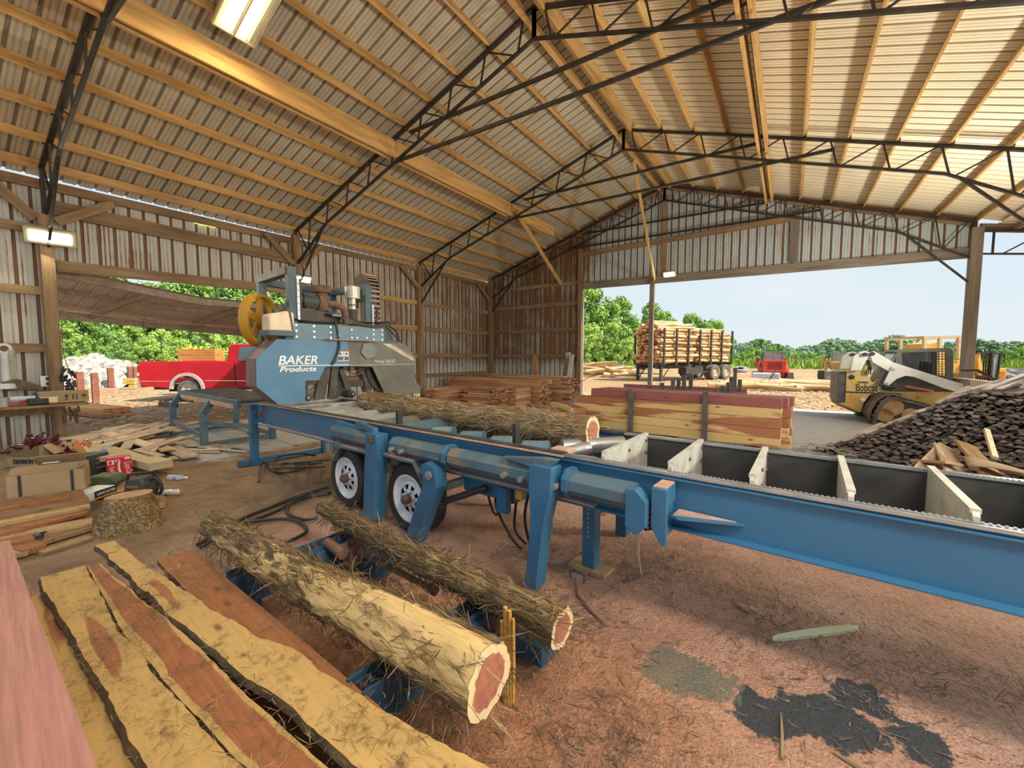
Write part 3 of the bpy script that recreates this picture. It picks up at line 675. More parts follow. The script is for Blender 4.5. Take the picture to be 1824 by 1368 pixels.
b = MB(); b.box((.006,.50,1.56-HZ),(.002,.07,.05)); b.box((.006,.585,1.56-HZ),(.002,.058,.05)); b.box((.006,.50,1.62-HZ),(.002,.03,.03)); b.box((.006,.585,1.62-HZ),(.002,.03,.03)); b.build('label_print', mat('label_grey', (.10,.11,.12)), lb)
# saw-tooth decal
b = MB(); tri = [(1.15,1.775)]
n = 12; P0, P1 = V((1.15,1.775)), V((1.70,1.50)); Q0, Q1 = V((1.30,1.772)), V((1.70,1.575))
low = [(1.14+.56*i/n, 1.772-.265*i/n) for i in range(n+1)]
up = []
for i in range(n, -1, -1):
    a = 1.30+.40*i/n; c = 1.765-.20*i/n
    up += [(a, c+.018), (a-.028, c-.014)] if i else [(a, c)]
b.prism(low+up, hf, .004, .007); hp('saw_tooth_decal', b, cream)
b = MB(); b.prism([(1.69,1.17),(1.80,1.16),(1.87,1.10),(1.86,1.0),(1.74,1.0),(1.69,1.02)], hf, -.06, -.04); hp('side_flap', b, grey_g)
b = MB(); b.prism([(1.71,1.0),(1.85,1.0),(1.80,.86),(1.74,.86)], hf, -.06, -.03); f_ = hp('guide_shoe', b, mat('shoe_pale', (.55,.40,.30)))
b = MB(); b.prism([(1.74,.98),(1.79,.99),(1.80,.92),(1.77,.89),(1.74,.90)], hf, -.028, -.01); b.build('yellow_marker', yellow, f_, bevel=.006)
# throat: band wheels, guides, blade, back frame seen through the opening
M = Matrix.Translation((-.16,.02,1.42-HZ)) @ Matrix.Rotation(math.pi/2, 4, 'Y')
b = MB(); b.lathe([(.36,.04),(.40,.05),(.40,-.05),(.36,-.04),(.30,-.02),(.30,.02),(.36,.04)], 40, M); hp('band_wheel', b, mat('band_wheel_steel', [(.3,(.10,.09,.08)),(.7,(.22,.20,.17))], 5, rough=.5, metal=.3), smooth=True)
M = Matrix.Translation((-.16,1.36,1.42-HZ)) @ Matrix.Rotation(math.pi/2, 4, 'Y')
b = MB(); b.lathe([(.36,.04),(.40,.05),(.40,-.05),(.36,-.04),(.30,-.02),(.30,.02),(.36,.04)], 40, M); hp('band_wheel', b, mat('band_wheel_steel', 0), smooth=True)
b = MB(); b.bar(hf(-.02,1.025,-.10), hf(1.40,1.018,-.10), .004, .030, (1,0,0)); hp('blade', b, steel)
for a in (.06,.66):
    b = MB(); b.cyl(hf(a,1.075,-.15), hf(a,1.075,-.01), .055, 18); b.cyl(hf(a,1.075,-.01), hf(a,1.075,.012), .03, 14); g_ = hp('blade_guide', b, grime, smooth=True)
    b = MB(); b.cyl(hf(a,1.075,.012), hf(a,1.075,.018), .014, 10); b.build('guide_bolt', steel, g_)
    b = MB(); b.bar(hf(a+.02,1.10,-.12), hf(a-.06 if a < .3 else a-.08,1.42,-.14), .05, .07); hp('guide_arm', b, grime)
b = MB(); b.prism([(.28,1.50),(.40,1.50),(.30,1.03),(.16,1.03)], hf, -.08,-.05); b.prism([(.43,1.50),(.52,1.50),(.46,1.03),(.36,1.03)], hf, -.12,-.07); b.prism([(.53,1.50),(.66,1.50),(.62,1.25),(.66,1.03),(.50,1.03)], hf, -.26,-.20); hp('sawdust_chute', b, grime)
b = MB(); b.bar(hf(.55,1.20,-.22), hf(1.12,1.20,-.22), .06, .09); b.bar(hf(.55,1.30,-.26), hf(1.10,1.30,-.26), .03, .02); b.prism([(.80,1.50),(1.0,1.50),(1.16,1.06),(.98,1.06),(.93,1.30)], hf, -.28,-.16); hp('back_frame', b, grime)
b = MB(); b.prism([(.70,1.50),(.76,1.50),(.76,1.38),(.70,1.38)], hf, -.2,-.1); b.tube([hf(.60,1.47,-.12),hf(.66,1.38,-.11),hf(.80,1.33,-.10),hf(.90,1.37,-.12)], .014, 8); b.tube([hf(.63,1.47,-.14),hf(.72,1.40,-.13),hf(.85,1.38,-.12)], .011, 8); hp('throat_hose', b, rusty)
# upper cross beam with bolt heads
b = MB(); b.prism([(-.06,1.79),(1.245,1.79),(1.245,2.0),(-.06,2.0)], hf, -.24, -.09); beam = hp('upper_beam', b, blue_b, bevel=.003)
b = MB(); b.prism([(1.245,1.79),(1.42,1.79),(1.42,2.02),(1.245,2.0)], hf, -.28, -.13); hp('beam_end_plate', b, frame_m)
b = MB()
for a, cs in ((-.02,(1.83,1.90,1.97)),(.20,(1.83,1.90,1.97)),(.42,(1.83,1.90,1.97)),(1.06,(1.83,1.90,1.965)),(1.20,(1.83,1.90,1.965)),(.72,(1.95,1.84)),(.80,(1.84,)),(.53,(1.86,)),(.95,(1.845,))):
    for c in cs: b.cyl(hf(a,c,-.09), hf(a,c,-.075), .014, 8)
b.build('bolt', mat('zinc_bolt', (.75,.76,.76), rough=.3, metal=.2), beam)
b = MB(); b.prism([(-.14,1.79),(-.06,1.79),(-.06,2.06),(-.14,2.06)], hf, -.28,-.10); b.prism([(-.20,1.99),(-.10,1.99),(-.10,2.16),(-.20,2.16)], hf, -.30,-.24); b.prism([(-.06,2.0),(.45,2.0),(.45,2.16),(-.06,2.16)], hf, -.42,-.30); hp('side_plate', b, frame_m)
# gantry frame above: posts, top rails
b = MB()
for a, d, z0, z1 in ((-.035,-.15,1.99,2.68),(-.06,-.95,1.3,2.64),(1.02,-.17,2.0,2.60),(.92,-.95,1.3,2.58)): b.bar(hf(a,z0,d), hf(a,z1,d), .095, .095, (1,0,0))
b.bar(hf(-.035,2.63,-.15), hf(-.06,2.60,-.95), .09, .08); b.bar(hf(-.06,2.58,-.95), hf(.92,2.55,-.95), .09, .09); b.bar(hf(.92,2.55,-.95), hf(1.02,2.57,-.17), .09, .09)
hp('gantry_frame', b, frame_m, bevel=.004)
for a, d, z0, z1 in ((.022,-.10,2.02,2.54),(1.075,-.12,2.0,2.32)):
    b = MB(); b.bar(hf(a,z0,d), hf(a,z1,d), .028, .035, (1,0,0)); g_ = hp('guide_rail', b, steel)
    b = MB()
    for i in range(6): b.cyl(hf(a,z0+.06+i*(z1-z0-.1)/5.3,d+.018), hf(a,z0+.06+i*(z1-z0-.1)/5.3,d+.021), .007, 8)
    b.build('rail_hole', black, g_)
b = MB(); b.bar(hf(.075,2.0,-.14), hf(.075,2.55,-.14), .02, .02, (1,0,0)); hp('lead_screw', b, black)
b = MB(); b.bar(hf(-.09,2.635,-.17), hf(-.11,2.605,-.95), .012, .085); hp('top_plate', b, mat('worn_green_frame', [(.3,(.13,.14,.10)),(.7,(.32,.31,.22))], 4, rough=.6))
# blower motor, elbow pipe, canister, cable-chain arch
b = MB(); b.cyl(hf(.14,2.31,-.28), hf(.34,2.30,-.28), .105, 20); b.cyl(hf(.10,2.31,-.28), hf(.14,2.31,-.28), .085, 20); mo = hp('motor', b, mat('motor_green', [(.3,(.035,.045,.04)),(.7,(.08,.085,.075))], 5, rough=.5), smooth=True)
b = MB()
for i in range(9): a = -1.2+i*.3; b.bar(hf(.17,2.305+.108*math.sin(a),-.28+.108*math.cos(a)), hf(.32,2.30+.108*math.sin(a),-.28+.108*math.cos(a)), .006, .01)
b.build('cooling_fin', black, mo)
b = MB(); b.cyl(hf(.42,2.19,-.28), hf(.42,2.43,-.28), .085, 16, .07); b.cyl(hf(.42,2.43,-.28), hf(.42,2.52,-.28), .12, 18); b.cyl(hf(.34,2.30,-.28), hf(.40,2.30,-.28), .12, 18); hp('blower', b, rusty, smooth=True)
b = MB(); b.tube([hf(.46,2.30,-.26),hf(.58,2.29,-.24),hf(.68,2.25,-.22),hf(.72,2.18,-.22),hf(.725,2.09,-.22)], .045, 14); hp('elbow_pipe', b, rusty, smooth=True)
b = MB(); b.prism([(.05,2.04),(.62,2.04),(.62,2.17),(.05,2.19)], hf, -.40,-.18); hp('motor_shelf', b, grime)
b = MB(); b.cyl(hf(.82,2.39,-.20), hf(.82,2.545,-.20), .102, 24); b.cyl(hf(.82,2.545,-.20), hf(.82,2.575,-.20), .10, 24, .03); b.cyl(hf(.82,2.24,-.20), hf(.82,2.39,-.20), .042, 18); cn = hp('canister', b, mat('galvanised_canister', [(.3,(.42,.40,.33)),(.7,(.62,.60,.50))], 3, (1,1,6), rough=.35, metal=.5), smooth=True)
b = MB(); b.cyl(hf(.82,2.29,-.20), hf(.82,2.305,-.20), .055, 18); b.cyl(hf(.82,2.02,-.20), hf(.82,2.24,-.20), .06, 16); b.build('canister_base', grime, cn)
C0 = (-.40, 2.58); AA = 1.16                         # the cable carrier bends over in the long direction of the bed
def ca(x, c, w): return hf(AA+w, c, x)
b = MB()
for w in (-.085, .075):
    outer = [(C0[0]+.22*math.cos(math.pi*i/16), C0[1]+.21*math.sin(math.pi*i/16)) for i in range(17)]
    inner = [(C0[0]+.09*math.cos(math.pi*i/16), C0[1]+.06*math.sin(math.pi*i/16)) for i in range(17)]
    b.prism([(C0[0]+.22,2.06)]+outer+[(C0[0]-.22,2.30),(C0[0]-.09,2.30)]+inner[::-1]+[(C0[0]+.12,2.06)], ca, w-.006, w+.006)
arch = hp('cable_chain', b, mat('chain_brown', [(.3,(.05,.038,.03)),(.7,(.13,.095,.065))], 5, rough=.7, bump=.1))
b = MB()
for i in range(10):
    t_ = math.pi*i/12; b.bar(ca(C0[0]+.223*math.cos(t_), C0[1]+.213*math.sin(t_), -.085), ca(C0[0]+.223*math.cos(t_), C0[1]+.213*math.sin(t_), .075), .03, .014)
for i in range(7): b.bar(ca(C0[0]+.223, 2.53-i*.07, -.085), ca(C0[0]+.223, 2.53-i*.07, .075), .014, .03)
b.build('chain_bar', mat('chain_bar_tan', (.30,.22,.15)), arch)
b = MB(); b.prism([(C0[0]+.20,2.02)]+[(C0[0]+.20*math.cos(math.pi*i/12), 2.58+.19*math.sin(math.pi*i/12)) for i in range(13)]+[(C0[0]-.20,2.40),(C0[0]-.17,2.40)]+[(C0[0]+.17*math.cos(math.pi-math.pi*i/12), 2.58+.16*math.sin(math.pi-math.pi*i/12)) for i in range(13)]+[(C0[0]+.16,2.02)], ca, -.06,.05); b.build('cable_bundle', black, arch)
# fuel tank on its tray, hose reel wheel
t_ = MB(); t_.prism([(-.36,1.885),(-.36,2.06),(-.33,2.09),(-.22,2.10),(-.19,2.125),(-.10,2.125),(-.07,2.10),(-.07,1.885)], hf, -.22, .0)
tk = hp('fuel_tank', t_, mat('cream_tank', [(.3,(.60,.45,.29)),(.6,(.75,.60,.42)),(.8,(.80,.68,.52))], 3, rough=.4, rnd=False), bevel=.02, smooth=True)
b = MB(); b.prism([(-.14,2.128),(-.12,2.128),(-.085,1.90),(-.105,1.90)], hf, .001, .008); b.build('tank_strap', black, tk)
b = MB(); b.prism([(-.37,1.83),(-.07,1.83),(-.07,1.89),(-.37,1.89)], hf, -.24, .015); hp('tank_tray', b, frame_m, bevel=.003)
cw = V((-.50,-.265,2.03-HZ)); nrm = V((.80,.60,0)); 
Mw = Matrix.Translation(cw) @ nrm.to_track_quat('Z','Y').to_matrix().to_4x4()
b = MB(); b.lathe([(.29,.055),(.325,.055),(.325,-.055),(.29,-.055),(.29,.055)], 48, Mw); b.lathe([(.001,.03),(.10,.03),(.10,-.03),(.001,-.03)], 24, Mw)
for k in range(5):
    a = 2*math.pi*k/5+.3; b.prism([(.07*math.cos(a+.8),.07*math.sin(a+.8)),(.30*math.cos(a+.16),.30*math.sin(a+.16)),(.30*math.cos(a-.16),.30*math.sin(a-.16)),(.07*math.cos(a-.8),.07*math.sin(a-.8))], lambda x, y, d: Mw @ V((x,y,d)), -.012, .012)
hp('yellow_wheel', b, mat('ochre_paint', [(.3,(.38,.20,.015)),(.7,(.52,.29,.03))], 4, rough=.45), smooth=True)
# hoses over the beam
def hs(pts, r=.012, m_=None): 
    b = MB()
    P = [hf(*p) for p in pts]; Q = []
    for i in range(len(P)-1):
        p0, p1, p2, p3 = P[max(i-1,0)], P[i], P[i+1], P[min(i+2,len(P)-1)]
        for k in range(5):
            t = k/5; Q.append(.5*((2*p1)+(p2-p0)*t+(2*p0-5*p1+4*p2-p3)*t*t+(3*p1-p0-3*p2+p3)*t**3))
    Q.append(P[-1]); b.tube(Q, r, 7); return hp('hose', b, m_ or hose_m, smooth=True)
hs([(-.17,2.10,-.05),(.02,2.03,-.08),(.3,2.01,-.07),(.55,2.03,-.08)]); hs([(-.05,2.04,-.10),(.25,2.025,-.12),(.62,2.03,-.10),(1.0,2.01,-.10)])
brn = mat('dusty_hose', [(.3,(.05,.04,.03)),(.7,(.12,.09,.065))], 6, rough=.7)
hs([(.60,2.10,-.12),(.80,2.06,-.10),(1.0,2.02,-.08),(1.25,2.05,-.08),(1.42,2.11,-.10),(1.45,2.06,-.1)], .016, brn)
hs([(.62,2.07,-.10),(.85,2.03,-.08),(1.1,2.00,-.06),(1.3,2.05,-.06),(1.44,2.08,-.08)], .015, brn)
hs([(1.18,2.30,-.16),(1.17,2.14,-.14),(1.08,2.05,-.12),(.95,2.02,-.10)], .016, brn)
hs([(.40,2.14,-.16),(.7,2.09,-.14),(.95,2.06,-.12),(1.25,2.08,-.10),(1.40,2.10,-.10)], .014, hose_m)
hs([(1.28,2.04,-.06),(1.40,1.97,-.04),(1.46,1.88,-.05),(1.46,1.80,-.06)], .011, hose_m); hs([(1.24,2.02,-.05),(1.36,1.92,-.04),(1.50,1.81,-.05)], .010, hose_m)
hs([(.475,2.05,-.05),(.48,1.90,-.02),(.475,1.70,.02),(.42,1.55,.02),(.37,1.48,.02)], .016, hose_m)
b = MB(); b.prism([(.60,2.02),(.72,2.02),(.72,2.09),(.60,2.09)], hf, -.12,-.04); hp('valve_block', b, grime, bevel=.006)
b = MB(); b.cyl(hf(.44,2.125,-.06), hf(.56,2.125,-.06), .018, 10); hp('fitting', b, steel)
# ---------------------------------------------------------------- log deck: chain conveyors and the logs on them
deckb = mat('grimy_blue_deck', [(.3,(.008,.03,.055)),(.5,(.02,.07,.125)),(.66,(.03,.10,.17)),(.8,(.10,.06,.03))], 6, rough=.6, bump=.1)
for k, (s, t0, t1, lab) in enumerate(((-2.72,-1.57,-.62,'far blue chain conveyor of the log deck, under the log tips'), (-1.34,-1.57,-.60,'near blue chain conveyor of the log deck, under the thick end of the peeled log'))):
    t = thing('chain_conveyor', lab, 'conveyor', B(s,t0,0), BA, 'log deck conveyors')
    L = t1-t0
    b = MB(); b.box((0,L/2,.17),(.012,L,.20)); b.box((.11,L/2,.17),(.012,L,.20)); b.box((.055,L/2,.08),(.12,L,.012)); b.box((.055,L/2,.235),(.11,L,.012)); b.build('channel', deckb, t, bevel=.003)
    b = MB(); n = int(L/.045)
    for i in range(n):
        b.box((.04,.03+i*.045,.255),(.008,.034,.022)); b.box((.07,.03+i*.045,.255),(.008,.034,.022)); b.cyl((.03,.03+i*.045,.255),(.08,.03+i*.045,.255),.008,6)
    b.build('chain', mat('dark_chain', [(.3,(.05,.045,.04)),(.7,(.16,.14,.12))], 12, rough=.5, metal=.5), t)
    b = MB(); b.cyl((.125,L-.20,.20),(.20,L-.20,.20),.06,18); b.cyl((.20,L-.20,.20),(.215,L-.20,.20),.03,14); b.build('bearing', rusty, t, smooth=True)
    MB().box((.13,L-.28,.15),(.03,.36,.18)).build('end_plate', deckb, t, bevel=.003); MB().box((.27,L-.06,.09),(.32,.25,.10)).build('side_box', deckb, t, bevel=.003)
    for y_ in (.1, L-.1): MB().box((.055,y_,.035),(.14,.1,.07)).build('foot', deckb, t, bevel=.003)
b = MB(); b.cyl(B(-2.60,-.83,.20), B(-1.63,-.83,.20), .019, 12); b.cyl(B(-2.60,-.83,.20), B(-2.48,-.83,.20), .038, 12); b.cyl(B(-1.70,-.83,.20), B(-1.64,-.83,.20), .030, 12)
solo('drive_shaft', b, rusty, 'rusty drive shaft lying between the two log deck conveyors', 'shaft', smooth=True)
b = MB(); b.cyl(B(-2.62,-.98,.27), B(-2.40,-.98,.25), .035, 14); b.cyl(B(-2.55,-.92,.24), B(-2.50,-.92,.18), .06, 14); b.box(B(-2.50,-.85,.17),(.1,.12,.12))
solo('shaft_coupling', b, rusty, 'rusty coupling lump at the far end of the drive shaft', 'coupling', smooth=True)

def bark_mat(name, peel, tone=1.0):
    m, nt, b = _nodes(name)
    v1 = _coord(nt, (2.2, 7, 7)); v2 = _coord(nt, (6, 55, 55)); v3 = _coord(nt, (1.6, 5, 5))
    g = _noise(nt, v2, 1.0, 5, .7, .5); n = _noise(nt, v1, 1.0, 6, .65, .8); p = _noise(nt, v3, 1.0, 4, .6, .5)
    bark = _ramp(nt, g, [(.30,(.022*tone,.013*tone,.006*tone)),(.47,(.13*tone,.08*tone,.032*tone)),(.56,(.27*tone,.175*tone,.07*tone)),(.70,(.50*tone,.35*tone,.16*tone))])
    bark = _mix(nt, _ramp(nt, n, [(.3,.75),(.6,0.0)]), bark, (.07*tone,.046*tone,.02*tone))
    wood = _ramp(nt, g, [(.25,(.52,.33,.115)),(.6,(.70,.48,.20)),(.8,(.74,.54,.27))])
    at = _n(nt, 'ShaderNodeAttribute', attribute_name='edge')
    f = _math(nt, 'ADD', p, _math(nt, 'MULTIPLY', at.outputs['Fac'], .34))
    c = _mix(nt, _ramp(nt, f, [(peel, 0.0), (peel+.03, 1.0)]), bark, wood)
    nt.links.new(c, b.inputs['Base Color']); b.inputs['Roughness'].default_value = .85
    _bump(nt, b, g, .6, .012); MATS[name] = m; return m
bark_a = bark_mat('peeling_cedar_bark', .645); bark_b = bark_mat('shaggy_cedar_bark', .74, .9); bark_c = bark_mat('grey_cedar_bark', .86, 1.35)
def end_mat():
    m, nt, b = _nodes('log_cut_face')
    at = _n(nt, 'ShaderNodeAttribute', attribute_name='edge')
    v = _coord(nt, (9,9,9)); n = _noise(nt, v, 1.0, 4, .6); n2 = _noise(nt, v, 3.0, 3)
    f = _math(nt, 'ADD', at.outputs['Fac'], _math(nt, 'MULTIPLY', _math(nt, 'SUBTRACT', n, .5), .34))
    ring = _n(nt, 'ShaderNodeMath', operation='SINE'); nt.links.new(_math(nt, 'MULTIPLY', at.outputs['Fac'], 70), ring.inputs[0])
    heart = _ramp(nt, n2, [(.3,(.30,.10,.06)),(.7,(.46,.19,.11))])
    heart = _mix(nt, _math(nt, 'MULTIPLY', _math(nt, 'ADD', ring.outputs[0], 1), .10), heart, (.16,.05,.03))
    c = _mix(nt, _ramp(nt, f, [(.70,0.0),(.745,1.0)]), heart, (.70,.53,.29))
    nt.links.new(c, b.inputs['Base Color']); b.inputs['Roughness'].default_value = .8; return m
cut_m = end_mat()
strand_m = mat('bark_strands', [(.3,(.06,.036,.014)),(.5,(.20,.125,.05)),(.7,(.48,.33,.15))], 9, rough=.9)
strand_l = mat('dry_bark_strands', [(.3,(.12,.085,.05)),(.5,(.34,.26,.16)),(.7,(.66,.54,.36))], 9, rough=.9)
def log_mesh(L, r0, r1, seed, rough=.012, bend=.02, topbias=0, n=36, m=56, flat=0):
    """a log along local x; edge attribute raises the chance of bare wood near the top and the thick end"""
    b = MB(); b.edge = []
    for i in range(m+1):
        f = i/m; r = r0+(r1-r0)*f; x = L*f
        for k in range(n):
            a = 2*math.pi*k/n
            q = r*(1+.16*fbm(f*L*1.6+seed, math.cos(a)*1.1, math.sin(a)*1.1+seed)) + rough*fbm(f*L*9, math.cos(a)*4+seed, math.sin(a)*4)
            b.v.append((x, q*math.cos(a)+bend*math.sin(f*5+seed), q*math.sin(a)))
            b.edge.append(max(0, math.sin(a-.75))*topbias*(.25+f))
    for i in range(m):
        for k in range(n):
            b.f.append((i*n+k, i*n+(k+1) % n, (i+1)*n+(k+1) % n, (i+1)*n+k)); b.mi.append(0)
    return b
def cut_face(b, n, ring, sgn, name, t, rel=(0,.35,.7,.9,1)):
    """sawn face over a rim of the log mesh"""
    pts = [V(b.v[ring*n+k]) for k in range(n)]; c = sum(pts, V())/n
    e = MB(); e.edge = []
    for f in rel:
        for p in pts: e.v.append(tuple(c+(p-c)*(f*1.0+1e-4)+V((sgn*.002,0,0)))); e.edge.append(f)
    for i in range(len(rel)-1):
        for k in range(n): e.f.append((i*n+k, i*n+(k+1) % n, (i+1)*n+(k+1) % n, (i+1)*n+k)); e.mi.append(0)
    return e.build(name, cut_m, t)
def log(name, p, q, r0, r1, m_, label, seed, strands, topbias=0, smat=None, cat='log', bend=.02, droop=0):
    """p far end, q near end"""
    p, q = V(p), V(q); L = (q-p).length; d = (q-p).normalized()
    t = thing(name, label, cat, p); t.rotation_mode = 'QUATERNION'; t.rotation_quaternion = d.to_track_quat('X','Z')
    b = log_mesh(L, r0, r1, seed, topbias=topbias, bend=bend)
    b.build('bark', m_, t, smooth=True)
    cut_face(b, 36, 56, 1, 'cut_face', t); cut_face(b, 36, 0, -1, 'cut_face', t)
    s = MB()
    for i in range(strands):
        f = R.random(); r = r0+(r1-r0)*f; a = R.uniform(0, 2*math.pi)
        cl = fbm(f*L*2.2+seed*3, math.cos(a)*1.3, math.sin(a)*1.3)
        if cl < -.05 and R.random() < .75: continue
        dr = V((R.choice((-1,1))*R.uniform(.5,1), -math.sin(a)*R.uniform(-.5,.5), math.cos(a)*R.uniform(-.5,.5)+ (-.25 if math.sin(a) < 0 else 0)))
        nrm_ = V((0, math.cos(a), math.sin(a)))
        ribbon(s, (f*L, (r*1.03)*math.cos(a)+bend*math.sin(f*5+seed), (r*1.03)*math.sin(a)), dr+nrm_*(R.uniform(.0,.05) if R.random() < .93 else R.uniform(.1,.5)), R.uniform(.05,.19), R.uniform(.003,.0075), R.uniform(-.7,.7), 3, nrm_)
    for i in range(int(strands*droop)):
        f = R.random(); r = r0+(r1-r0)*f; a = R.uniform(math.pi*1.05, math.pi*1.95)
        ribbon(s, (f*L, r*math.cos(a), r*math.sin(a)), V((R.uniform(-.4,.4), R.uniform(-.4,.4), -1)), R.uniform(.05,.17), R.uniform(.002,.005), R.uniform(-.8,.8), 3, V((1,0,0)))
    stuff(s.build('bark_strands', smat or strand_m, t))
    return t
log('cedar_log', B(-3.30,-1.466,.40), B(-.755,-1.366,.425), .088, .125, bark_a, 'thick half-peeled cedar log on the log deck, cut face towards the viewer', 3.1, 3000, .80, droop=.05)
log('cedar_log', B(-3.04,-.80,.38), B(-.74,-.885,.375), .058, .088, bark_b, 'thinner shaggy cedar log on the log deck, beside the loader arms', 8.7, 2400, .35, droop=.04, bend=.015)
log('cedar_log', B(-4.75,.70,.985), B(-1.43,.72,.955), .14, .128, bark_c, 'shaggy grey-barked cedar log lying on the sawmill bed before the saw head', 15.3, 3800, 0, strand_l, droop=.05)
# upright splinter and loose sticks around the deck
splint = mat('orange_split_wood', [(.3,(.42,.20,.035)),(.7,(.66,.38,.09))], 3, (3,14,14), rough=.7, bump=.2)
b = MB()
base = B(-.93,-1.02,.0)
for i, (dx, h, w) in enumerate(((-.030,.40,.02),(-.010,.47,.024),(.012,.46,.022),(.032,.43,.018))):
    b.tube([base+V((dx*.5,i*.004,0)), base+V((dx*.8,0,h*.5)), base+V((dx,-.01,h))], [w*.55,w*.62,w*.45], 5)
solo('split_stake', b, splint, 'orange split stake standing between the two log ends', 'stake')
pale = mat('pale_stick', [(.3,(.50,.42,.24)),(.7,(.66,.58,.38))], 4, rough=.8)
def stick(pts, r, m_, lab, n=6, cat='stick', name='stick'):
    return solo(name, MB().tube(pts, r, n), m_, lab, cat, smooth=True)
g = atz(1045,1128); stick([atz(1143,1028), V(B(-.755,.07,.34)), B(-.735,.02,.60)], [.006,.007,.005], pale, 'thin pale lath leaning up under the sawmill bed')
b = MB(); P0 = atz(1376,1138,.012); P1 = atz(1528,1118,.012); d = (P1-P0); nn = V((-d.y, d.x, 0)).normalized()
w = [(0,.004),(.08,.018),(.3,.026),(.7,.030),(.93,.022),(1,.006)]
b.prism([(f, x) for f, x in w]+[(f, -x*.8) for f, x in reversed(w)], lambda f, x, z: P0+d*f+nn*x+V((0,0,z)), -.012, .012)
solo('bark_strip', b, mat('pale_green_slab', [(.3,(.60,.58,.36)),(.7,(.74,.72,.50))], 5, rough=.8, bump=.1), 'long pale sliver of wood lying alone on the sawdust floor', 'sliver', bevel=.004)
b = MB(); c = atz(1332,1083,.01)
pl = [(.050*math.cos(a)*(1+.25*math.sin(3*a)), .026*math.sin(a)*(1+.2*math.cos(5*a))) for a in [i*math.pi/8 for i in range(16)]]
b.prism(pl, lambda x, y, z: c+V((x, y, z)), -.01, .006); solo('wood_chip', b, dustpink, 'flat pinkish wood chip on the sawdust right of the thin lath', 'wood chip', bevel=.003)
stick([atz(1391,1270,.008), atz(1393,1310,.008), atz(1393,1352,.008)], [.0035,.0065,.007], oldpine, 'straight brown stick on the dark bare patch of floor')
stick([atz(1485,1340,.008), atz(1505,1352,.008), atz(1540,1375,.008)], [.004,.008,.008], oldpine, 'brown stick at the bottom edge right of the bare patch')
stick([atz(1025,1030,.02), atz(1032,1060,.02), atz(1052,1085,.015), atz(1078,1112,.01)], [.010,.016,.015,.008], mat('red_root', [(.3,(.20,.085,.06)),(.7,(.36,.18,.14))], 5, (1,12,12), rough=.8), 'reddish curved root of bark below the bed leg')
b = MB(); q0, q1 = atz(1016,1028,.005), atz(1041,1038,.005)
b.tube([q0, q0+V((0,0,.05)), q0+V((0,0,.055))+(q1-q0)*.15, q1+V((0,0,.055))-(q1-q0)*.15, q1+V((0,0,.05)), q1-V((0,0,.02))], .009, 8); solo('steel_handle', b, blue_dk, 'dark blue bent steel handle on the floor beside the perforated leg', 'hook', smooth=True)  # bent steel handle lying by the leg
# wood scraps under the bed and the small red cut round
b = MB(); c = atz(1070,912,.03); M = Matrix.Translation(c) @ Matrix.Rotation(math.pi/2, 4, 'X') @ Matrix.Rotation(.5, 4, 'Y'); b.lathe([(.001,-.02),(.055,-.02),(.06,0),(.055,.02),(.001,.02)], 20, M)
solo('wood_scrap', b, mat('small_cut_wood', [(.3,(.55,.22,.10)),(.7,(.72,.48,.24))], 7, rough=.8), 'small round wood offcut beyond the perforated leg', 'offcut')
for i, (u0, v0, u1, v1, lab) in enumerate(((820,895,880,898,'pink board offcut under the bed behind the second tyre'),(1180,905,1215,915,'thin board offcut under the blue beam near the hitch bracket'))):
    p, q = atz(u0,v0,.015), atz(u1,v1,.015); board(p, q, .05, .02, 'board_offcut', dustpink, lab, 'offcut')

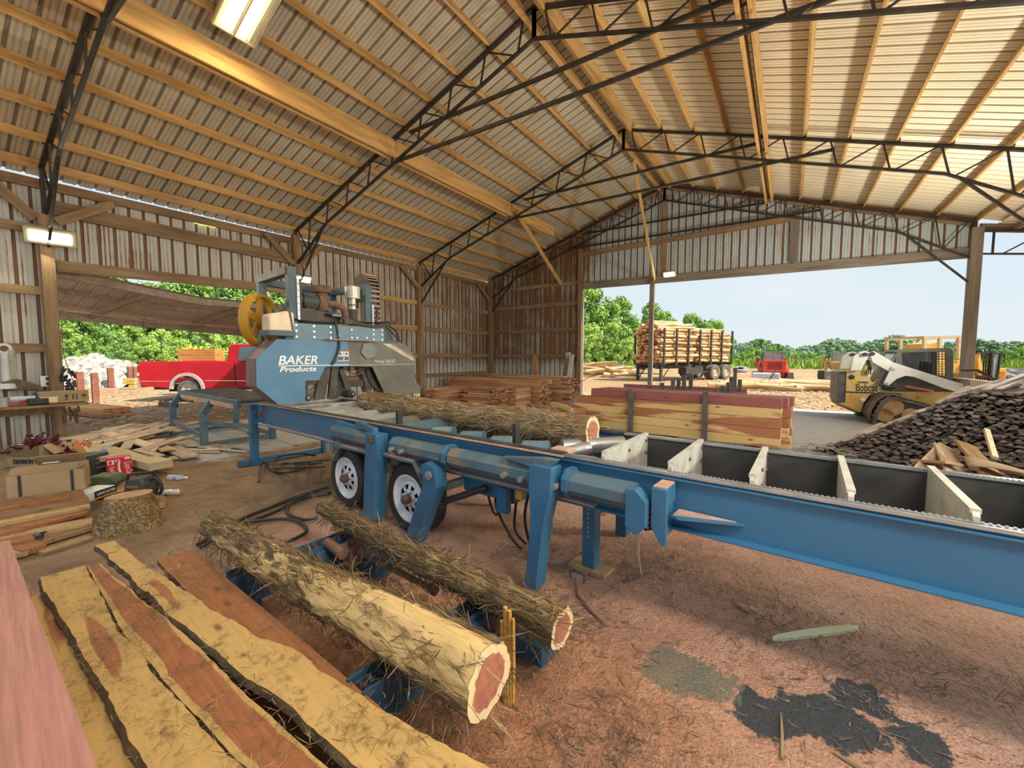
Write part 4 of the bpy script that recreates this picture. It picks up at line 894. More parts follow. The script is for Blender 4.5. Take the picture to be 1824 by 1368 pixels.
# ---------------------------------------------------------------- the slab boards at the lower left
RED, CRM = (.40,.155,.055), (.60,.38,.115)
slab = cedar('slab_wood', (.33,.12,.045), (.52,.325,.105), .44, .018, .9, 5, True, True, .06, .3)
redb = cedar('red_cedar_board', (.33,.125,.045), (.66,.42,.13), .80, .03, .5, 4, True, False, .05, .35)
pinkb = cedar('pink_cedar_board', (.42,.19,.14), (.66,.44,.26), .70, .04, .5, 6, False, False, .03, .0)
barkedge = mat('slab_bark_edge', [(.3,(.05,.03,.013)),(.6,(.14,.085,.035)),(.8,(.26,.17,.08))], 7, (1,1,3), rough=.9, bump=.5)
def live_board(name, left, right, z, th, m_, label, wav=.010, seed=0, sapl=0, sapr=0, s0=None, s1=None, skirt=.010):
    """left / right: (s, t) points of the two edges; a wavy-edged slab between them"""
    def interp(pts, s):
        for (a, b_), (c, d) in zip(pts, pts[1:]):
            if s <= c or (c, d) == pts[-1]:
                return b_ + (d-b_)*(s-a)/(c-a)
    S0 = max(left[0][0], right[0][0]) if s0 is None else s0; S1 = min(left[-1][0], right[-1][0]) if s1 is None else s1
    N = 90; K = 9; c0 = (S0+S1)/2
    tm = (interp(left, c0)+interp(right, c0))/2
    b = MB(); b.edge = []; e = MB()
    rows = []
    for i in range(N+1):
        s = S0+(S1-S0)*i/N
        tl = interp(left, s)+wav*fbm(s*4+seed, .3, 0)+wav*.4*fbm(s*17+seed, 2, 0); tr = interp(right, s)+wav*fbm(s*4+seed, 7.7, 0)+wav*.4*fbm(s*17+seed, 9, 0)
        rows.append((s-c0, tl-tm, tr-tm))
        for k in range(K):
            f = k/(K-1); b.v.append((s-c0, tl-tm+(tr-tl)*f, 0))
            el = max(0, 1-f*(K-1)/2.4)*sapl; er = max(0, 1-(1-f)*(K-1)/2.4)*sapr; b.edge.append(max(el, er))
    for i in range(N):
        for k in range(K-1): b.f.append((i*K+k, (i+1)*K+k, (i+1)*K+k+1, i*K+k+1)); b.mi.append(0)
    for (a, l, r) in rows: e.v += [(a,l,0),(a,l-skirt*(1+.5*fbm(a*9,seed,1)),-th),(a,r,0),(a,r+skirt*(1+.5*fbm(a*9,seed,4)),-th)]
    for i in range(N):
        o = i*4; e.f += [(o,o+1,o+5,o+4),(o+2,o+6,o+7,o+3),(o+1,o+3,o+7,o+5)]
    e.f += [(0,2,3,1),(N*4,N*4+1,N*4+3,N*4+2)]; e.mi = [0]*len(e.f)
    t = thing(name, label, 'board', B(c0, tm, z), BA, 'fresh sawn slabs at the lower left')
    b.build('sawn_face', m_, t); e.build('bark_edge', barkedge if skirt > .005 else redb, t)
    return t
zb = .30
live_board('slab_board', [(-3.43,-2.30),(-2.49,-2.237),(-1.8,-2.197),(-1.45,-2.171),(-.5,-2.13)], [(-3.43,-2.105),(-2.48,-2.097),(-1.69,-2.039),(-1.22,-1.987),(-.5,-1.93)], zb, .03, slab, 'wide yellow live-edge slab second from the pink plank', .012, 2, .9, .45)
live_board('slab_board', [(-3.42,-2.098),(-2.48,-2.088),(-1.69,-2.03),(-1.22,-1.978),(-.5,-1.92)], [(-3.42,-2.035),(-2.95,-1.992),(-2.135,-1.901),(-1.435,-1.858),(-1.15,-1.831),(-.5,-1.78)], zb-.012, .03, cedar('slab_wood_red', (.33,.115,.04), (.52,.325,.105), .60, .02, .8, 4, True, True, .05, .3), 'red-hearted slab between the two yellow live-edge slabs', .008, 5, .75, .75)
live_board('slab_board', [(-3.78,-2.016),(-2.95,-1.96),(-2.076,-1.885),(-1.436,-1.811),(-.958,-1.778),(-.45,-1.74)], [(-3.75,-1.918),(-3.2,-1.88),(-2.667,-1.821),(-1.909,-1.715),(-1.558,-1.639),(-1.128,-1.596),(-.633,-1.516),(-.45,-1.49)], zb+.004, .03, slab, 'longest wavy-edged slab with red patches, lying on top towards the log', .016, 11, .55, .95)
live_board('slab_board', [(-3.27,-1.788),(-.5,-1.74)], [(-3.296,-1.595),(-2.104,-1.572),(-1.723,-1.56),(-.96,-1.556),(-.5,-1.55)], zb-.045, .03, redb, 'straight-edged red board lying closest to the thick peeled log', .002, 17, 0, 0, s0=-3.28, skirt=.001)
live_board('slab_board', [(-3.3,-2.37),(-.5,-2.24)], [(-3.3,-2.24),(-.5,-2.10)], zb-.05, .03, slab, 'narrow yellow slab half hidden under its neighbours beside the pink plank', .010, 23, .9, .9)
live_board('pink_plank', [(-3.66,-2.66),(-.4,-2.56)], [(-3.66,-2.389),(-2.346,-2.341),(-1.308,-2.297),(-.4,-2.26)], .50, .05, pinkb, 'smooth pink cedar plank at the bottom left corner, higher than the slabs', .001, 31, 0, 0, skirt=.001)
# timbers that carry the slabs and the plank
for s, lab in ((-3.0,'rear'),(-1.9,'middle'),(-.8,'front')):
    board(B(s,-2.40,.17), B(s,-1.57,.17), .10, .09, 'bearer', oldpine, f'{lab} dark bearer timber under the slab boards', 'timber')
    board(B(s,-2.72,.33), B(s,-2.34,.33), .10, .23, 'bearer', oldpine, f'{lab} dark bearer block under the pink plank', 'timber')
for i, (t0, z, lab) in enumerate(((-2.22,.10,'lowest slab under the yellow boards, left side'),(-1.82,.10,'lowest slab under the yellow boards, right side'))):
    b = MB(); b.box((0,0,0),(2.9,.26,.05)); o = solo('slab_board', b, redb, 'dark '+lab, 'board'); o.location = B(-2.0,t0,z-.1+.025); o.rotation_euler = (0,0,BA)
# bark litter: on the slabs and over the floor
b = MB(); bl = MB()
def litter(mb, P, n, spread, L=(.03,.12), w=(.002,.006)):
    for i in range(n):
        p = V(P)+V((R.gauss(0,spread), R.gauss(0,spread), R.uniform(.002,.02))); a = R.uniform(0,6.28)
        ribbon(mb, p, (math.cos(a), math.sin(a), R.uniform(-.05,.25)), R.uniform(*L), R.uniform(*w), R.gauss(0,.55))
for (s, t0, n, sp) in ((-3.1,-2.05,60,.06),(-2.75,-2.05,120,.09),(-2.4,-2.10,110,.07),(-2.45,-1.93,90,.06),(-2.2,-2.15,90,.08),(-1.9,-2.05,60,.09),(-2.9,-1.78,70,.05),(-2.6,-1.75,50,.05),(-1.5,-2.0,70,.1),(-1.2,-1.95,60,.09),(-1.1,-1.68,60,.07),(-.9,-1.62,40,.06),(-1.6,-1.75,30,.08),(-2.0,-2.3,60,.05),(-1.3,-2.22,60,.05)):
    litter(b, B(s,t0,zb+.004), n, sp, (.02,.09), (.0015,.004))
for i in range(500): litter(b, B(R.uniform(-3.4,-.5), R.uniform(-2.3,-1.55), zb+.004), 1, .01, (.008,.03), (.001,.003))
o = b.build('bark_litter', strand_m, None); tag(o, 'dark shreds of bark strewn over the slab boards', 'bark shreds'); stuff(o)
b = MB()
for i in range(5200):
    x, y = R.uniform(-4.2,2.2), R.uniform(.2,5.2)
    q = fbm(x*.9, y*.9, 3.3)+.25*math.exp(-((x+1.3)**2+(y-1.8)**2)/.9)
    if R.random() > .12+1.3*max(0, q): continue
    litter(b, (x,y,0), 1, .03, (.01,.08), (.003,.010))
for (x, y, n) in ((-.55,1.55,500),(-.85,1.1,260),(-1.0,2.2,350),(-1.6,2.9,350),(-.9,3.1,300),(-2.0,3.3,250),(.0,2.9,120),(-.2,2.7,90),(.3,2.75,80),(.45,2.6,70),(-1.5,1.75,350),(-2.4,2.0,300),(-1.9,1.5,350),(-3.4,3.0,200),(-3.6,1.3,200),(.75,2.9,110),(-.6,3.4,120),(.7,2.55,40)):
    litter(b, (x,y,0), n, .19, (.012,.10), (.002,.008))
o = b.build('bark_litter', mat('floor_strands', [(.3,(.09,.05,.03)),(.55,(.20,.125,.07)),(.8,(.36,.25,.16))], 5, rough=.9, rnd=False), None); tag(o, 'brown bark shreds littering the sawdust floor around the sawmill', 'bark shreds'); stuff(o)
b = MB()
for i in range(420):
    x, y = R.uniform(-2.5,1.6), R.uniform(1.4,4.2); litter(b, (x,y,0), 1, .05, (.015,.06), (.0012,.003))
o = b.build('wood_shavings', pale, None); tag(o, 'pale curled wood shavings scattered over the red sawdust', 'shavings'); stuff(o)
# black hydraulic hoses on the floor by the wheels
def hose(pts, r, lab, m_=hose_m, g=None):
    P = [V(p) for p in pts]; Q = []
    for i in range(len(P)-1):
        p0, p1, p2, p3 = P[max(i-1,0)], P[i], P[i+1], P[min(i+2,len(P)-1)]
        for k in range(6):
            t = k/6; Q.append(.5*((2*p1)+(p2-p0)*t+(2*p0-5*p1+4*p2-p3)*t*t+(3*p1-p0-3*p2+p3)*t**3))
    Q.append(P[-1]); return solo('hydraulic_hose', MB().tube(Q, r, 8), m_, lab, 'hose', g, smooth=True)
hose([atz(585,868,.03), atz(530,885,.03), atz(480,905,.03), atz(430,925,.03), atz(352,970,.03)], .018, 'thick black hose running from the first tyre towards the log tips')
hose([atz(590,878,.03), atz(540,888,.03), atz(490,912,.03), atz(440,932,.03), atz(358,975,.03)], .016, 'second black hose running beside the thick one towards the log tips')
hose([atz(540,886,.03), atz(515,900,.03), atz(514,915,.03), atz(540,925,.03), atz(565,922,.03)], .015, 'short black hose looping back toward the thinner log')
hose([atz(437,930,.03), atz(500,924,.03), atz(535,930,.03), atz(545,948,.03), atz(505,968,.03)], .015, 'black hose curling in a hook beside the far conveyor')
for k, (u, v, a, c) in enumerate(((480,828,26,.16),(505,826,24,.18),(530,828,22,.17),(555,822,18,.20),(500,835,40,.13))):
    pts = []
    for i in range(9):
        f = i/8; pts.append(atz(u+a*2.2*(f-.1), v-3*f, .02+c*2.4*math.sin(math.pi*f)))
    hose(pts, .011, ['outermost','second','third','fourth','widest lying'][k]+' arching loop of the black hose tangle between the bed leg and first tyre', g=None)
hose([atz(461,858,.02), atz(468,822,.06), atz(492,842,.02), atz(545,835,.02)], .013, 'bent black pipe end at the front of the hose tangle')
hose([atz(563,812,.2), atz(530,808,.25), atz(495,815,.12), atz(485,838,.02)], .012, 'black hose dropping from the bed into the hose tangle')
for k, (s, t0, d, lab) in enumerate(((-2.0,.2,.10,'leftmost black hose hanging below the bed right of the wheels'),(-1.86,.3,-.06,'middle black hose hanging below the bed right of the wheels'),(-1.62,.1,.02,'rightmost black hose hanging below the bed right of the wheels'))):
    hose([B(s,t0,.60), B(s-.05,t0,.35), B(s+d,t0,.12), B(s+d+.12,t0,.03)], .012, lab)
hose([B(-2.2,.2,.62), B(-2.05,.2,.25), B(-1.9,.25,.62)], .011, 'black hose loop hanging just behind the second tyre')
b = MB()
for k in range(4): b.cyl(B(-4.35+k*.04,-.05,.50), B(-4.35+k*.04,-.05,.66), .014, 8)
solo('hose_fittings', b, steel, 'row of silver hose fittings under the bed before the first tyre', 'fitting')
# ---------------------------------------------------------------- clutter by the left wall
RA = math.atan2(RT.y, RT.x)
card = mat('cardboard', [(.3,(.33,.22,.115)),(.7,(.44,.31,.17))], 3, rough=.85, bump=.05)
card_in = mat('cardboard_inside', [(.3,(.24,.155,.08)),(.7,(.34,.23,.12))], 3, rough=.9)
ink = mat('dark_ink', (.03,.028,.028)); redp = mat('dark_red_plastic', [(.3,(.035,.006,.010)),(.6,(.11,.016,.022)),(.8,(.40,.22,.24))], 12, rough=.2)
def sc(u, v, z=0.):
    p = atz(u, v, z); return p, (p-CAM).dot(FW)/F          # the point and metres per pixel there
def frame(u, v, z=0., turn=0., to=None):
    p, k = sc(u, v, z)
    if to: q = atz(to[0], to[1], z); d = q-p; return (p+q)/2, d.length, math.atan2(d.y, d.x)
    return p, k, RA+turn
# shelf on the wall with its things
SX = -10.72
t = thing('wall_shelf', 'rough plank shelf on the wall by the flood light post, crowded with tools', 'shelf', (SX, 1.0, .70))
b = MB(); b.box((0,-.6,.035),(.34,3.3,.05)); b.build('shelf_board', oldpine, t, bevel=.006)
b = MB(); b.box((-.18,-.7,-.06),(.05,2.8,.14)); b.build('ledger', oldpine, t)
def onshelf(u, z=.765, x=-10.68): p = atx(u, 700, x); return V((x, p.y, z))
p = onshelf(112); t = thing('carton', 'low cardboard carton with printed arrows on the end of the wall shelf', 'box', p)
b = MB(); W = .60; b.box((-.0,0,.11),(.26,W,.20)); b.build('carton_body', card, t)
b = MB(); b.box((.131,-.19,.075),(.004,.20,.10)); b.build('sticker', mat('sticker_white', (.75,.74,.55)), t)
b = MB(); b.box((.134,-.19,.035),(.003,.20,.018)); b.build('sticker_band', mat('sticker_yellow', (.75,.55,.03)), t)
b = MB()
b.prism([(-.025,.15),(.025,.15),(.012,.10),(-.012,.10)], lambda a, c, d: V((.132+d, .02+a, c)), 0, .003); b.box((.133,.02,.085),(.003,.010,.04)); b.box((.133,.02,.062),(.003,.05,.008))
b.box((.133,.10,.105),(.003,.016,.10)); b.box((.133,.145,.105),(.003,.016,.10))
b.prism([(-.035,.11),(-.02,.14),(.02,.14),(.035,.11)], lambda a, c, d: V((.132+d, .235+a, c)), 0, .003); b.box((.133,.235,.09),(.003,.008,.05))
b.build('printed_symbol', ink, t)
p = onshelf(74, x=-10.78); b = MB(); b.lathe([(.001,0),(.10,0),(.10,.18),(.05,.22),(.05,.26),(.001,.26)], 20, Matrix.Translation(p)); solo('jar', b, mat('dark_glass', (.05,.06,.075), rough=.15), 'dark glass jar on the wall shelf beside the carton', 'jar', smooth=True)
p = onshelf(66, x=-10.62); b = MB(); b.box(p+V((0,0,.06)),(.16,.24,.10)); solo('black_case', b, black, 'small black case on the wall shelf left of the carton', 'case', bevel=.01)
a, c = onshelf(10, .80, -10.72), onshelf(62, .80, -10.72); b = MB(); b.cyl(a+V((0,0,.06)), c+V((0,0,.06)), .055, 16); solo('paper_roll', b, mat('pale_blue_plastic', [(.3,(.35,.47,.58)),(.7,(.50,.60,.68))], 3, rough=.5), 'pale blue roll lying on the wall shelf', 'roll', smooth=True)
p = onshelf(5, x=-10.62); b = MB(); b.lathe([(.001,0),(.07,0),(.07,.15),(.001,.15)], 20, Matrix.Translation(p)); solo('tin_can', b, steel, 'silver tin can at the left end of the wall shelf', 'can', smooth=True)
p = onshelf(32, x=-10.60); b = MB(); b.box(p+V((0,-.09,.03)),(.08,.20,.055)); b.box(p+V((0,.10,.035)),(.06,.22,.03)); b.cyl(p+V((0,.05,.03)), p+V((0,.05,.09)), .03, 12); solo('red_tool', b, mat('red_tool_paint', [(.3,(.28,.03,.02)),(.7,(.45,.07,.04))], 5, rough=.4), 'red power tool lying at the front of the wall shelf', 'tool', bevel=.01)
# things on the wall above the shelf
WX = XL+.03
def wallpt(u, v, x=WX): return atx(u, v, x)
p = wallpt(86, 679, XL+.06); t = thing('power_outlet', 'white double power outlet on the wall above the carton', 'outlet', p)
b = MB(); b.box((0,0,0),(.03,.19,.19)); b.build('plate', mat('outlet_white', (.75,.74,.68), rough=.4), t, bevel=.006)
b = MB(); b.cyl((.012,0,.045),(.022,0,.045),.035,12); b.cyl((.012,0,-.045),(.022,0,-.045),.035,12); b.build('socket', black, t)
a, c = wallpt(92, 684, XL+.10), wallpt(97, 692, XL+.14); stick([a, (a+c)/2+V((0,0,-.03)), c], .010, yellow, 'short yellow electric lead hanging from the wall outlet', cat='lead', name='electric_lead')
a, c = wallpt(7, 621, XL+.06), wallpt(12, 688, XL+.06)
b = MB(); b.tube([a+(c-a)*.08, c-(c-a)*.12], [.045,.05], 10); b.lathe([(.05,-.03),(.09,-.03),(.09,.03),(.05,.03),(.05,-.03)], 18, Matrix.Translation(a) @ Matrix.Rotation(math.pi/2,4,'Y')); b.lathe([(.04,-.04),(.12,-.04),(.10,.04),(.04,.05)], 18, Matrix.Translation(c)); solo('ring_spanner', b, mat('pale_metal', [(.3,(.55,.56,.55)),(.7,(.72,.72,.70))], 4, rough=.4), 'big pale ring spanner hanging on the wall', 'spanner', smooth=True)
a, c = wallpt(19, 623, XL+.06), wallpt(20, 642, XL+.06); b = MB(); b.tube([a, c], [.05,.035], 10); solo('hanging_tool', b, mat('pale_tool', [(.3,(.40,.37,.32)),(.7,(.60,.57,.52))], 4), 'short pale tool hanging right of the ring spanner', 'tool', smooth=True)
a = wallpt(14, 680, XL+.08); c = wallpt(34, 690, XL+.08); b = MB(); b.prism([(-.05,-.10),(.30,-.12),(.36,-.03),(.10,.10),(-.05,.06)], lambda x, y, d: V((XL+.06+d, a.y+x, a.z-.05+y)), 0, .05); solo('brush', b, mat('brush_brown', [(.3,(.07,.05,.03)),(.7,(.18,.13,.08))], 8), 'brown scraper brush hanging above the wall shelf', 'brush', bevel=.01)
b = MB(); c = wallpt(123, 672, XL+.2)
for i in range(26): q = c+V((R.uniform(-.06,.06), R.uniform(-.09,.09), R.uniform(-.24,.20))); b.tube([q, q+V((R.uniform(-.05,.05),R.uniform(-.06,.06),-.09))], .018, 6)
solo('hanging_chain', b, steel_dk, 'black bunch of chain hanging on the right side of the flood light post', 'chain')
b = MB(); c = wallpt(128, 733, XL+.25)
for i in range(16): q = c+V((R.uniform(-.05,.05), R.uniform(-.12,.12), R.uniform(-.12,.10))); b.tube([q, q+V((R.uniform(-.02,.02),R.uniform(-.03,.03),-.12))], .016, 6)
solo('hanging_chain', b, rusty, 'rusty chain ends hanging under the right end of the wall shelf', 'chain')
stick([wallpt(110,580,XL+.2), wallpt(112,625,XL+.2), wallpt(122,660,XL+.3), wallpt(136,690,XL+.4)], .006, rusty, 'thin cord hanging down beside the flood light post', cat='cord', name='cord')
a, b_ = atx(107,555,XL+.12), aty(410,582,5.9); stick([atx(112,553,XL+.15), atx(270,573,XL+.15), atx(418,583,XL+.15)], .006, mat('old_rope', (.34,.25,.10)), 'thin yellow rope strung across the truck opening', cat='rope', name='rope')

# boxes, bottles and tools on the floor
def openbox(u, v, to, h, d, name, label, m_=card, z=0.):
    p, w, a = frame(u, v, z, 0, to)
    t = thing(name, label, 'box', p, a); 
    b = MB(); th = .008
    b.box((0,.0,h/2),(w,th,h)); b.box((0,d,h/2),(w,th,h)); b.box((-w/2,d/2,h/2),(th,d,h)); b.box((w/2,d/2,h/2),(th,d,h)); b.box((0,d/2,.006),(w,d,.012))
    b.build('carton_body', m_, t)
    return t, p, a
t, p, a = openbox(14, 832, (77,831), .30, .34, 'cardboard_box', 'open cardboard box heaped with dark red bottles, by the wall under the shelf')
b = MB(); b.prism([(.30,.0),(.30,.30),(.42,.27),(.42,.24)][:0]+[(0,0),(.16,-.13),(.17,-.12),(.01,.01)], lambda x, z, d: V((.22+x, d, .30+z)), .02, .34); b.prism([(0,0),(.0,-.14),(.008,-.14),(.008,0)], lambda x, z, d: V((d, -.02+x*0-.01, .30+z)), -.2, .2); b.build('flap', card, t)
text(t, 'DEXRON VI', .085, Matrix.Translation((-.15,-.012,.05)) @ Matrix.Rotation(math.pi/2,4,'X'), ink, width=.34, bold=.003)
def bottle(L=.2, r=.04):
    b = MB(); b.lathe([(.001,0),(r,.0),(r,L*.62),(r*.45,L*.80),(r*.42,L),(.001,L)], 12); return b
proto = None; ROT = [(.4,1.2),(1.35,.3),(1.4,2.2),(1.2,4.1),(1.5,5.4),(.9,3.2)]
def bottles(p, a, n, w, d, z0, label, group, zsp=.06):
    global proto
    for i in range(n):
        x, y = R.uniform(-w/2,w/2), R.uniform(0,d); q = V(p)+V((x*math.cos(a)-y*math.sin(a), x*math.sin(a)+y*math.cos(a), z0+R.uniform(0,zsp)))
        if proto is None: proto = bottle().build('oil_bottle', redp, None, smooth=True); o = proto
        else: o = proto.copy(); col.objects.link(o)
        o.location = q; rx, rz2 = R.choice(ROT); o.rotation_euler = (rx+R.uniform(-.2,.2), 0, rz2+R.uniform(-.3,.3)); tag(o, label, 'bottle', group)
bottles(p, a, 26, .36, .26, .23, 'dark red oil bottle heaped in the open cardboard box', 'bottles in the cardboard box')
p2, k = sc(108, 828); bottles(p2, RA, 24, .6, .35, .03, 'dark red oil bottle lying in the heap right of the cardboard box', 'bottles heaped beside the box', .12)
# the long torn carton on the board pile
zz = .20
p, w, a = frame(14, 888, zz, 0, (151,870))
t = thing('long_carton', 'long torn cardboard carton lying on the pile of boards at the left edge', 'box', p, a)
h, d = .215, .24
b = MB(); b.box((0,0,h/2),(w,.012,h)); b.box((0,d,h/2+.02),(w,.012,h+.04)); b.box((-w/2,d/2,h/2),(.012,d,h)); b.box((w/2,d/2,h/2),(.012,d,h)); b.box((0,d/2,.006),(w,d,.012)); b.build('carton_body', card, t)
b = MB(); b.prism([(0,0),(.10,.05),(.10,.06),(0,.012)], lambda y, z, x: V((x, .0+y, h+z)), -w*.48, w*.42); b.prism([(0,0),(-.08,.10),(-.07,.105),(.008,.008)], lambda y, z, x: V((x, d+y, h+.04+z)), -w*.2, w*.47); b.build('flap', card_in, t)
for x in (-w*.34, w*.34): MB().box((x,-.009,h*.5),(.022,.006,h*1.0)).build('strap', ink, t)
b = MB(); b.box((w*.02,.13,h+.075),(.12,.06,.003)); b.build('paper_label', mat('label_white', 0), t)
# pile of boards under it
bw = cedar('old_board_wood', (.26,.135,.06), (.50,.33,.145), .5, .12, .6, 5, False, False, .22, .4)
def flatboard(u0, v0, u1, v1, z, w, th, m_, lab, group=None, cat='board', name='board'):
    p, q = atz(u0,v0,z), atz(u1,v1,z); return board(p+V((0,0,-th/2)), q+V((0,0,-th/2)), w, th, name, m_, lab, cat, group)
PIL = [(-25,906,150,876,.20,.20),(-30,921,158,887,.17,.18),(-30,934,160,898,.14,.16),(-30,952,150,908,.11,.20),(-20,960,165,925,.08,.18),(20,975,160,935,.05,.16),(-40,975,70,950,.08,.20),(70,982,158,955,.03,.14),(-20,990,55,975,.05,.2)]
for i, (u0,v0,u1,v1,z,w) in enumerate(PIL):
    flatboard(u0,v0,u1,v1,z,w,.035,bw if i % 3 else redb, f'{ORD[i]} board down in the untidy pile under the long torn carton', 'boards under the long carton')
flatboard(210,898,290,882,.10,.20,.05,bw,'short board end sticking out behind the stump','boards behind the stump'); flatboard(215,906,294,893,.05,.2,.04,bw,'lower board end sticking out behind the stump','boards behind the stump')
flatboard(150,872,235,868,.08,.34,.03,bw,'flat board under the chainsaw and the white box','boards behind the stump')
flatboard(18,960,62,975,.06,.14,.05,redb,'splintered board end poking out behind the pink plank')
# stump
c, k = sc(202, 925); t = thing('stump', 'short cedar stump with shaggy bark standing on the floor', 'stump', (-5.10,1.22,0))
b = MB(); b.edge = []; n = 40
for i in range(13):
    f = i/12; r = .265*(1-.33*f**.8)
    for j in range(n):
        a = 2*math.pi*j/n; q = r*(1+.06*fbm(math.cos(a)*1.3,math.sin(a)*1.3,2)+.035*fbm(math.cos(a)*6,math.sin(a)*6,f*.7)+.10*(1-f)**2*max(0,math.sin(3*a+1))); b.v.append((q*math.cos(a)*1.05, q*math.sin(a)*.95, .30*f+.015*math.cos(a)*f)); b.edge.append(0)
for i in range(12):
    for j in range(n): b.f.append((i*n+j, i*n+(j+1) % n, (i+1)*n+(j+1) % n, (i+1)*n+j)); b.mi.append(0)
top = [V(x) for x in b.v[-n:]]
b.build('bark', bark_c, t, smooth=True)
e = MB(); e.edge = []; cc = sum(top, V())/n
for f in (.001,.5,.9,1.0):
    for q in top: e.v.append(tuple(cc+(q-cc)*f+V((0,0,.002)))); e.edge.append(f)
for i in range(3):
    for j in range(n): e.f.append((i*n+j, i*n+(j+1) % n, (i+1)*n+(j+1) % n, (i+1)*n+j)); e.mi.append(0)
e.build('cut_top', mat('stump_top', [(.3,(.36,.20,.11)),(.7,(.50,.31,.18))], 6, rough=.8), t)
# chainsaw
p, k, a = frame(238, 886, .06, 0, (274,888)); t = thing('chainsaw', 'dirty grey chainsaw standing on a flat board behind the stump', 'chainsaw', p, a)
sawm = mat('saw_grime', [(.3,(.03,.028,.022)),(.6,(.075,.068,.05)),(.8,(.14,.12,.085))], 12, rough=.7, bump=.15)
b = MB(); b.prism([(-.16,.02),(-.14,.16),(-.10,.22),(.06,.24),(.10,.16),(.08,.02)], lambda x, z, y: V((x, y, z)), -.08, .10); b.build('engine_body', sawm, t, bevel=.015)
b = MB(); b.tube([(-.12,-.06,.18),(-.10,-.06,.27),(0,-.05,.29),(.06,.06,.27),(.06,.10,.18)], .014, 8); b.build('front_handle', black, t, smooth=True)
b = MB(); b.tube([(.08,.02,.20),(.15,.02,.22),(.20,.02,.17),(.21,.02,.09),(.17,.02,.03),(.08,.02,.03)], .018, 8); b.build('rear_handle', black, t, smooth=True)
b = MB(); b.prism([(-.12,.0),(.12,-.03),(.14,.02),(-.08,.09)], lambda x, z, y: V((x, y, z+.02)), -.11, -.085); b.build('side_cover', sawm, t, bevel=.006)
b = MB(); b.box((-.03,-.085,.145),(.14,.006,.025)); b.build('orange_strip', mat('faded_orange', (.35,.13,.05)), t)
# the red drinks case
p, w, a = frame(192, 856, .0, 0, (236,849)); t = thing('drink_case', 'bright red cardboard case of soft drink cans with white script, standing on end', 'box', p, a)
redc = mat('drink_red', [(.3,(.62,.012,.022)),(.7,(.72,.025,.035))], 3, rough=.35); whc = mat('print_white', (.80,.79,.77))
h = w*1.2
b = MB(); b.box((0,.07,h/2),(w,.14,h)); b.build('carton', redc, t, bevel=.008)
b = MB(); pts = [(-.035,.98),(.035,.98),(.01,.66),(.03,.42),(.10,.12),(.14,.02),(.08,.02),(.02,.2),(-.045,.45),(-.05,.7)]
b.prism([(x*h*1.2, z*h*.86) for x, z in pts], lambda x, z, y: V((x, y, z)), -.004, -.001); b.build('white_wave', whc, t)
text(t, 'Coca-Cola', .09, Matrix.Translation((w*.19,-.003,h*.76)) @ Matrix.Rotation(math.pi/2,4,'X') @ Matrix.Rotation(-math.pi/2+.12,4,'Z'), whc, shear=.3, width=h*.64)
text(t, 'Coca-Cola', .07, Matrix.Translation((-w*.42,-.003,h*.58)) @ Matrix.Rotation(math.pi/2,4,'X') @ Matrix.Rotation(-math.pi/2+.25,4,'Z'), whc, shear=.3, width=h*.42)
b = MB(); b.box((-w*.34,-.002,h*.79),(w*.26,.004,h*.20)); b.box((-w*.08,-.002,h*.84),(w*.16,.004,h*.12)); b.box((w*.34,-.002,h*.92),(w*.24,.004,h*.10)); b.build('print_panel', whc, t)
b = MB(); b.box((-w*.36,-.005,h*.79),(w*.12,.003,h*.15)); b.box((-w*.08,-.005,h*.84),(w*.08,.003,h*.08)); b.build('panel_red', redc, t)
# dark slotted metal box, orange scraps
p, k, a = frame(158, 850, .0, 0, (190,842)); t = thing('metal_box', 'dark grey slotted metal box leaning behind the drinks case', 'box', p, a)
b = MB(); b.box((0,.12,.14),(.30,.24,.28)); b.build('housing', mat('box_grey', [(.3,(.035,.038,.042)),(.7,(.075,.08,.085))], 4, rough=.5), t, bevel=.008)
b = MB()
for i in range(3): b.box((.06,-.004,.10+i*.06),(.14,.006,.022))
b.build('slot', mat('slot_pale', (.22,.22,.20)), t)
b = MB(); b.tube([(-.10,-.004,.10),(-.10,-.03,.12),(-.10,-.03,.2),(-.10,-.004,.22)], .008, 6); b.build('handle', black, t)
p, k = sc(143, 806, .28); b = MB(); b.prism([(-.1,0),(-.02,-.12),(.07,-.10),(-.04,.06)], lambda x, z, y: p+RT*x+V((0,0,z+.12))+FW*y, 0, .01); b.prism([(.02,.03),(.12,-.06),(.15,-.02),(.08,.06)], lambda x, z, y: p+RT*x+V((0,0,z+.12))+FW*y, 0, .01); solo('orange_flap', b, mat('orange_card', (.70,.22,.05)), 'torn orange card sticking up above the dark slotted box', 'card')
p, k, a = frame(172, 866, .10, .2); b = MB(); b.prism([(-.20,0),(-.18,.07),(-.05,.11),(.14,.10),(.20,.04),(.20,0)], lambda x, z, y: p+V((x*math.cos(a)-y*math.sin(a), x*math.sin(a)+y*math.cos(a), z)), 0, .22); solo('green_bag', b, mat('green_sack', [(.3,(.03,.045,.02)),(.7,(.11,.13,.06))], 8, rough=.6, bump=.2), 'crumpled dark green sack behind the white and black box', 'sack', bevel=.02)
p, k, a = frame(166, 892, .10, 0, (198,881)); t = thing('oil_box', 'flat white, black and yellow printed box lying next to the stump', 'box', p, a)
b = MB(); b.box((0,.10,.045),(.30,.20,.09)); b.build('carton', mat('box_white', (.62,.66,.64), rough=.4), t, bevel=.004)
b = MB(); b.box((.04,-.003,.05),(.24,.006,.075)); b.build('black_band', black, t)
b = MB(); b.box((.04,-.006,.014),(.24,.006,.016)); b.build('yellow_band', yellow, t)
text(t, 'LANCASTER', .04, Matrix.Translation((-.06,-.007,.04)) @ Matrix.Rotation(math.pi/2,4,'X'), whc, width=.20)
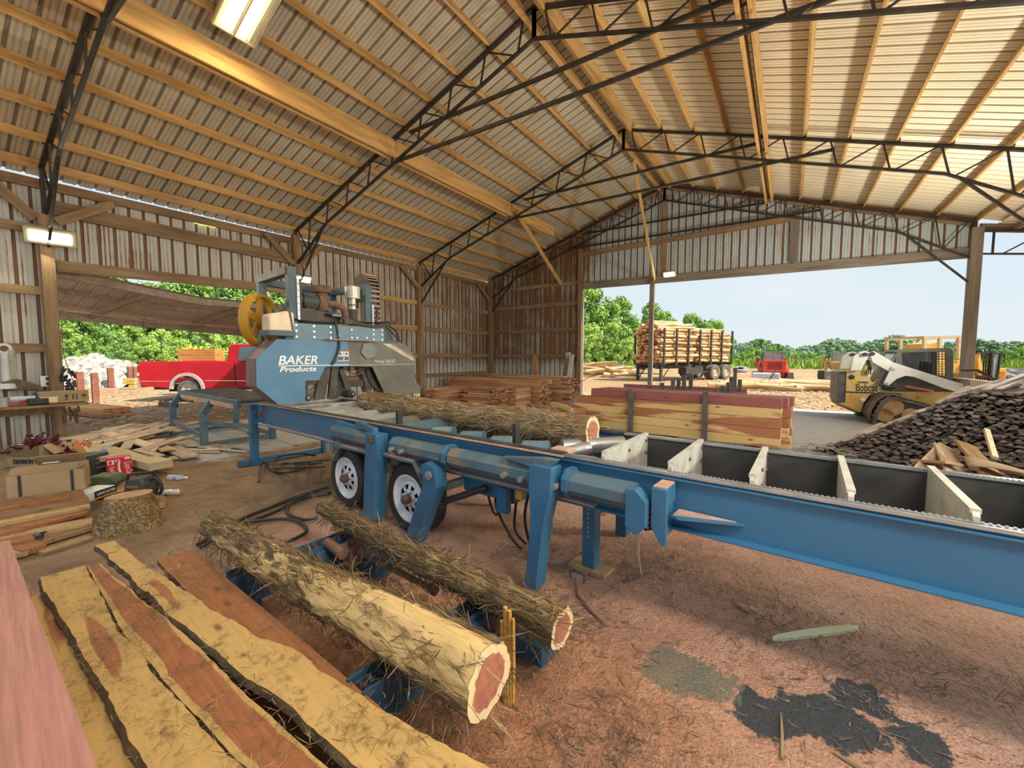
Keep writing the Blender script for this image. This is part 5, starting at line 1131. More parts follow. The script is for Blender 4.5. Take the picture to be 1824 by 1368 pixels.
# cans and clear bottles
def can(u, v, lab, turn):
    p, k = sc(u, v, .0); t = thing('drink_can', lab, 'can', p+V((0,0,.033)), turn, 'drink cans by the chainsaw')
    b = MB(); b.lathe([(.001,-.06),(.026,-.06),(.033,-.05),(.033,.05),(.026,.06),(.001,.058)], 20, Matrix.Rotation(math.pi/2,4,'X')); b.build('can_body', mat('can_silver', [(.3,(.50,.50,.51)),(.6,(.70,.70,.70)),(.75,(.70,.25,.2))], 9, rough=.3, metal=.3), t, smooth=True)
    b = MB(); b.lathe([(.001,.0),(.024,.0),(.026,.004)], 18, Matrix.Translation((0,-.0615,0)) @ Matrix.Rotation(math.pi/2,4,'X')); b.build('can_end', steel, t)
can(294, 882, 'silver drink can lying nearer the chainsaw', -.5); can(310, 882, 'silver drink can lying further right from the chainsaw', -.7)
clear = bpy.data.materials.new('clear_plastic'); clear.use_nodes = True
bb = clear.node_tree.nodes['Principled BSDF']; bb.inputs['Base Color'].default_value = (.85,.88,.9,1); bb.inputs['Roughness'].default_value = .12; bb.inputs['Alpha'].default_value = .38
def pet(u, v, lab, rz2, z=0., up=0):
    p, k = sc(u, v, z); t = thing('plastic_bottle', lab, 'bottle', p+V((0,0,.035)), rz2)
    M = Matrix.Rotation(math.pi/2-up,4,'Y'); prof = [(.001,-.11),(.032,-.11),(.034,-.06),(.029,-.02),(.034,.02),(.032,.06),(.014,.10),(.013,.12)]
    b = MB(); b.lathe(prof, 16, M); b.build('bottle_body', clear, t, smooth=True)
    b = MB(); b.cyl(M @ V((0,0,.12)), M @ V((0,0,.14)), .016, 12); b.build('cap', mat('cap_white', (.75,.76,.78)), t)
    b = MB(); b.lathe([(.0345,-.035),(.031,-.02),(.0345,.015)], 16, M); b.build('bottle_label', mat('label_blue', (.30,.36,.55)), t)
pet(315, 855, 'clear plastic bottle lying on the floor right of the chainsaw', .5); pet(277, 870, 'clear plastic bottle lying close behind the chainsaw handle', 2.4); pet(186, 806, 'clear plastic bottle lying on the boards above the red drinks case', .9, .25, .7)
p, k = sc(69, 958, .06); b = MB(); b.box(p+V((0,0,.02)),(.10,.05,.03)); b.cyl(p+V((-.02,.02,.03)), p+V((.05,.03,.05)), .012, 8); solo('black_latch', b, steel_dk, 'small black metal part lying on the boards behind the pink plank', 'part', bevel=.004)

# loose lumber spread on the floor by the truck opening
lb1 = cedar('pale_loose_board', (.46,.27,.20), (.62,.50,.34), .45, .12, .5, 5, False, False, .2, .1)
R2 = random.Random(3); k_ = 0
for i in range(46):
    u = R2.uniform(125, 300); v = 742+ (u-125)*.18+R2.uniform(0, 62)*(1-(u-125)/420)
    p = atz(u, v, 0); 
    if p.x < -12.5: continue
    zz = max(.02, .20-.05*abs(p.x+9.8)-.05*abs(p.y-2.4)) + R2.uniform(0,.05)
    a = R2.gauss(-.95 if R2.random() < .7 else -.3, .22); L = R2.uniform(.8, 2.0)
    d = V((math.cos(a), math.sin(a), R2.uniform(-.06,.02)))
    p = V((max(p.x, -10.6), min(max(p.y, 2.15), 5.6), zz))
    k_ += 1
    board(p-d*L/2, p+d*L/2, R2.uniform(.10,.2), .024, 'loose_board', lb1, 'loose pale board in the jumble of boards on the floor inside the truck opening', 'board', 'loose boards by the truck opening')
palew = cedar('pale_beam', (.50,.36,.18), (.56,.43,.24), .5, .1, .5, 4, False, False, .05, 0)
for i, (u0,v0,u1,v1,z,w,th,lab) in enumerate(((185,798,287,822,.20,.26,.10,'thick pale beam lying across the loose boards above the drinks case'),(150,793,200,812,.24,.24,.06,'pale board end resting left of the clear bottle'),(230,778,300,800,.13,.20,.03,'pale board right of the thick beam'),(255,772,340,812,.08,.24,.03,'pink board sliding off the loose pile towards the roller table'),(300,815,335,812,.05,.16,.03,'small pink board end at the right of the loose pile'),(245,800,280,812,.20,.18,.02,'short pink offcut lying on the thick pale beam'))):
    flatboard(u0,v0,u1,v1,z,w,th, palew if i < 3 else lb1, lab)
for i in range(12):
    u, v = R2.uniform(340,435), R2.uniform(790,812); p = atz(u, v, .02+.012*(i % 3)); a = R2.gauss(.5,.15); d = V((math.cos(a), math.sin(a), 0)); L = R2.uniform(.3,.9)
    board(p-d*L/2, p+d*L/2, .06, .015, 'edging_strip', lb1, 'thin pink edging strip in the scatter under the roller table', 'strip', 'strips under the roller table')
# roller outfeed table
t = thing('roller_table', 'blue outfeed roller table on bent legs left of the saw head', 'roller table', B(-8.75,.42,0), BA)
b = MB(); L = 3.1
for y in (-.42,.42): b.box((.10,y,.84),(L,.05,.12))
b.box((-1.45,0,.84),(.05,.84,.10)); b.build('side_rail', blue_dk, t, bevel=.004)
for i in range(14):
    b = MB(); x = -1.35+i*.215; b.cyl((x,-.40,.875),(x,.40,.875),.035,12); b.build('roller', mat('roller_dark', [(.3,(.05,.05,.055)),(.7,(.14,.14,.15))], 4, rough=.45, metal=.3), t, smooth=True)
for x in (-1.5,.36):
    for y, s_ in ((-.55,-1),(.55,1)):
        b = MB(); b.bar((x,y,0),(x,y,.62),.10,.10,(1,0,0)); b.bar((x,y,.60),(x,y-s_*.16,.84),.10,.10,(1,0,0)); b.build('leg', blue_dk, t, bevel=.005)
    b = MB(); b.bar((x,-.55,.06),(x,.55,.06),.07,.07); b.build('cross_bar', blue_dk, t)
b = MB(); b.bar((-1.5,.55,.10),(.36,.55,.10),.07,.07); b.bar((-1.5,-.55,.30),(.36,-.55,.20),.06,.06); b.bar((.3,-.5,.42),(1.9,-.35,.52),.06,.06); b.build('stretcher', blue_dk, t)
b = MB(); b.box((.1,-.45,.80),(L*.9,.015,.07)); b.build('rail_dust', dustpink, t)
b = MB(); b.bar((-2.6,-.5,.55),(-1.5,-.5,.60),.10,.10); b.build('outrigger_bar', steel_dk, t)

# ---------------------------------------------------------------- the stack of squared cedar timbers behind the bed
stackm = cedar('squared_cedar', (.36,.15,.075), (.62,.46,.20), .49, .022, .5, 3.0, True, False, .10, 0)
stackr = cedar('squared_red_cedar', (.30,.105,.095), (.50,.30,.20), .85, .05, .5, 3, True, False, .10, 0)
SA = math.atan2(.10, -.995)+math.pi                       # the stack is turned a little from the shed
SO = atz(1389, 800, .12); sd = V((-math.cos(SA), -math.sin(SA), 0)); sn2 = V((math.sin(SA), -math.cos(SA), 0))*-1
if sn2.y < 0: sn2 = -sn2
hh = .155
for c in range(5):
    for r in range(4):
        L = 3.35 + (.0 if c == 4 else R2.uniform(-.05,.25)); off = (0 if r == 0 else -.10+R2.uniform(-.03,.05))
        if r == 0 and c == 2: L = 3.75
        if r == 0 and c == 3: L = 3.72
        if r == 0 and c == 1: L = 3.95
        p = SO+sn2*(.08+r*.165)+V((0,0,c*(hh+.005)+hh/2))+sd*off
        lab = f'squared cedar timber in the stack behind the sawmill bed, {["bottom","second","middle","fourth","top"][c]} course, {["front","second","third","rear"][r]} row'
        o = board(p, p+sd*L, .158, hh, 'cedar_timber', stackr if c == 4 else stackm, lab, 'timber', 'squared timbers in the stack', bevel=.004)
for i in range(3):
    p = SO+sd*(.4+i*1.4)+sn2*.35; board(p-sn2*.5+V((0,0,-.07)), p+sn2*.5+V((0,0,-.07)), .1, .09, 'bearer', oldpine, ['right','middle','left'][i]+' bearer under the stack of squared timbers', 'timber')
rust_st = mat('stake_steel', [(.3,(.055,.05,.048)),(.7,(.12,.108,.10))], 5, rough=.6, bump=.1)
def stake(p, h, w, lab, group='steel stakes'):
    return solo('steel_stake', MB().box((p[0],p[1],p[2]+h/2),(w,w,h)), rust_st, lab, 'stake', group, bevel=.004)
for u, vt, lab in ((1124,693,'steel stake in front of the timber stack, nearer the log end'),(1257,698,'steel stake in front of the timber stack, right one')):
    a = atz(u, 785, .0); f = (SO-sn2*.06); dd = ray(u, 700); n_ = sn2; tt = (f-CAM).dot(n_)/dd.dot(n_); q = CAM+dd*tt; ztop = (CAM+ray(u, vt)*tt).z
    stake((q.x,q.y,0), ztop, .085, lab)
for i, (u, vt, y, w) in enumerate(((1157,687,10.2,.09),(1179,682,10.2,.09),(1199,677,10.2,.085),(1209,675,10.8,.085),(1219,668,10.5,.085),(1231,668,11.2,.085),(1275,691,9.6,.09),(1288,687,9.9,.09),(1298,681,10.2,.09),(1304,679,10.8,.085),(1303,671,11.4,.085),(1318,676,11.0,.085),(1310,655,12,.08))):
    q = aty(u, vt, y); stake((q.x,q.y,0), q.z, w, f'{ORD[i]} from the left of the steel bunk stakes rising behind the timber stack')
for i, y in enumerate((10.3, 11.5)):
    p0, p1 = aty(1110, 690, y), aty(1330, 690, y); 
    for c in range(5): board((p0.x+.1*c,y+.12,.72-.15*c),(p1.x-.1*c,y+.12,.72-.15*c), .14, .14, 'cedar_timber', stackr, ['topmost','second from the top','middle','second from the floor','lowest'][c]+[' red timber lying between the nearer bunk stakes',' red timber lying between the farther bunk stakes'][i], 'timber')
# ---------------------------------------------------------------- stacks of sawn boards in the far left corner
endm = cedar('stacked_board', (.40,.17,.085), (.62,.40,.20), .55, .1, .5, 5, False, False, .2, 0)
def bstack(x0, x1, y0, y1, rows, n, lab, group, th=.03, jit=.10, z0=.0, ang=0):
    """boards lying along y (ends to the viewer): x from x0 to x1 in n columns, rows high"""
    w = (x1-x0)/n
    for r in range(rows):
        for k in range(n):
            if r > rows-3 and R2.random() < .35: continue
            yy = y0+R2.uniform(0, jit)-(.22 if R2.random() < .12 else 0); c, s = math.cos(ang), math.sin(ang)
            xx = x0+w*(k+.5)+R2.uniform(-.012,.012); z = z0+th*(r+.5)
            board((xx,yy,z),(xx+math.tan(ang)*(y1-yy),y1,z), w*.95, th*.92, 'stacked_board', endm, lab, 'board', group, bevel=0)
# long stacks along x seen side on
def lstack(x0, x1, y0, n, rows, w, th, lab, group, z0=.04, jit=.25):
    for r in range(rows):
        for k in range(n):
            if r == rows-1 and R2.random() < .3: continue
            a, b_ = x0+R2.uniform(0,jit), x1-R2.uniform(0,jit)
            board((a,y0+k*w,z0+th*(r+.5)),(b_,y0+k*w,z0+th*(r+.5)), w*.95, th*.9, 'stacked_board', endm, lab, 'board', group, bevel=0)
lstack(-10.6,-6.45,11.6,4,17,.15,.045,'long cedar board in the middle stack of the far left corner','boards in the middle corner stack')
lstack(-10.5,-5.95,12.7,4,18,.15,.048,'long cedar board in the rear stack of the far left corner','boards in the rear corner stack', jit=.5)
bstack(-7.75,-6.85,10.55,11.45,17,7,'short board with its sawn end showing in the right end-on stack','boards in the right end-on stack', .036)
bstack(-9.9,-9.35,9.7,11.3,15,4,'short board with its sawn end showing in the left end-on stack','boards in the left end-on stack', .036)
lstack(-9.4,-7.6,10.9,3,11,.16,.04,'reddish board in the low stack between the two end-on stacks','boards in the low corner stack', jit=.5)
for i, (u0,v0,u1,v1) in enumerate(((955,722,1000,727),(930,718,985,722),(870,731,920,733),(1000,722,1015,727))): flatboard(u0,v0,u1,v1,.05+.03*(i%2),.14,.03,endm,f'{ORD[i]} loose board on the floor beside the corner stacks')
for i, (u,v,c,lab) in enumerate(((890,729,'cup_white','white bottle end lying on the floor before the corner stacks'),)):
    p = atz(u, v, .05); b = MB(); b.cyl(p, p+V((.18,-.05,0)), .05, 14); solo('white_bottle', b, mat('cup_white', (.7,.72,.72)), lab, 'bottle', smooth=True)
flatboard(967,727,990,729,.03,.08,.03,yellow,'small yellow level lying on the floor by the corner stacks',cat='tool',name='yellow_level')
flatboard(992,715,1030,727,.55,.3,.55,stackm,'short red timber block left of the timber stack',cat='timber',name='cedar_timber')
# boards leaning at the left side of the far opening
def lean(u0, v0, y0, u1, v1, y1, w, m_, lab): return board(aty(u0,v0,y0), aty(u1,v1,y1), w, .03, 'leaning_board', m_, lab, 'board', up=(0,-1,.2))
lean(1009,706,13.6,1019,632,14.6,.17,mat('whitish_board', [(.3,(.50,.47,.42)),(.7,(.64,.60,.54))], 3, (.5,6,6)),'pale board leaning against the wall beside the far opening')
lean(1002,710,13.9,1012,628,14.75,.20,greypine,'grey board leaning behind the pale one beside the far opening')
lean(953,702,14.6,953,632,14.8,.20,mat('orange_board', [(.3,(.40,.17,.06)),(.7,(.52,.26,.10))], 3, (.5,6,6)),'orange board standing against the rusty far wall')
a, c = aty(981,670,14.6), aty(999,701,14.0); stick([a,c], .035, blue_dk, 'dark blue pipe leaning by the corner stacks', cat='pipe', name='pipe')
b = MB(); c = aty(1025,687,14.5); b.box(c,(.30,.16,.12)); b.box(c+V((.05,0,.12)),(.03,.03,.14)); b.tube([c+V((.1,0,.1)),c+V((.35,0,.22)),c+V((.62,0,.38))], .012, 6); solo('red_vise', b, mat('vise_red', (.30,.06,.06)), 'small red and black vise by the left edge of the far opening', 'vise')
# ---------------------------------------------------------------- the heap of dark slabs on the right
PA = V((.45,8.55,0)); PD = V((.935,-.355,0)); PN = V((.355,.935,0))
slabm = mat('weathered_slab_end', [(.3,(.13,.108,.096)),(.6,(.25,.21,.185)),(.8,(.40,.34,.29))], 5, rough=.9, vary=.35)
def pile_top(a):
    pts = [(0,.06),(.3,.20),(.75,.47),(1.3,.86),(1.66,1.14),(2.15,1.16),(2.6,1.16),(3.4,1.05),(4.2,.8)]
    for (a0,z0),(a1,z1) in zip(pts, pts[1:]):
        if a <= a1: return z0+(z1-z0)*(a-a0)/(a1-a0)
    return .7
vars_ = []
for i in range(5):
    b = MB(); w, h = R2.uniform(.055,.10), R2.uniform(.024,.040); n = 6
    poly = [(-w/2,-h*.4)]+[(-w/2+w*j/n, -h*.4+h*math.sin(math.pi*j/n)*R2.uniform(.8,1.2)+.004) for j in range(1,n)]+[(w/2,-h*.4)]
    b.prism(poly, lambda x, z, y: V((y, x, z)), 0, 2.3); vars_.append(b)
cells = []
for r in range(40):
    z = .03+r*.034
    a = (r % 2)*.04
    while a < 4.0:
        if z < pile_top(a)-.01: cells.append((a+R2.uniform(-.02,.02), z+R2.uniform(-.008,.008)))
        a += .077
vis = sorted(cells, key=lambda c: (c[0] > 2.45, abs(c[0]-1.5)*.35-c[1]))
protos = []; PANG = math.atan2(PN.y, PN.x)
rest = MB()
# show first those that lie on the surface the photo shows most clearly
for i, (a, z) in enumerate(vis):
    p = PA+PD*a+V((0,0,z))+PN*R2.uniform(-.10,.12)
    if i < 295:
        v_ = R2.randrange(5)
        if len(protos) <= v_ or protos[v_] is None:
            while len(protos) <= v_: protos.append(None)
            o = vars_[v_].build('waste_slab', slabm, None); protos[v_] = o
        else: o = protos[v_].copy(); col.objects.link(o)
        o.location = p; o.rotation_euler = (R2.choice((0,math.pi))+R2.uniform(-.15,.15), R2.uniform(-.02,.02), PANG+R2.uniform(-.05,.05))
        tag(o, 'dark weathered waste slab stacked end-on in the big heap at the right', 'slab', 'waste slabs in the heap')
    else:
        M = Matrix.Translation(p) @ Matrix.Rotation(PANG+R2.uniform(-.04,.04),4,'Z') @ Matrix.Rotation(R2.choice((0,math.pi)),4,'X')
        v_ = R2.choice(vars_); rest.add(v_.v, v_.f, M)
o = rest.build('slab_heap', slabm, None); tag(o, 'remaining dark waste slabs of the big heap at the right', 'slab heap'); stuff(o)
greyw = mat('grey_lath', [(.3,(.30,.26,.22)),(.7,(.50,.45,.39))], 3, (.5,6,6), vary=.2)
for i in range(16):
    a = .2+i*.115+R2.uniform(-.03,.03); p = PA+PD*a+PN*R2.uniform(-.3,.1)+V((0,0,pile_top(a)+.02)); q = p+PN*R2.uniform(.9,1.6)+PD*R2.uniform(.1,.35)+V((0,0,R2.uniform(.05,.2)))
    board(p, q, .06, .02, 'grey_lath', greyw, 'pale grey lath lying on the sloping left side of the slab heap', 'lath', 'laths on the slab heap')
b = MB()
for i in range(60): a = R2.uniform(-.1,.45); p = PA+PD*a+PN*R2.uniform(-.35,.2)+V((0,0,R2.uniform(.01,.14))); q = p+V((R2.uniform(-.25,.25),R2.uniform(-.2,.2),R2.uniform(-.02,.06))); b.bar(p, q, .02, .01)
o = b.build('splinter_tangle', greyw, None); tag(o, 'tangle of grey splinters at the left foot of the slab heap', 'splinters'); stuff(o)
def lb(u0,v0,y0,u1,v1,y1,w,lab,m_=lb1): return board(aty(u0,v0,y0), aty(u1,v1,y1), w, .03, 'plank', m_, lab, 'board', up=(.3,-.5,.8))
lb(1640,850,6.4,1690,798,7.4,.22,'pale plank leaning on the heap, leftmost of the loose planks')
lb(1705,848,6.3,1680,796,7.4,.20,'pinkish plank leaning on the slab heap beside the leftmost one')
lb(1770,850,6.0,1718,790,7.3,.20,'grey-brown plank leaning on the heap right of the pinkish plank', bw)
lb(1636,822,6.9,1700,826,6.4,.16,'plank lying across the foot of the slab heap')
lb(1772,815,6.3,1757,765,6.8,.05,'thin pale batten standing against the slab heap')
p = aty(1770,822,6.1); b = MB()
for i in range(13):
    f = i/12
    for j in range(5): g_ = j/4; b.v.append((p.x-.22+f*.9, p.y+(g_-.5)*.35-.15*f, p.z+.03*math.sin(f*5+g_*2)-.10*f-.10*abs(g_-.4)))
for i in range(12):
    for j in range(4): b.f.append((i*5+j,i*5+j+1,i*5+j+6,i*5+j+5)); b.mi.append(0)
o = solo('bark_sheet', b, mat('bark_sheet_tan', [(.3,(.24,.165,.10)),(.7,(.38,.28,.18))], 4, rough=.85), 'curled tan sheet of bark draped over the planks at the right edge', 'bark sheet', smooth=True)
sm = o.modifiers.new('thick','SOLIDIFY'); sm.thickness = .012
# ---------------------------------------------------------------- the yard outside
def ground_mat():
    m, nt, b = _nodes('yard_ground')
    g = _n(nt, 'ShaderNodeNewGeometry'); P = g.outputs['Position']
    n1 = _noise(nt, P, .22, 6, .65); n2 = _noise(nt, P, 3.0, 8, .72); n3 = _noise(nt, P, 14, 5, .75)
    tan = _ramp(nt, n1, [(.34,(.36,.185,.07)),(.52,(.42,.27,.135)),(.66,(.45,.34,.20))])
    c = _mix(nt, _ramp(nt, n3, [(.35,.75),(.52,0.0)]), tan, (.17,.09,.04))
    c = _mix(nt, _ramp(nt, n3, [(.58,0.0),(.70,.7)]), c, (.60,.48,.31))
    c = _mix(nt, _ramp(nt, n2, [(.56,0.0),(.68,.55)]), c, (.40,.25,.11))
    nt.links.new(c, b.inputs['Base Color']); b.inputs['Roughness'].default_value = .95
    _bump(nt, b, n3, .6, .05); return m
b = MB()
N = 40
b.add([(-150,-60,-.02),(200,-60,-.02),(200,300,-.02),(-150,300,-.02)], [(0,1,2,3)])
struct('ground', b, ground_mat())
grass = mat('grass_field', [(.3,(.16,.24,.035)),(.55,(.28,.36,.07)),(.75,(.40,.44,.13))], .5, rough=.95, bump=.3, bscale=6, rnd=False, kind='World')
b = MB(); b.add([(-60,62,-.005),(-12,58,-.005),(6,60,-.005),(40,66,-.005),(120,90,-.005),(200,300,-.005),(-150,300,-.005),(-60,140,-.005)], [tuple(range(8))]); o = b.build('meadow', grass, None); o['kind'] = 'structure'
b = MB(); b.add([(-58,-30,-.004),(-46,4,-.004),(-46,40,-.004),(-150,80,-.004),(-150,-60,-.004)], [tuple(range(5))]); o = b.build('lawn', grass, None); o['kind'] = 'structure'
tuft_m = mat('tall_grass', [(.3,(.17,.26,.03)),(.6,(.32,.42,.07)),(.8,(.48,.50,.16))], .8, rough=.9, rnd=False, kind='World')
b = MB()
for i in range(9000):
    x = R.uniform(-16, 46); y = 60+abs(R.gauss(0,1))*26
    h = R.uniform(.5,1.3); a = R.uniform(0,6.28); w = R.uniform(.10,.3); dx, dy = math.cos(a)*w, math.sin(a)*w
    lx, ly = R.uniform(-.3,.3), R.uniform(-.3,.3)
    b.add([(x-dx,y-dy,0),(x+dx,y+dy,0),(x+lx,y+ly,h)], [(0,1,2)])
for i in range(2500):
    x = R.uniform(-26,-14); y = R.uniform(38,58); h = R.uniform(.4,1.2); a = R.uniform(0,6.28); w = R.uniform(.08,.25)
    b.add([(x-math.cos(a)*w,y-math.sin(a)*w,0),(x+math.cos(a)*w,y+math.sin(a)*w,0),(x+R.uniform(-.3,.3),y+.1,h)], [(0,1,2)])
o = b.build('tall_grass', tuft_m, None); tag(o, 'tall weedy grass at the far edge of the log yard', 'grass'); stuff(o)
# wood chips and gravel on the yard near the openings
b = MB()
for i in range(5200):
    if i % 3: x, y = R.uniform(-7,3.5), 15.3+abs(R.gauss(0,1))*7
    else: x, y = -12-abs(R.gauss(0,1))*7, R.uniform(1.5,9)
    a = R.uniform(0,6.28); L = R.uniform(.03,.11); w = L*R.uniform(.25,.6); z = R.uniform(-.015,.02)
    ca, sa = math.cos(a), math.sin(a)
    b.add([(x-ca*L,y-sa*L,z),(x+sa*w,y-ca*w,z+R.uniform(0,.03)),(x+ca*L,y+sa*L,z+R.uniform(0,.03)),(x-sa*w,y+ca*w,z)], [(0,1,2,3)])
o = b.build('wood_chips', mat('chip_litter', [(.3,(.34,.22,.11)),(.55,(.58,.46,.29)),(.8,(.72,.62,.45))], 2.5, rough=.9, rnd=False), None); tag(o, 'pale wood chips and bark bits strewn over the yard outside both openings', 'wood chips'); stuff(o)
# trees
leafm = {}
def leaf(name, a, c, d):
    return mat(name, [(.28,a),(.5,c),(.72,d)], .55, rough=.7, vary=.14)
lf_bright = leaf('bright_foliage', (.12,.24,.035), (.27,.44,.07), (.42,.58,.12))
lf_mid = leaf('mid_foliage', (.09,.20,.05), (.19,.36,.08), (.31,.48,.11))
lf_hazed = leaf('hazed_bluish_foliage', (.15,.25,.16), (.23,.36,.22), (.32,.46,.28))  # distance haze put into the leaf colour, paler and bluish
barkm = mat('tree_bark', [(.3,(.06,.05,.04)),(.7,(.14,.11,.085))], 6, rough=.9)
def tree_mesh(seed, n, cols, leafsize, wide=1.0, low=.12):
    """crown made of clumps of leaf blades around a branching trunk, unit height"""
    r = random.Random(seed); b = MB(); tr = MB()
    tr.tube([(0,0,0),(.01,0,.3),(.0,.015,.6),(.01,.0,.82)], [.028,.021,.012,.004], 7)
    cl = []
    for i in range(26):
        z = low+ (1-low)*r.random()**.8; mx = .30*wide*math.sin(math.pi*min(1, (z-low*.5)/(1.02-low*.5)))**.6
        a = r.uniform(0,6.28); q = mx*math.sqrt(r.random()); cl.append((V((q*math.cos(a), q*math.sin(a), z*.93)), r.uniform(.07,.13)*(1.15-.4*z)))
    for c, rad in cl[:12]: tr.tube([(0,0,max(.1,c.z-.22)),c*.6+V((0,0,c.z*.4-.06)),c], [.010,.006,.002], 5)
    for i in range(n):
        c, rad = r.choice(cl); d = V((r.gauss(0,1), r.gauss(0,1), r.gauss(0,.8)))
        d = d.normalized()*rad*r.uniform(.55,1.08); p = c+d
        nn = (d.normalized()+V((r.uniform(-.7,.7), r.uniform(-.7,.7), r.uniform(-.2,.9)))).normalized()
        u = nn.orthogonal().normalized(); u.rotate(Matrix.Rotation(r.uniform(0,6.28),3,nn)); w = nn.cross(u); s = leafsize*r.uniform(.6,1.3)
        b.add([p-u*s, p-w*s*.5, p+u*s, p+w*s*.55], [(0,1,2,3)])
    return b, tr
TP = []
for k, (n, ls, wd, lo, m_) in enumerate(((5200,.021,1.35,.03,lf_bright),(5200,.021,1.25,.03,lf_mid),(3600,.024,1.5,.0,lf_bright),(2600,.034,1.5,.0,lf_hazed))):
    bm, tr = tree_mesh(50+k, n, None, ls, wd, lo); TP.append((bm, tr, m_))
tcount = {}
def tree(k, x, y, h, lab, group, wide=1.0, name='tree'):
    key = k
    if key not in tcount:
        t = thing(name, lab, 'tree', (x,y,-.1), R.uniform(0,6.28), group); bm, tr, m_ = TP[k]
        bm.build('crown', m_, t); tr.build('trunk', barkm, t); tcount[key] = t
    else:
        t = dup(tcount[key], (x,y,-.1), R.uniform(0,6.28), lab, group=group); t.name = name
    t.scale = (h*wide, h*wide, h); return t
def dirpt(u, dep):
    d = FW*F + RT*(u-CX); d.z = 0; return d*(dep/F)
# near wood seen left of the log trailer
for i, (u, vt, dep, k) in enumerate(((1035,508,46,0),(1062,512,47,1),(1088,540,50,0),(1112,552,52,1),(1132,575,56,0),(1100,585,42,2),(1050,575,40,2),(1020,540,44,1),(1075,600,38,2),(1045,560,48,0),(1120,590,46,1),(1065,545,52,1),(1100,530,54,0),(1090,575,44,0),(1035,600,36,2),(1118,600,40,2),(1145,598,46,2))):
    p = dirpt(u, dep); h = 1.7+(633-vt)*dep/F; tree(k, p.x, p.y, h, f'leafy green tree in the near wood left of the log trailer, {ORD[i]} planted of the clump' if 0 else 'leafy bright green tree in the near wood left of the loaded log trailer', 'trees left of the log trailer', .85)
for i, (u, vt, dep, k) in enumerate(((1150,560,75,1),(1172,553,80,3),(1195,570,78,0),(1218,566,82,1),(1240,573,85,0),(1262,567,85,3),(1282,585,90,1),(1140,575,70,0),(1205,580,70,2),(1300,600,95,3),(1160,540,60,0),(1185,555,66,1),(1228,560,72,0),(1255,575,74,1),(1275,572,78,0))):
    p = dirpt(u, dep); h = 1.8+(633-vt)*dep/F; tree(k, p.x, p.y, h, 'tree rising behind the loaded log trailer', 'trees behind the log trailer', .8)
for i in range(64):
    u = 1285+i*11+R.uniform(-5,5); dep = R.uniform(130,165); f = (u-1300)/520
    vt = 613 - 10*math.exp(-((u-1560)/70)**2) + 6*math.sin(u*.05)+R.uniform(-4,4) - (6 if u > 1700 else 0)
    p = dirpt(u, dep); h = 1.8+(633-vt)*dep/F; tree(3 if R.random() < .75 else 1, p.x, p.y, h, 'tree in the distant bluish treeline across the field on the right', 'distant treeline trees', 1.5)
for i in range(22):
    u = 1305+i*26+R.uniform(-8,8); dep = R.uniform(100,125); p = dirpt(u, dep); tree(2, p.x, p.y, R.uniform(1.5,3.0), 'bright green bush before the distant treeline', 'bushes before the treeline', 1.3, 'bush')
for i, (u, vt, dep) in enumerate(((1345,622,60),(1322,628,62),(1785,622,50),(1815,616,48),(1840,612,46))):
    p = dirpt(u, dep); tree(2, p.x, p.y, 1.7+(633-vt)*dep/F, 'bright green bush at the near edge of the field on the right', 'bushes at the field edge', 1.3, 'bush')
for i, (u, vt, dep, k) in enumerate(((90,470,46,0),(135,505,48,1),(180,500,50,0),(225,490,47,1),(270,505,50,0),(315,500,48,1),(360,490,50,0),(405,500,46,1),(450,505,48,0),(495,500,50,1),(540,500,50,0),(585,500,50,1),(50,480,46,1),(155,560,40,2),(245,575,40,2),(335,570,40,2),(415,585,38,2),(120,580,38,2),(290,585,38,2),(200,590,38,1),(375,580,40,0),(630,500,52,0),(675,520,52,1),(110,520,56,1),(155,515,57,0),(205,520,56,1),(250,515,58,0),(295,520,56,1),(335,512,58,0),(385,515,57,1),(430,515,56,0),(160,600,36,2),(265,598,36,2),(320,600,36,2),(230,600,35,1),(350,600,38,1),(400,600,38,2),(130,603,36,1),(85,600,36,2))):
    p = dirpt(u, dep); h = 1.7+(633-vt)*dep/F; tree(k, p.x, p.y, h, 'leafy tree in the wood beyond the red pickup, seen through the left opening', 'trees beyond the pickup', .9)
# yellow sunflowers clump behind the pickup
b = MB(); fm = MB()
for i in range(60):
    p = dirpt(R.uniform(330,362), 30)+V((0,0,R.uniform(.5,2.2))); b.tube([(p.x,p.y,0),p], .02, 4)
    n = V((R.uniform(.2,1),-R.uniform(.2,1),R.uniform(.0,.6))).normalized(); u = n.orthogonal().normalized(); w = n.cross(u)
    fm.add([p+u*.13*math.cos(a)+w*.13*math.sin(a) for a in [k*1.047 for k in range(6)]], [(0,1,2,3,4,5)])
t = thing('sunflower_patch', 'clump of tall yellow flowers behind the bed of the red pickup', 'flowers', dirpt(345,30)); 
for o_, nm, m_ in ((b,'stem',lf_mid),(fm,'blossom',mat('petal_yellow', (.75,.55,.04)))):
    o_.v = [tuple(V(q)-t.location) for q in o_.v]; o = o_.build(nm, m_, t)
# red house far behind the pickup
p = dirpt(420, 75); t = thing('house', 'dull red house far away behind the pickup cab', 'house', p, RA)
b = MB(); b.box((4,0,1.5),(12,6,3)); b.build('wall', mat('house_red', (.30,.09,.08)), t)
b = MB(); b.prism([(-3.4,3),(0,5.2),(3.4,3)], lambda y, z, x: V((x,y,z)), -2.4, 10.4); b.build('roof', mat('house_roof', (.20,.12,.12)), t)
b = MB(); b.box((1,-3.02,1.6),(1.2,.05,1.3)); b.box((6,-3.02,1.6),(1.2,.05,1.3)); b.build('window', mat('house_window', (.06,.07,.09), rough=.2), t)
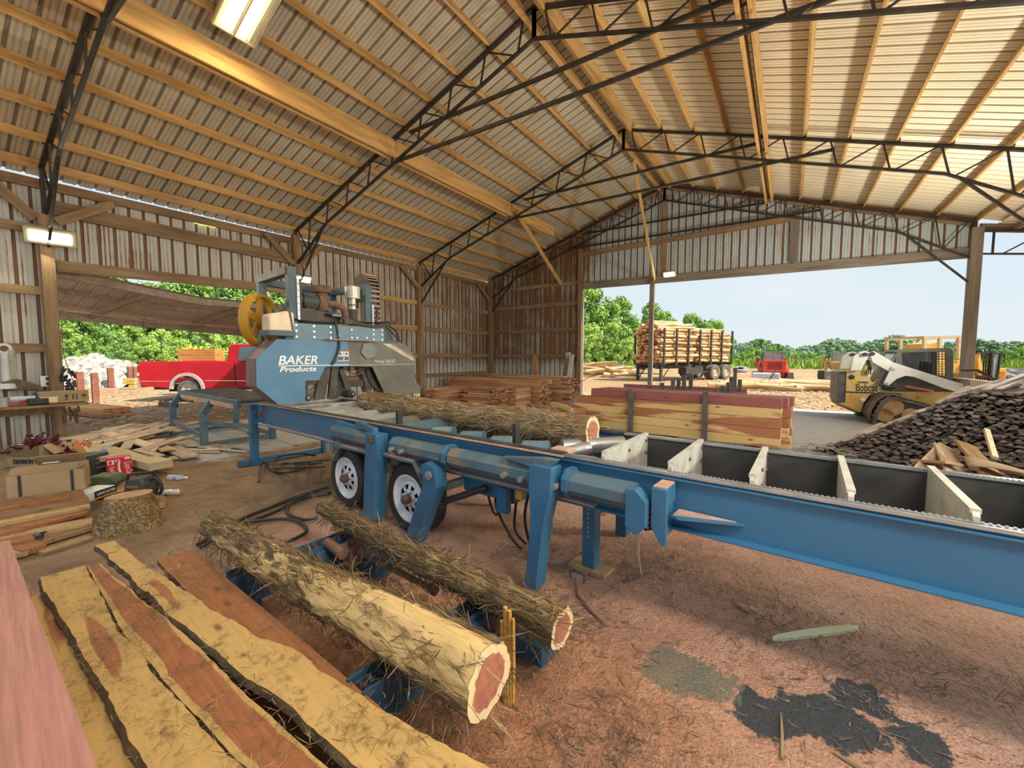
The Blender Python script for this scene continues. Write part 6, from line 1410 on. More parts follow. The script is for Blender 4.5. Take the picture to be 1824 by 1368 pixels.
# gravel heap
def heap(name, u, dep, pts, m_, lab, cat, seed, dp=4):
    """mound from a (offset px, height) skyline"""
    b = MB(); N = 60; K = 14; p = dirpt(u, dep); k = dep/F
    nr = V((FW.x, FW.y, 0)).normalized()
    def hh(o):
        for (a, z0), (c, z1) in zip(pts, pts[1:]):
            if o <= c: return z0+(z1-z0)*(o-a)/(c-a)
        return 0
    a0, a1 = pts[0][0], pts[-1][0]
    for i in range(N+1):
        o = a0+(a1-a0)*i/N
        for j in range(K+1):
            g = j/K; z = hh(o)*math.sin(math.pi*g)**.8; q = p+RT*(o*k)+nr*((g-.5)*dp)
            b.v.append((q.x+R.uniform(-.04,.04), q.y+R.uniform(-.04,.04), z*(1+.25*fbm(o*.06,g*3,seed))+(R.uniform(0,.08) if 0<j<K else -.05)))
    for i in range(N):
        for j in range(K): b.f.append((i*(K+1)+j,(i+1)*(K+1)+j,(i+1)*(K+1)+j+1,i*(K+1)+j+1)); b.mi.append(0)
    return solo(name, b, m_, lab, cat)
gravel = mat('pale_gravel', [(.35,(.14,.12,.10)),(.5,(.36,.34,.30)),(.7,(.48,.45,.41))], 4, rough=.95, bump=.6, bscale=9, rnd=False)
heap('gravel_heap', 150, 23, [(-60,.9),(0,1.5),(25,1.45),(50,1.1),(72,1.25),(100,.8),(125,.15)], gravel, 'pale gravel heap behind the rusty stakes, left of the red pickup', 'gravel heap', 1.0)
dirtm = mat('dirt_heap', [(.3,(.22,.13,.07)),(.7,(.46,.33,.2))], 3, rough=.95, bump=.5, rnd=False)
heap('dirt_heap', 1455, 62, [(-45,.2),(-20,.9),(0,.7),(25,1.1),(45,.2)], dirtm, 'low earth heap in the meadow right of the red loader', 'earth heap', 4.0, 8)
heap('bark_heap', 1800, 20, [(-45,.2),(-10,.75),(30,.95),(60,.85)], gravel, 'pale rubble heap at the right edge behind the slab heap', 'rubble heap', 6.0, 6)
rs_st = mat('rust_stake', [(.3,(.17,.06,.035)),(.7,(.30,.12,.075))], 5, rough=.8)
for i, (u, vt, vb, dep) in enumerate(((143,662,728,13.6),(169,664,718,14),(189,653,682,22),(198,655,686,21),(234,653,680,22),(244,653,682,21.5))):
    p = dirpt(u, dep); z1 = H+(633-vt)*dep/F; w = 8*dep/F if dep > 15 else 9*dep/F
    solo('steel_stake', MB().box((p.x,p.y,z1/2),(w,w,z1)), rs_st, f'{ORD[i]} from the left of the rusty stakes outside the truck opening', 'stake', 'rusty stakes outside the truck opening', bevel=.01)
for i in range(12):
    p = atz(165, 740-i*.3, 0); z = .04+.05*(i//3); a = .35
    q = p+V((0,(i % 3)*.2-.1,z)); board(q-V((.9,.2,0)), q+V((.9+R.uniform(-.1,.1),.2,-.02)), .18, .045, 'stacked_board', mat('orange_sawn_board', [(.3,(.52,.20,.04)),(.7,(.66,.34,.08))], 2, (.5,6,6), vary=.2) if i > 5 else endm, 'orange sawn board in the small stack just outside the truck opening', 'board', 'boards stacked outside the truck opening', bevel=0)
for i, (u0,v0,u1,v1,z) in enumerate(((222,680,243,680,.45),(222,684,243,684,.3),(232,690,243,690,.15))): board(dirpt(u0,20)+V((0,0,z)), dirpt(u1,20)+V((0,0,z)), .2, .12, 'yellow_timber', mat('yellow_timber', (.62,.42,.10)), ['top','middle','bottom'][i]+' yellow timber piled behind the pickup bumper', 'timber')
# lumber pack on the far side of the pickup
t = None
for i in range(24):
    r_, c = divmod(i, 3); p = dirpt(360, 16.6)+V((0,0,1.36+.065*r_)); 
    board(p-RT*(.78+R.uniform(0,.12))+FW*(.2*c), p+RT*.62+FW*(.2*c), .18, .055, 'stacked_board', mat('orange_sawn_board', 0), 'orange sawn board in the pack behind the pickup bed', 'board', 'boards behind the pickup bed', bevel=0)
for i in range(3):
    q = dirpt(360,16.9)-RT*(.55-.55*i); solo('pack_support', MB().box((q.x,q.y,.65),(.2,.5,1.3)), oldpine, ['left','middle','right'][i]+' block carrying the board pack behind the pickup', 'block')

# ---------------------------------------------------------------- red pickup
def pick(name, lab):
    t = thing('pickup_truck', lab, 'pickup', dirpt(333,14.4), RA)
    red = mat('red_car_paint', [(.3,(.50,.008,.02)),(.7,(.58,.012,.03))], 2, rough=.3)
    redm = red.node_tree.nodes['Principled BSDF']; redm.inputs['Coat Weight'].default_value = .12; redm.inputs['Specular IOR Level'].default_value = .25
    flare = mat('tan_flare', (.50,.47,.42), rough=.5); chrome = mat('chrome', (.75,.75,.76), rough=.15, metal=.9); glass = mat('dark_window', (.10,.14,.17), rough=.06)
    f = lambda a, c, d: V((a, d, c))
    arch = lambda x: [(x+.56*math.cos(math.pi*i/10), .46+.50*math.sin(math.pi*i/10)) for i in range(11)]
    side = [(-1.62,.55),(-1.66,.75),(-1.63,1.30),(-1.58,1.40),(1.36,1.38),(1.40,1.37),(3.30,1.34),(4.20,1.24),(4.34,1.05),(4.36,.55)]+arch(3.55)+arch(0)
    b = MB(); b.prism(side, f, .02, .06); b.prism(side, f, 1.90, 1.94); b.build('side_panel', red, t, bevel=.012)
    b = MB(); b.prism([(1.36,.50),(1.36,1.38),(3.1,1.36),(4.2,1.24),(4.34,1.05),(4.34,.5)], f, .06, 1.90); b.build('front_body', red, t, bevel=.01)
    b = MB(); b.prism([(1.30,1.36),(1.40,1.88),(1.52,1.99),(2.55,2.0),(2.75,1.92),(3.30,1.36)], f, .12, 1.84); cab = b.build('cab', red, t, bevel=.04)
    b = MB(); b.prism([(1.72,1.42),(1.78,1.84),(1.86,1.90),(2.52,1.90),(2.62,1.84),(2.98,1.42)], f, .105, .125); b.prism([(1.36,1.50),(1.43,1.84),(1.47,1.84),(1.40,1.50)], lambda a, c, d: V((a-.025, d, c)), .30, 1.66); b.prism([(1.45,1.45),(1.50,1.84),(1.68,1.86),(1.64,1.42)][:0]+[(2.70,1.92),(2.74,1.92),(3.28,1.38),(3.24,1.38)], lambda a, c, d: V((a+.02, d, c)), .25, 1.70); b.build('window', glass, cab)
    b = MB(); b.box((1.66,.015,.98),(.012,.02,.82)); b.box((2.95,.015,.98),(.012,.02,.82)); b.build('door_gap', black, t)
    b = MB(); b.box((1.92,.0,1.16),(.24,.03,.05)); b.build('door_handle', red, t, bevel=.01)
    b = MB(); b.box((.6,.95,.78),(3.9,1.8,.05)); b.box((-1.60,.98,1.0),(.06,1.8,.76)); b.box((1.28,.98,1.0),(.05,1.8,.7)); b.build('bed_floor', red, t)
    for x in (0, 3.55):
        b = MB(); n = 20
        pts = [(x+.60*math.cos(math.pi*i/n), .44+.56*math.sin(math.pi*i/n)) for i in range(n+1)]; inn = [(x+.50*math.cos(math.pi*i/n), .44+.46*math.sin(math.pi*i/n)) for i in range(n+1)]
        for i in range(n): b.prism([pts[i],pts[i+1],inn[i+1],inn[i]], f, -.03, .05)
        b.build('fender_flare', flare, t)
        b = MB(); b.prism(arch(x), f, .35, 1.6); b.build('wheel_well', black, t)
        for y, s_ in ((.15,-1),(1.80,1)):
            M = Matrix.Translation((x,y,.40)) @ Matrix.Rotation(math.pi/2*(1 if s_ < 0 else -1),4,'X')
            b = MB(); b.lathe([(.22,-.12),(.33,-.13),(.39,-.10),(.40,-.05),(.40,.05),(.39,.10),(.33,.13),(.22,.12)], 36, M); w = b.build('tyre', mat('dusty_tyre', [(.3,(.10,.09,.075)),(.7,(.22,.195,.165))], 5, rough=.9), t, smooth=True)
            b = MB(); b.lathe([(.22,.12),(.20,.09),(.10,.04),(.07,.08),(.001,.09)], 30, M)
            b.build('rim', mat('alloy_rim', [(.3,(.42,.41,.38)),(.7,(.60,.58,.55))], 5, rough=.4, metal=.3), w, smooth=True)
    b = MB(); b.box((-1.70,.98,.60),(.16,1.86,.22)); b.box((4.42,.98,.60),(.16,1.86,.26)); b.build('bumper', chrome, t, bevel=.03)
    b = MB(); b.box((-1.66,.06,1.06),(.07,.10,.42)); b.box((-1.66,1.90,1.06),(.07,.10,.42)); tl = b.build('tail_light', mat('lamp_red', (.30,.01,.015), rough=.15), t, bevel=.01)
    b = MB(); b.box((-1.67,.055,.95),(.07,.095,.10)); b.build('reverse_lamp', mat('lamp_white', (.75,.72,.66), rough=.2), tl)
    b = MB(); b.prism([(-1.62,.70),(-.60,.70),(-.60,.72),(-1.62,.72)], f, .012, .022); b.prism([(.60,.72),(3.0,.72),(3.0,.74),(.60,.74)], f, .012, .022); b.build('trim_strip', chrome, t)
    b = MB(); b.box((.9,.98,.45),(5.0,.9,.14)); b.cyl((-1.0,.5,.36),(-.3,.5,.36),.05,10); b.box((-1.75,.98,.45),(.2,.1,.08)); b.build('frame', steel_dk, t)
    b = MB(); b.box((2.6,-.12,1.48),(.14,.22,.22)); b.build('mirror', black, t, bevel=.02)
pick('', 'bright red pickup truck with tan wheel flares parked outside the left opening')
# ---------------------------------------------------------------- tracked loader
def loader():
    p = atz(1570,757,0); k = (p-CAM).dot(FW)/F*.97; hd = RA-math.radians(30); hx = V((math.cos(hd), math.sin(hd), 0)); hn = V((-hx.y, hx.x, 0))
    t = thing('tracked_loader', 'cream and yellow compact track loader with white lift arm, parked outside behind the slab heap', 'loader', p, hd)
    def q(u, v):
        d = ray(u, v); w_ = CAM+d*((p-CAM).dot(hn)/d.dot(hn)); return ((w_-p).dot(hx), w_.z)
    z4 = lambda pts: [q(1480+x*.1886, 570+y*.1886) for x, y in pts]
    f = lambda a, c, d: V((a, d, c))
    body = mat('loader_body', [(.32,(.52,.27,.06)),(.55,(.62,.46,.20)),(.75,(.70,.62,.44))], .9, rough=.55, rnd=False, spots=(5,.62,.7,(.30,.17,.06)))
    whitem = mat('loader_white', [(.3,(.58,.58,.55)),(.7,(.72,.72,.69))], 2, rough=.45); cabm = mat('loader_cab_grey', [(.3,(.06,.065,.06)),(.7,(.13,.135,.125))], 3, rough=.5)
    rub = mat('loader_track_rubber', [(.3,(.05,.045,.04)),(.7,(.16,.13,.10))], 5, rough=.85); mud = mat('mud', [(.3,(.36,.20,.09)),(.7,(.55,.34,.17))], 6, rough=.95)
    P1 = z4([(175,495),(370,478),(405,560),(440,620),(520,685),(400,722),(345,800),(310,890),(95,800),(160,795)])
    b = MB(); b.prism(P1, f, .35, 1.55); b.prism(z4([(500,690),(1250,690),(1250,880),(520,880)]), f, .40, 1.5); bd = b.build('engine_body', body, t, bevel=.01)
    b = MB(); b.prism(z4([(95,500),(172,490),(165,800),(80,790)]), f, .38, 1.52); b.build('rear_door', mat('rear_door_dark', [(.3,(.05,.05,.052)),(.6,(.12,.10,.09)),(.8,(.28,.16,.11))], 4, rough=.5), t, bevel=.01)
    b = MB(); b.prism(z4([(90,800),(340,825),(310,890),(250,890),(100,830)]), f, .40, 1.5); b.build('belly_plate', mat('belly_mud', [(.3,(.25,.18,.11)),(.7,(.42,.33,.21))], 4, rough=.9), t)
    for x, y, r in ((225,545,.055),(333,767,.05)):
        a, c = q(1480+x*.1886, 570+y*.1886); b = MB(); b.cyl(f(a,c,.35), f(a,c,.32), r, 16); b.cyl(f(a,c,.32), f(a,c,.305), r*.55, 12); b.build('access_boss', black if y < 600 else whitem, bd)
    text(bd, 'Bobcat', .26, Matrix.Translation(f(*q(1529,698), .343)) @ Matrix.Rotation(math.pi/2,4,'X'), ink, width=32*k, bold=.002)
    a, c = q(1528.5, 681.5); b = MB(); b.lathe([(.03,.0),(.06,.0),(.06,.004),(.03,.004)], 18, Matrix.Translation(f(a,c,.345)) @ Matrix.Rotation(math.pi/2,4,'X')); b.build('round_emblem', yellow, bd)
    a, c = q(1543, 682.5); b = MB(); b.box(f(a,c,.345),(.20,.006,.035)); a, c = q(1537,701); b.box(f(a,c,.345),(.56,.006,.03)); b.build('small_lettering', ink, bd)
    # tracks
    loop = z4([(385,985),(400,900),(470,770),(540,722),(620,728),(900,800),(1130,870),(1180,930),(1150,990),(1050,1010),(470,1010)])
    for d0 in (.0, 1.5):
        b = MB(); cx_ = sum(a for a, c in loop)/len(loop); cz_ = sum(c for a, c in loop)/len(loop)
        inner = [(cx_+(a-cx_)*.86, cz_+(c-cz_)*.78) for a, c in loop]
        n = len(loop)
        for i in range(n): b.prism([loop[i],loop[(i+1) % n],inner[(i+1) % n],inner[i]], f, d0, d0+.40)
        per = []
        for i in range(n):
            (a0,c0),(a1,c1) = loop[i],loop[(i+1) % n]; L = math.hypot(a1-a0,c1-c0); m_ = max(1, int(L/.09))
            for j in range(m_): per.append((a0+(a1-a0)*j/m_, c0+(c1-c0)*j/m_))
        for a, c in per[:100]: b.box(f(a,c,d0+.2),(.04,.40,.04))
        tr = b.build('track', rub, t)
        b = MB(); b.prism([(cx_+(a-cx_)*.84, cz_+(c-cz_)*.74) for a, c in loop], f, d0+.10, d0+.30); b.build('track_frame', mat('track_frame_dark', (.05,.045,.04)), tr)
        for x, y, r in ((590,825,.20),(515,935,.16),(760,900,.15),(900,940,.14),(1040,930,.15)):
            a, c = q(1480+x*.1886, 570+y*.1886); c = max(c, r+.06); b = MB(); b.cyl(f(a,c,d0+.06), f(a,c,d0+.34), r, 22); b.build('track_wheel', mud if y < 960 else rub, tr)
        b = MB(); o_ = z4([(330,880),(360,800),(430,720),(520,695),(680,700),(680,712),(530,715),(450,760),(390,850),(370,960)]); b.prism(o_, f, d0+.02, d0+.38); b.build('mudguard', mat('mudguard_dark', [(.3,(.07,.055,.045)),(.7,(.18,.13,.09))], 5, rough=.9), t)
    # cab with mesh windows
    C1 = z4([(608,400),(690,290),(1185,262),(1230,290),(1240,610),(760,620),(700,540)])
    b = MB(); win = z4([(722,350),(760,310),(1110,300),(1160,340),(1165,530),(960,520),(740,420)])
    for i in range(len(C1)):
        pass
    roof = z4([(650,300),(690,275),(1200,258),(1235,285),(1235,300),(690,305)]); b.prism(roof, f, .45, 1.45)
    for d0 in (.45, 1.40):
        for quad in ([(690,290),(725,300),(735,420),(700,545),(640,480)],[(1160,300),(1240,290),(1240,610),(1165,610)],[(700,545),(740,420),(760,440),(960,525),(1165,535),(1165,610),(760,620)],[(608,400),(690,290),(700,300),(640,420)]):
            b.prism(z4(quad), f, d0, d0+.05)
    b.prism(z4([(640,470),(700,545),(760,620),(1240,610),(1240,690),(620,690)]), f, .45, 1.45)
    cb = b.build('cab', cabm, t, bevel=.006)
    b = MB()
    for i in range(14): x = 735+i*33; b.bar(f(*q(1480+x*.1886, 570+300*.1886), .47), f(*q(1480+x*.1886, 570+535*.1886), .47), .012, .012, (0,1,0))
    for i in range(10): y = 320+i*24; b.bar(f(*q(1480+725*.1886, 570+y*.1886), .47), f(*q(1480+1165*.1886, 570+(y+4)*.1886), .47), .012, .012, (0,1,0))
    b.build('window_mesh', steel_dk, cb)
    b = MB(); b.prism(z4([(615,400),(690,295),(700,300),(650,410)]), f, .55, 1.35); b.prism(z4([(722,310),(1165,300),(1165,535),(740,430)]), f, 1.40, 1.41); b.build('glass', mat('cab_glass', (.30,.40,.38), rough=.08), cb)
    b = MB(); b.prism(z4([(900,560),(1080,560),(1070,420),(1010,400),(990,520),(900,530)]), f, .7, 1.2); b.build('seat', black, cb)
    # lift arm
    for d0 in (.18, 1.60):
        b = MB()
        b.prism(z4([(200,478),(228,345),(300,298),(345,292),(395,305),(300,480)]), f, d0, d0+.10)
        b.prism(z4([(392,345),(410,292),(440,300),(610,400),(700,430),(1160,575),(1340,620),(1400,650),(1200,680),(1100,650),(820,545),(700,520),(610,485),(560,485),(410,400)]), f, d0-.01, d0+.11)
        b.prism(z4([(590,440),(700,445),(830,510),(815,540),(720,530),(640,560),(560,625),(520,615),(515,595)]), f, d0-.05, d0-.005)
        ar = b.build('lift_arm', whitem, t, bevel=.008)
        for x, y in ((335,325),(405,320),(603,468),(540,605)):
            a, c = q(1480+x*.1886, 570+y*.1886); b = MB(); b.cyl(f(a,c,d0-.07), f(a,c,d0+.12), .045 if y < 400 else .03, 16); b.build('pivot_pin', black if y < 400 else steel, ar)
    b = MB(); b.bar(f(*q(1480+470*.1886, 570+630*.1886), .30), f(*q(1480+560*.1886, 570+490*.1886), .30), .10, .12, (0,1,0)); b.build('lift_cylinder', cabm, t)
    b = MB(); b.bar(f(*q(1480+735*.1886, 570+632*.1886), .28), f(*q(1480+1010*.1886, 570+680*.1886), .28), .05, .10, (0,1,0)); b.build('red_arm_lock', mat('arm_lock_red', [(.3,(.38,.07,.05)),(.7,(.50,.14,.11))], 4), t)
    b = MB()
    for i in range(3): b.tube([f(*q(1480+(350+i*15)*.1886, 570+380*.1886), .26), f(*q(1480+(380+i*12)*.1886, 570+450*.1886), .24), f(*q(1480+(350+i*25)*.1886, 570+520*.1886), .28)], .014, 6)
    b.tube([f(*q(1480+520*.1886, 570+650*.1886), .33), f(*q(1480+640*.1886, 570+640*.1886), .33)], .05, 10); b.build('hose', black, t)
    b = MB(); b.prism(z4([(1270,560),(1640,590),(1660,700),(1300,700)]), f, -.2, 1.9); b.build('bucket', mat('bucket_tan', [(.3,(.36,.27,.2)),(.7,(.52,.42,.33))], 3, rough=.7), t)
    b = MB(); b.bar(f(*q(1480+1270*.1886, 570+480*.1886), .2), f(*q(1480+1425*.1886, 570+478*.1886), .2), .04, .04); b.bar(f(*q(1480+1425*.1886, 570+478*.1886), .2), f(*q(1480+1630*.1886, 570+590*.1886), .2), .05, .05); b.build('hose_guard', steel_dk, t)
loader()
# yellow machine behind it
p = dirpt(1680, 16); k16 = 16/F
t = thing('yellow_machine', 'big yellow machine with a caged roof standing behind the track loader', 'machine', p, RA)
g = lambda u, v, d=0: V(((u-1680)*k16, d, H-(v-633)*k16))
mac = mat('machine_yellow', [(.3,(.58,.30,.03)),(.7,(.70,.43,.09))], 2, rough=.5); mtan = mat('machine_tan', [(.3,(.50,.36,.18)),(.7,(.64,.50,.30))], 2, rough=.6)
b = MB()
for u in (1641,1668,1702): b.bar(g(u,600), g(u+2,640), .10, .10, (0,1,0)); b.bar(g(u,600,1.6), g(u+2,640,1.6), .10, .10, (0,1,0))
b.bar(g(1639,602), g(1705,600), .08, .10); b.bar(g(1639,602,1.6), g(1705,600,1.6), .08, .10); b.bar(g(1641,601,0), g(1641,601,1.6), .08,.08); b.bar(g(1702,601,0), g(1702,601,1.6), .08,.08); b.build('roof_cage', mtan, t)
b = MB(); b.prism([(1655,640),(1660,612),(1690,608),(1700,625),(1700,640)], lambda u, v, d: g(u,v,d), .4, 1.2); b.box((0,.8,.75),(2.6,1.6,1.3)); b.build('hood', mac, t, bevel=.03)
b = MB(); b.prism([(1722,640),(1726,628),(1732,650),(1734,668),(1727,668)], lambda u, v, d: g(u,v,d), -.3, .1); b.bar(g(1727,668,-.1), g(1700,690,-.1), .2, .2); b.build('boom', mac, t, bevel=.02)
b = MB()
for i in range(8): b.bar(g(1727+i*4,630,-.2), g(1727+i*4,676,-.2), .03, .03, (0,1,0))
b.bar(g(1724,629,-.2), g(1763,629,-.2), .06, .06); b.bar(g(1747,630,-.3), g(1747,678,-.3), .08,.08,(0,1,0)); b.bar(g(1762,630,-.3), g(1758,678,-.3), .06,.06,(0,1,0)); b.bar(g(1745,630,-.3), g(1764,630,-.3), .06,.06); b.build('cab_cage', steel_dk, t)
b = MB(); b.prism([(1748,632),(1761,632),(1757,676),(1748,676)], lambda u, v, d: g(u,v,d), -.28, -.26); b.build('cab_glass', mat('greenish_glass', (.28,.40,.36), rough=.1), t)
b = MB(); b.prism([(1757,672),(1762,656),(1772,655),(1775,660),(1774,680),(1757,680)], lambda u, v, d: g(u,v,d), -.3, .6); hd = b.build('engine_cover', mat('orange_machine_paint', (.72,.36,.02), rough=.4), t, bevel=.02)
b = MB()
for i in range(4): b.bar(g(1762,662+i*4,-.31), g(1773,662+i*4,-.31), .02, .03)
b.build('vent_slot', mat('vent_dark', (.35,.16,.02)), hd)
for i in range(2): b = MB(); b.prism([(1640,665),(1740,665),(1752,690),(1735,706),(1645,706),(1632,690)], lambda u, v, d: g(u,v,d), 0+1.3*i, .4+1.3*i); b.build('track', rubber, t)
# red loader in the yard and a small yellow one behind
def small_loader(u, vb, dep, paint, name, lab, front=True):
    p = dirpt(u, dep); k = dep/F; t = thing(name, lab, 'loader', p, RA-.45)
    for y in (-.78,.78):
        b = MB(); b.prism([(-.8,.0),(.8,.0),(1.0,.25),(.85,.60),(-.7,.60),(-1.0,.25)], lambda a, c, d: V((d, a, c)), y-.2, y+.2); b.build('track', rubber, t)
    b = MB(); b.prism([(-.7,.35),(.9,.35),(.9,1.05),(.3,1.25),(-.7,1.2)], lambda a, c, d: V((d, a, c)), -.58, .58); b.build('engine_body', paint, t, bevel=.03)
    for x in (-.72,.72): b = MB(); b.bar((x,.9,1.35),(x,-1.0,.55),.12,.18); b.box((x,.7,1.15),(.2,.4,.55)); b.build('lift_arm', paint, t, bevel=.02)
    b = MB()
    for x in (-.48,.48):
        for y in (-.3,.6): b.bar((x,y,1.1),(x,y,1.75),.08,.08,(0,1,0))
    b.box((0,.15,1.78),(1.1,1.1,.07)); cb = b.build('cab', mat('cab_grey_green', (.20,.23,.22), rough=.5), t, bevel=.02)
    b = MB(); b.box((0,-.28,1.45),(.9,.02,.55)); b.build('glass', mat('cab_glass', 0), cb)
    if front:
        b = MB(); b.box((-.45,-1.45,.36),(1.35,.6,.50)); b.build('white_tank', mat('tank_white', (.66,.70,.74), rough=.4), t, bevel=.05)
        b = MB(); b.tube([(-.3,-1.9,.3),(-.15,-1.92,.5),(.05,-1.7,.85),(.1,-1.3,.9)], .03, 6); b.build('hose', black, t)
        b = MB(); b.bar((-.7,-1.9,.10),(.8,-1.9,.10),.12,.08); b.box((-.5,-1.2,.1),(.12,1.6,.06)); b.box((.5,-1.2,.1),(.12,1.6,.06)); b.build('fork', steel_dk, t)
        b = MB(); b.box((0,-.9,.98),(1.15,.5,.72)); b.build('front_housing', paint, t, bevel=.04)
        b = MB(); b.box((0,-1.16,1.0),(.7,.02,.4)); b.build('grille', mat('grille_dark', (.30,.02,.015)), t)
    else:
        b = MB(); b.prism([(-.3,.05),(.35,.0),(.3,.7),(-.2,.6)], lambda a, c, d: V((d, -1.4+a, c)), -1.0, 1.0); b.bar((-1.0,-1.6,1.0),(1.0,-1.6,1.0),.06,.06); b.bar((-1,-1.6,.6),(-1,-1.6,1.0),.05,.05,(1,0,0)); b.bar((.2,-1.6,.6),(.2,-1.6,1.0),.05,.05,(1,0,0)); b.build('bucket', mat('bucket_grey', (.25,.22,.20)), t)
small_loader(1374, 683, 25, mat('red_loader_paint', [(.3,(.55,.04,.02)),(.7,(.66,.08,.04))], 2, rough=.4), 'red_loader', 'small red loader carrying a white tank, out in the log yard')
small_loader(1494, 668, 27, mac, 'yellow_loader', 'small yellow loader with a dark cage far out, left of the track loader', False)

# ---------------------------------------------------------------- log trailer with its load
tp = V((-6.5,26.0,0)); td = V((.463,.886,0)).normalized(); tn = V((-td.y, td.x, 0))
TA = math.atan2(td.y, td.x)
t = thing('log_trailer', 'long dark log trailer with upright stakes, loaded high with peeled logs, out in the yard', 'trailer', tp, TA)
trm = mat('trailer_steel', [(.3,(.03,.028,.027)),(.7,(.085,.07,.06))], 4, rough=.7)
b = MB()
for y in (.4, 2.0): b.bar((.1,y,.90),(7.2,y,.90),.14,.26)
for i in range(7): b.bar((.35+i*1.1,-.02,1.06),(.35+i*1.1,2.42,1.06),.16,.12)
b.build('chassis', trm, t)
for i in range(7):
    for y in (.0, 2.4): b = MB(); b.bar((.35+i*1.1,y,1.0),(.35+i*1.1,y,3.25),.10,.10,(1,0,0)); b.build('stake', trm, t)
b = MB()
for y in (.25, 2.15): b.bar((.4,y,.0),(.4,y,.9),.14,.14,(1,0,0)); b.bar((.4,y,.05),(1.1,y,.8),.05,.05)
b.bar((.4,.25,.45),(.4,2.15,.45),.06,.06); b.build('landing_leg', trm, t)
b = MB(); b.box((3.3,.4,.62),(1.6,.6,.42)); b.bar((2.4,.1,.25),(5.2,.1,.62),.05,.05); b.build('storage_box', trm, t)
for x in (5.2, 6.35):
    for y in (.05, .38, 2.05, 2.35):
        M = Matrix.Translation((x,y,.50)) @ Matrix.Rotation(math.pi/2,4,'X'); b = MB(); b.lathe([(.28,-.12),(.47,-.13),(.50,-.08),(.50,.08),(.47,.13),(.28,.12)], 28, M); w = b.build('tyre', mat('dusty_tyre', 0), t, smooth=True)
        b = MB(); b.lathe([(.28,.12),(.22,.04),(.10,.06),(.001,.06)], 20, M); b.build('rim', mat('tan_rim', (.45,.36,.25)), w)
logm = mat('peeled_log', [(.3,(.44,.24,.10)),(.5,(.60,.40,.20)),(.72,(.72,.56,.34))], 2.2, (.6,4,4), rough=.8, vary=.25, spots=(1.6,.6,.7,(.34,.13,.06)))
lend = mat('log_end_red', [(.3,(.46,.17,.08)),(.7,(.66,.36,.18))], 5, rough=.85, vary=.2)
lp = []
for i in range(3):
    L = (3.3,3.1,2.8)[i]; tt = thing('cedar_log', 'peeled cedar log in the load on the log trailer', 'log', (0,0,-50), 0, 'logs loaded on the trailer')
    b = MB(); n = 10; b.edge = None
    pts = [(L*(j/6-.5), .02*math.sin(j+i), .015*math.cos(j*1.7+i)) for j in range(7)]; b.tube(pts, [.115-.006*j for j in range(7)], n, cap=False); b.build('bark', logm, tt, smooth=True)
    b = MB(); b.cyl((-L/2-.004,pts[0][1],pts[0][2]),(-L/2+.01,pts[0][1],pts[0][2]),.112,n); b.build('cut_face', lend, tt)
    b = MB(); b.cyl((L/2-.01,pts[6][1],pts[6][2]),(L/2+.004,pts[6][1],pts[6][2]),.078,n); b.build('cut_face', lend, tt)
    lp.append(tt)
used = [False]*3
def put_log(loc, rz2, ry=0, lab=None, group=None, sc_=1.0):
    i = R.randrange(3)
    if not used[i] and lab is None: o = lp[i]; used[i] = True; o.location = loc
    else: o = dup(lp[i], loc, None, lab, group=group)
    o.rotation_euler = (0, ry, rz2); o.scale = (1, sc_, sc_); return o
cnt = 0
for bay, (x0, top_) in enumerate(((1.75,3.30),(5.35,3.05))):
    rows = int((top_-1.2)/.19)
    for r in range(rows+3):
        z = 1.24+r*.19
        ys = [.16+.215*c+(.1 if r % 2 else 0) for c in range(10)]
        for c, y in enumerate(ys):
            if r >= rows and (abs(c-4.5) > 3.6-(r-rows)*1.1 + (1 if bay == 1 else 0)): continue
            if 2 <= c <= 8 and r < rows-1 and bay == 1: continue        # buried: the photo shows nothing of them
            lpz = tp+td*(x0+R.uniform(-.25,.25))+tn*(y+R.uniform(-.03,.03))+V((0,0,z+R.uniform(-.03,.03)))
            put_log(lpz, TA+R.uniform(-.06,.06)+(math.pi if R.random() < .5 else 0), R.uniform(-.03,.03), sc_=R.uniform(.8,1.1)); cnt += 1
# logs lying on the yard
for i in range(30):
    u, dep = R.uniform(1035,1120), R.uniform(30,38); p = dirpt(u, dep); put_log(p+V((0,0,.12+R.uniform(0,.9)*max(0,1-abs(u-1062)/60))), R.uniform(-.5,.8), R.uniform(-.12,.12), 'cedar log in the loose heap at the left edge of the far opening', 'logs heaped left of the trailer', 1.2)
for i in range(34):
    u, dep = R.uniform(1322,1500), R.uniform(18.5,23); p = dirpt(u, dep); put_log(p+V((0,0,.12+R.uniform(0,.12))), R.uniform(-.6,1.0), 0, 'cedar log lying in the yard between the red loader and the track loader', 'logs lying in the yard', 1.0)
b = MB()
for i in range(120): p = dirpt(1105+R.gauss(0,9), 36)+V((0,0,R.uniform(0,1.0)*max(0,1-i/160))); a = R.uniform(0,6.28); b.bar(p, p+V((math.cos(a)*.6,math.sin(a)*.6,R.uniform(-.2,.3))), .07, .05)
o = b.build('brush_heap', greyw, None); tag(o, 'grey heap of bark and brush behind the loose log heap', 'brush heap'); stuff(o)
b = MB(); p = dirpt(1318, 40); M = Matrix.Translation(p+V((0,0,.25))) @ Matrix.Rotation(.3,4,'X'); b.lathe([(.30,-.14),(.6,-.16),(.68,0),(.6,.16),(.30,.14)], 24, M); solo('old_tyre', b, mat('grey_old_tyre', (.30,.29,.27)), 'old grey tyre lying in the grass behind the log trailer', 'tyre', smooth=True)
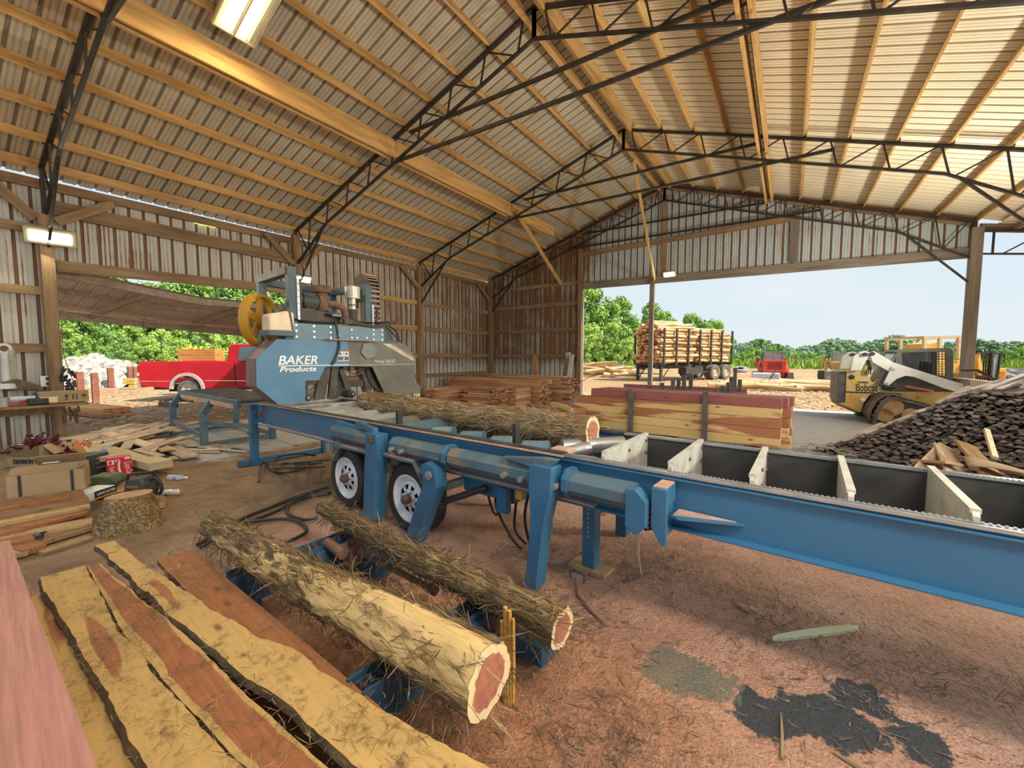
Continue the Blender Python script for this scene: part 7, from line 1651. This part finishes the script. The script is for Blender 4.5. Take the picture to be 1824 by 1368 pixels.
# ---------------------------------------------------------------- lamps
glow = emit('flood_glow', (1.0,.93,.62), 9.0); tube_g = emit('tube_glow', (1.0,.86,.46), 7.0); tube_o = emit('aged_tube_glow', (1.0,.50,.12), 1.6)
fixm = mat('flood_housing', [(.3,(.42,.40,.28)),(.7,(.55,.53,.38))], 4, rough=.5)
def area(name, loc, aim, size, power, c, parent=None, shape='SQUARE', sy=None, spread=None):
    l = bpy.data.lights.new(name, 'AREA'); l.energy = power; l.color = c; l.size = size
    if sy: l.shape = 'RECTANGLE'; l.size_y = sy
    if spread: l.spread = spread
    o = bpy.data.objects.new(name, l); col.objects.link(o); o.location = loc
    o.rotation_euler = (V(aim)-V(loc)).to_track_quat('-Z','Y').to_euler(); return o
def flood(p, n, lab, w=.42, h=.20, power=120, c=(1,.88,.58)):
    n = V(n).normalized(); t = thing('flood_light', lab, 'lamp', p); t.rotation_euler = n.to_track_quat('Z','Y').to_euler()
    b = MB(); b.box((0,0,-.05),(w,h,.10)); b.box((0,0,-.13),(.10,.10,.08)); b.build('housing', fixm, t, bevel=.01)
    b = MB(); b.box((0,0,.004),(w*.80,h*.62,.012)); b.build('diffuser', glow, t)
    area('flood_lamp_light', V(p)+n*.06, V(p)+n*1.0, w*.7, power, c)
flood(atx(90,423,XL+.28), (.75,-.15,-.45), 'glowing flood light on the wall post at the left edge', .62, .28, FL1)
flood(atx(541,498,XL+.25), (.75,-.1,-.45), 'glowing flood light behind the sawmill gantry', .42, .2, FL2)
flood(aty(1192,489,YB-.18), (-.1,-.8,-.5), 'glowing flood light on the header of the big far opening', .42, .2, FL3)
# fluorescent fixture under the left slope
def onslope(u, v, drop=.12):
    d = ray(u, v); n = V((-SL,0,1)); p0 = V((RX,0,TZ-drop)); t = (p0-CAM).dot(n)/d.dot(n); return CAM+d*t
a, c, e = onslope(378,42), onslope(452,86), onslope(500,2)
ux = (c-a); ux.z = 0; ux.normalize(); uy = (e-c).normalized(); wl = (c-a).length; ll = 1.32
nrm2 = ux.cross(uy); nrm2 = nrm2 if nrm2.z < 0 else -nrm2
def fluo(org, lab):
    t = thing('fluorescent_light', lab, 'lamp', org)
    f = lambda i, j, k: ux*i+uy*j+nrm2*k
    b = MB()
    for i0, i1, k0, k1 in ((0,wl,-.06,-.04),): b.add([f(i,j,k) for k in (k0,k1) for j in (0,ll) for i in (i0,i1)], [(0,1,3,2),(4,6,7,5),(0,4,5,1),(2,3,7,6),(0,2,6,4),(1,5,7,3)])
    for i0 in (0, wl*.5, wl): b.bar(f(i0,0,-.03), f(i0,ll,-.03), .02, .06, nrm2)
    for j0 in (0, ll): b.bar(f(0,j0,-.03), f(wl,j0,-.03), .02, .06, nrm2)
    b.build('housing', mat('lamp_housing', [(.3,(.50,.46,.34)),(.7,(.62,.58,.44))], 4, rough=.4), t)
    for i, fr in enumerate((.10,.22,.36,.44,.60,.72,.84,.93)):
        b = MB(); b.cyl(f(wl*fr,.05,-.005), f(wl*fr,ll-.05,-.005), .016, 10); b.build('tube', tube_o if i in (0,) else (mat('dead_tube', (.62,.60,.5)) if i in (3,6,7) else tube_g), t)
    q = org+ux*wl*.5+uy*ll*.5+nrm2*.05; area('fluorescent_lamp_light', q, q+nrm2, wl*.8, FLU, (1,.74,.34), sy=ll*.9); return t
fluo(a, 'bright fluorescent tube fixture under the left roof slope at the top edge')
# fill lamps added to brighten the shed, unseen to the right and above
for k, (y, pw) in enumerate(((10.9, 1.5), (6.0, .95), (1.6, 1.0))):
    flood(V((XR-.12, y, 2.3)), (-.80,-.05,.60) if k != 1 else (-.82,-.32,.40), f'{ORD[k]} added fill flood light from the far end, unseen on the right-hand posts, tilted up to the roof', .7, .34, FILL_FLOOD*pw, (1,.95,.80))
for k, (x, y) in enumerate(((2.9, 5.6), (2.3, .6))):
    q = V((x, y, rz_(x)-.12)); fill_fluo = thing('fluorescent_light', f'{ORD[k]} added, unseen fluorescent fill fixture under the right roof slope', 'lamp', q)
    MB().box((0,0,.0),(.5,1.3,.07)).build('housing', fixm, fill_fluo)
    for i in range(4): MB().cyl((-.18+i*.12,-.6,-.05),(-.18+i*.12,.6,-.05),.016,10).build('tube', tube_g, fill_fluo)
    area('fluorescent_lamp_light', q-V((0,0,.1)), q-V((.5,0,2)), (.45, .9)[k], FILL_TUBE*(.3,1.6)[k], (1,.93,.84), sy=(1.2,2.4)[k])
# exit-style yellow pane high over the truck opening, its daylight put in as emission
p = atx(365,395,XL-.06); o = solo('wall_light_pane', MB().box(p,(.02,.42,.17)), emit('pane_glow', (.75,.95,.18), .55), 'small greenish-yellow lit pane high in the left wall', 'pane')
# ---------------------------------------------------------------- sun and sky
sun = bpy.data.lights.new('sun', 'SUN'); sun.energy = SUN; sun.angle = math.radians(1.2); sun.color = (1,.92,.78)
so = bpy.data.objects.new('sun', sun); col.objects.link(so); so.rotation_euler = V((.64,.11,.74)).to_track_quat('Z','Y').to_euler()
w = bpy.data.worlds.new('world'); bpy.context.scene.world = w; w.use_nodes = True; nt = w.node_tree; bg = nt.nodes['Background']
tc = _n(nt, 'ShaderNodeTexCoord'); sx = _n(nt, 'ShaderNodeSeparateXYZ'); nt.links.new(tc.outputs['Generated'], sx.inputs[0])
c = _ramp(nt, sx.outputs['Z'], [(0.0,(.80,.87,.90)),(.12,(.74,.86,.93)),(.35,(.60,.76,.92)),(1.0,(.45,.64,.90))])
mp = _n(nt, 'ShaderNodeMapping'); nt.links.new(tc.outputs['Generated'], mp.inputs['Vector']); mp.inputs['Scale'].default_value = (2,2,7)
cl = _noise(nt, mp.outputs[0], 1.6, 6, .6)
c = _mix(nt, _ramp(nt, cl, [(.42,0.0),(.70,.75)]), c, (.84,.89,.92))
nt.links.new(c, bg.inputs['Color']); bg.inputs['Strength'].default_value = SKY
vs = bpy.context.scene.view_settings; vs.view_transform = 'Standard'; vs.look = 'None'; vs.gamma = 1; vs.use_curve_mapping = False; vs.exposure = EXPO
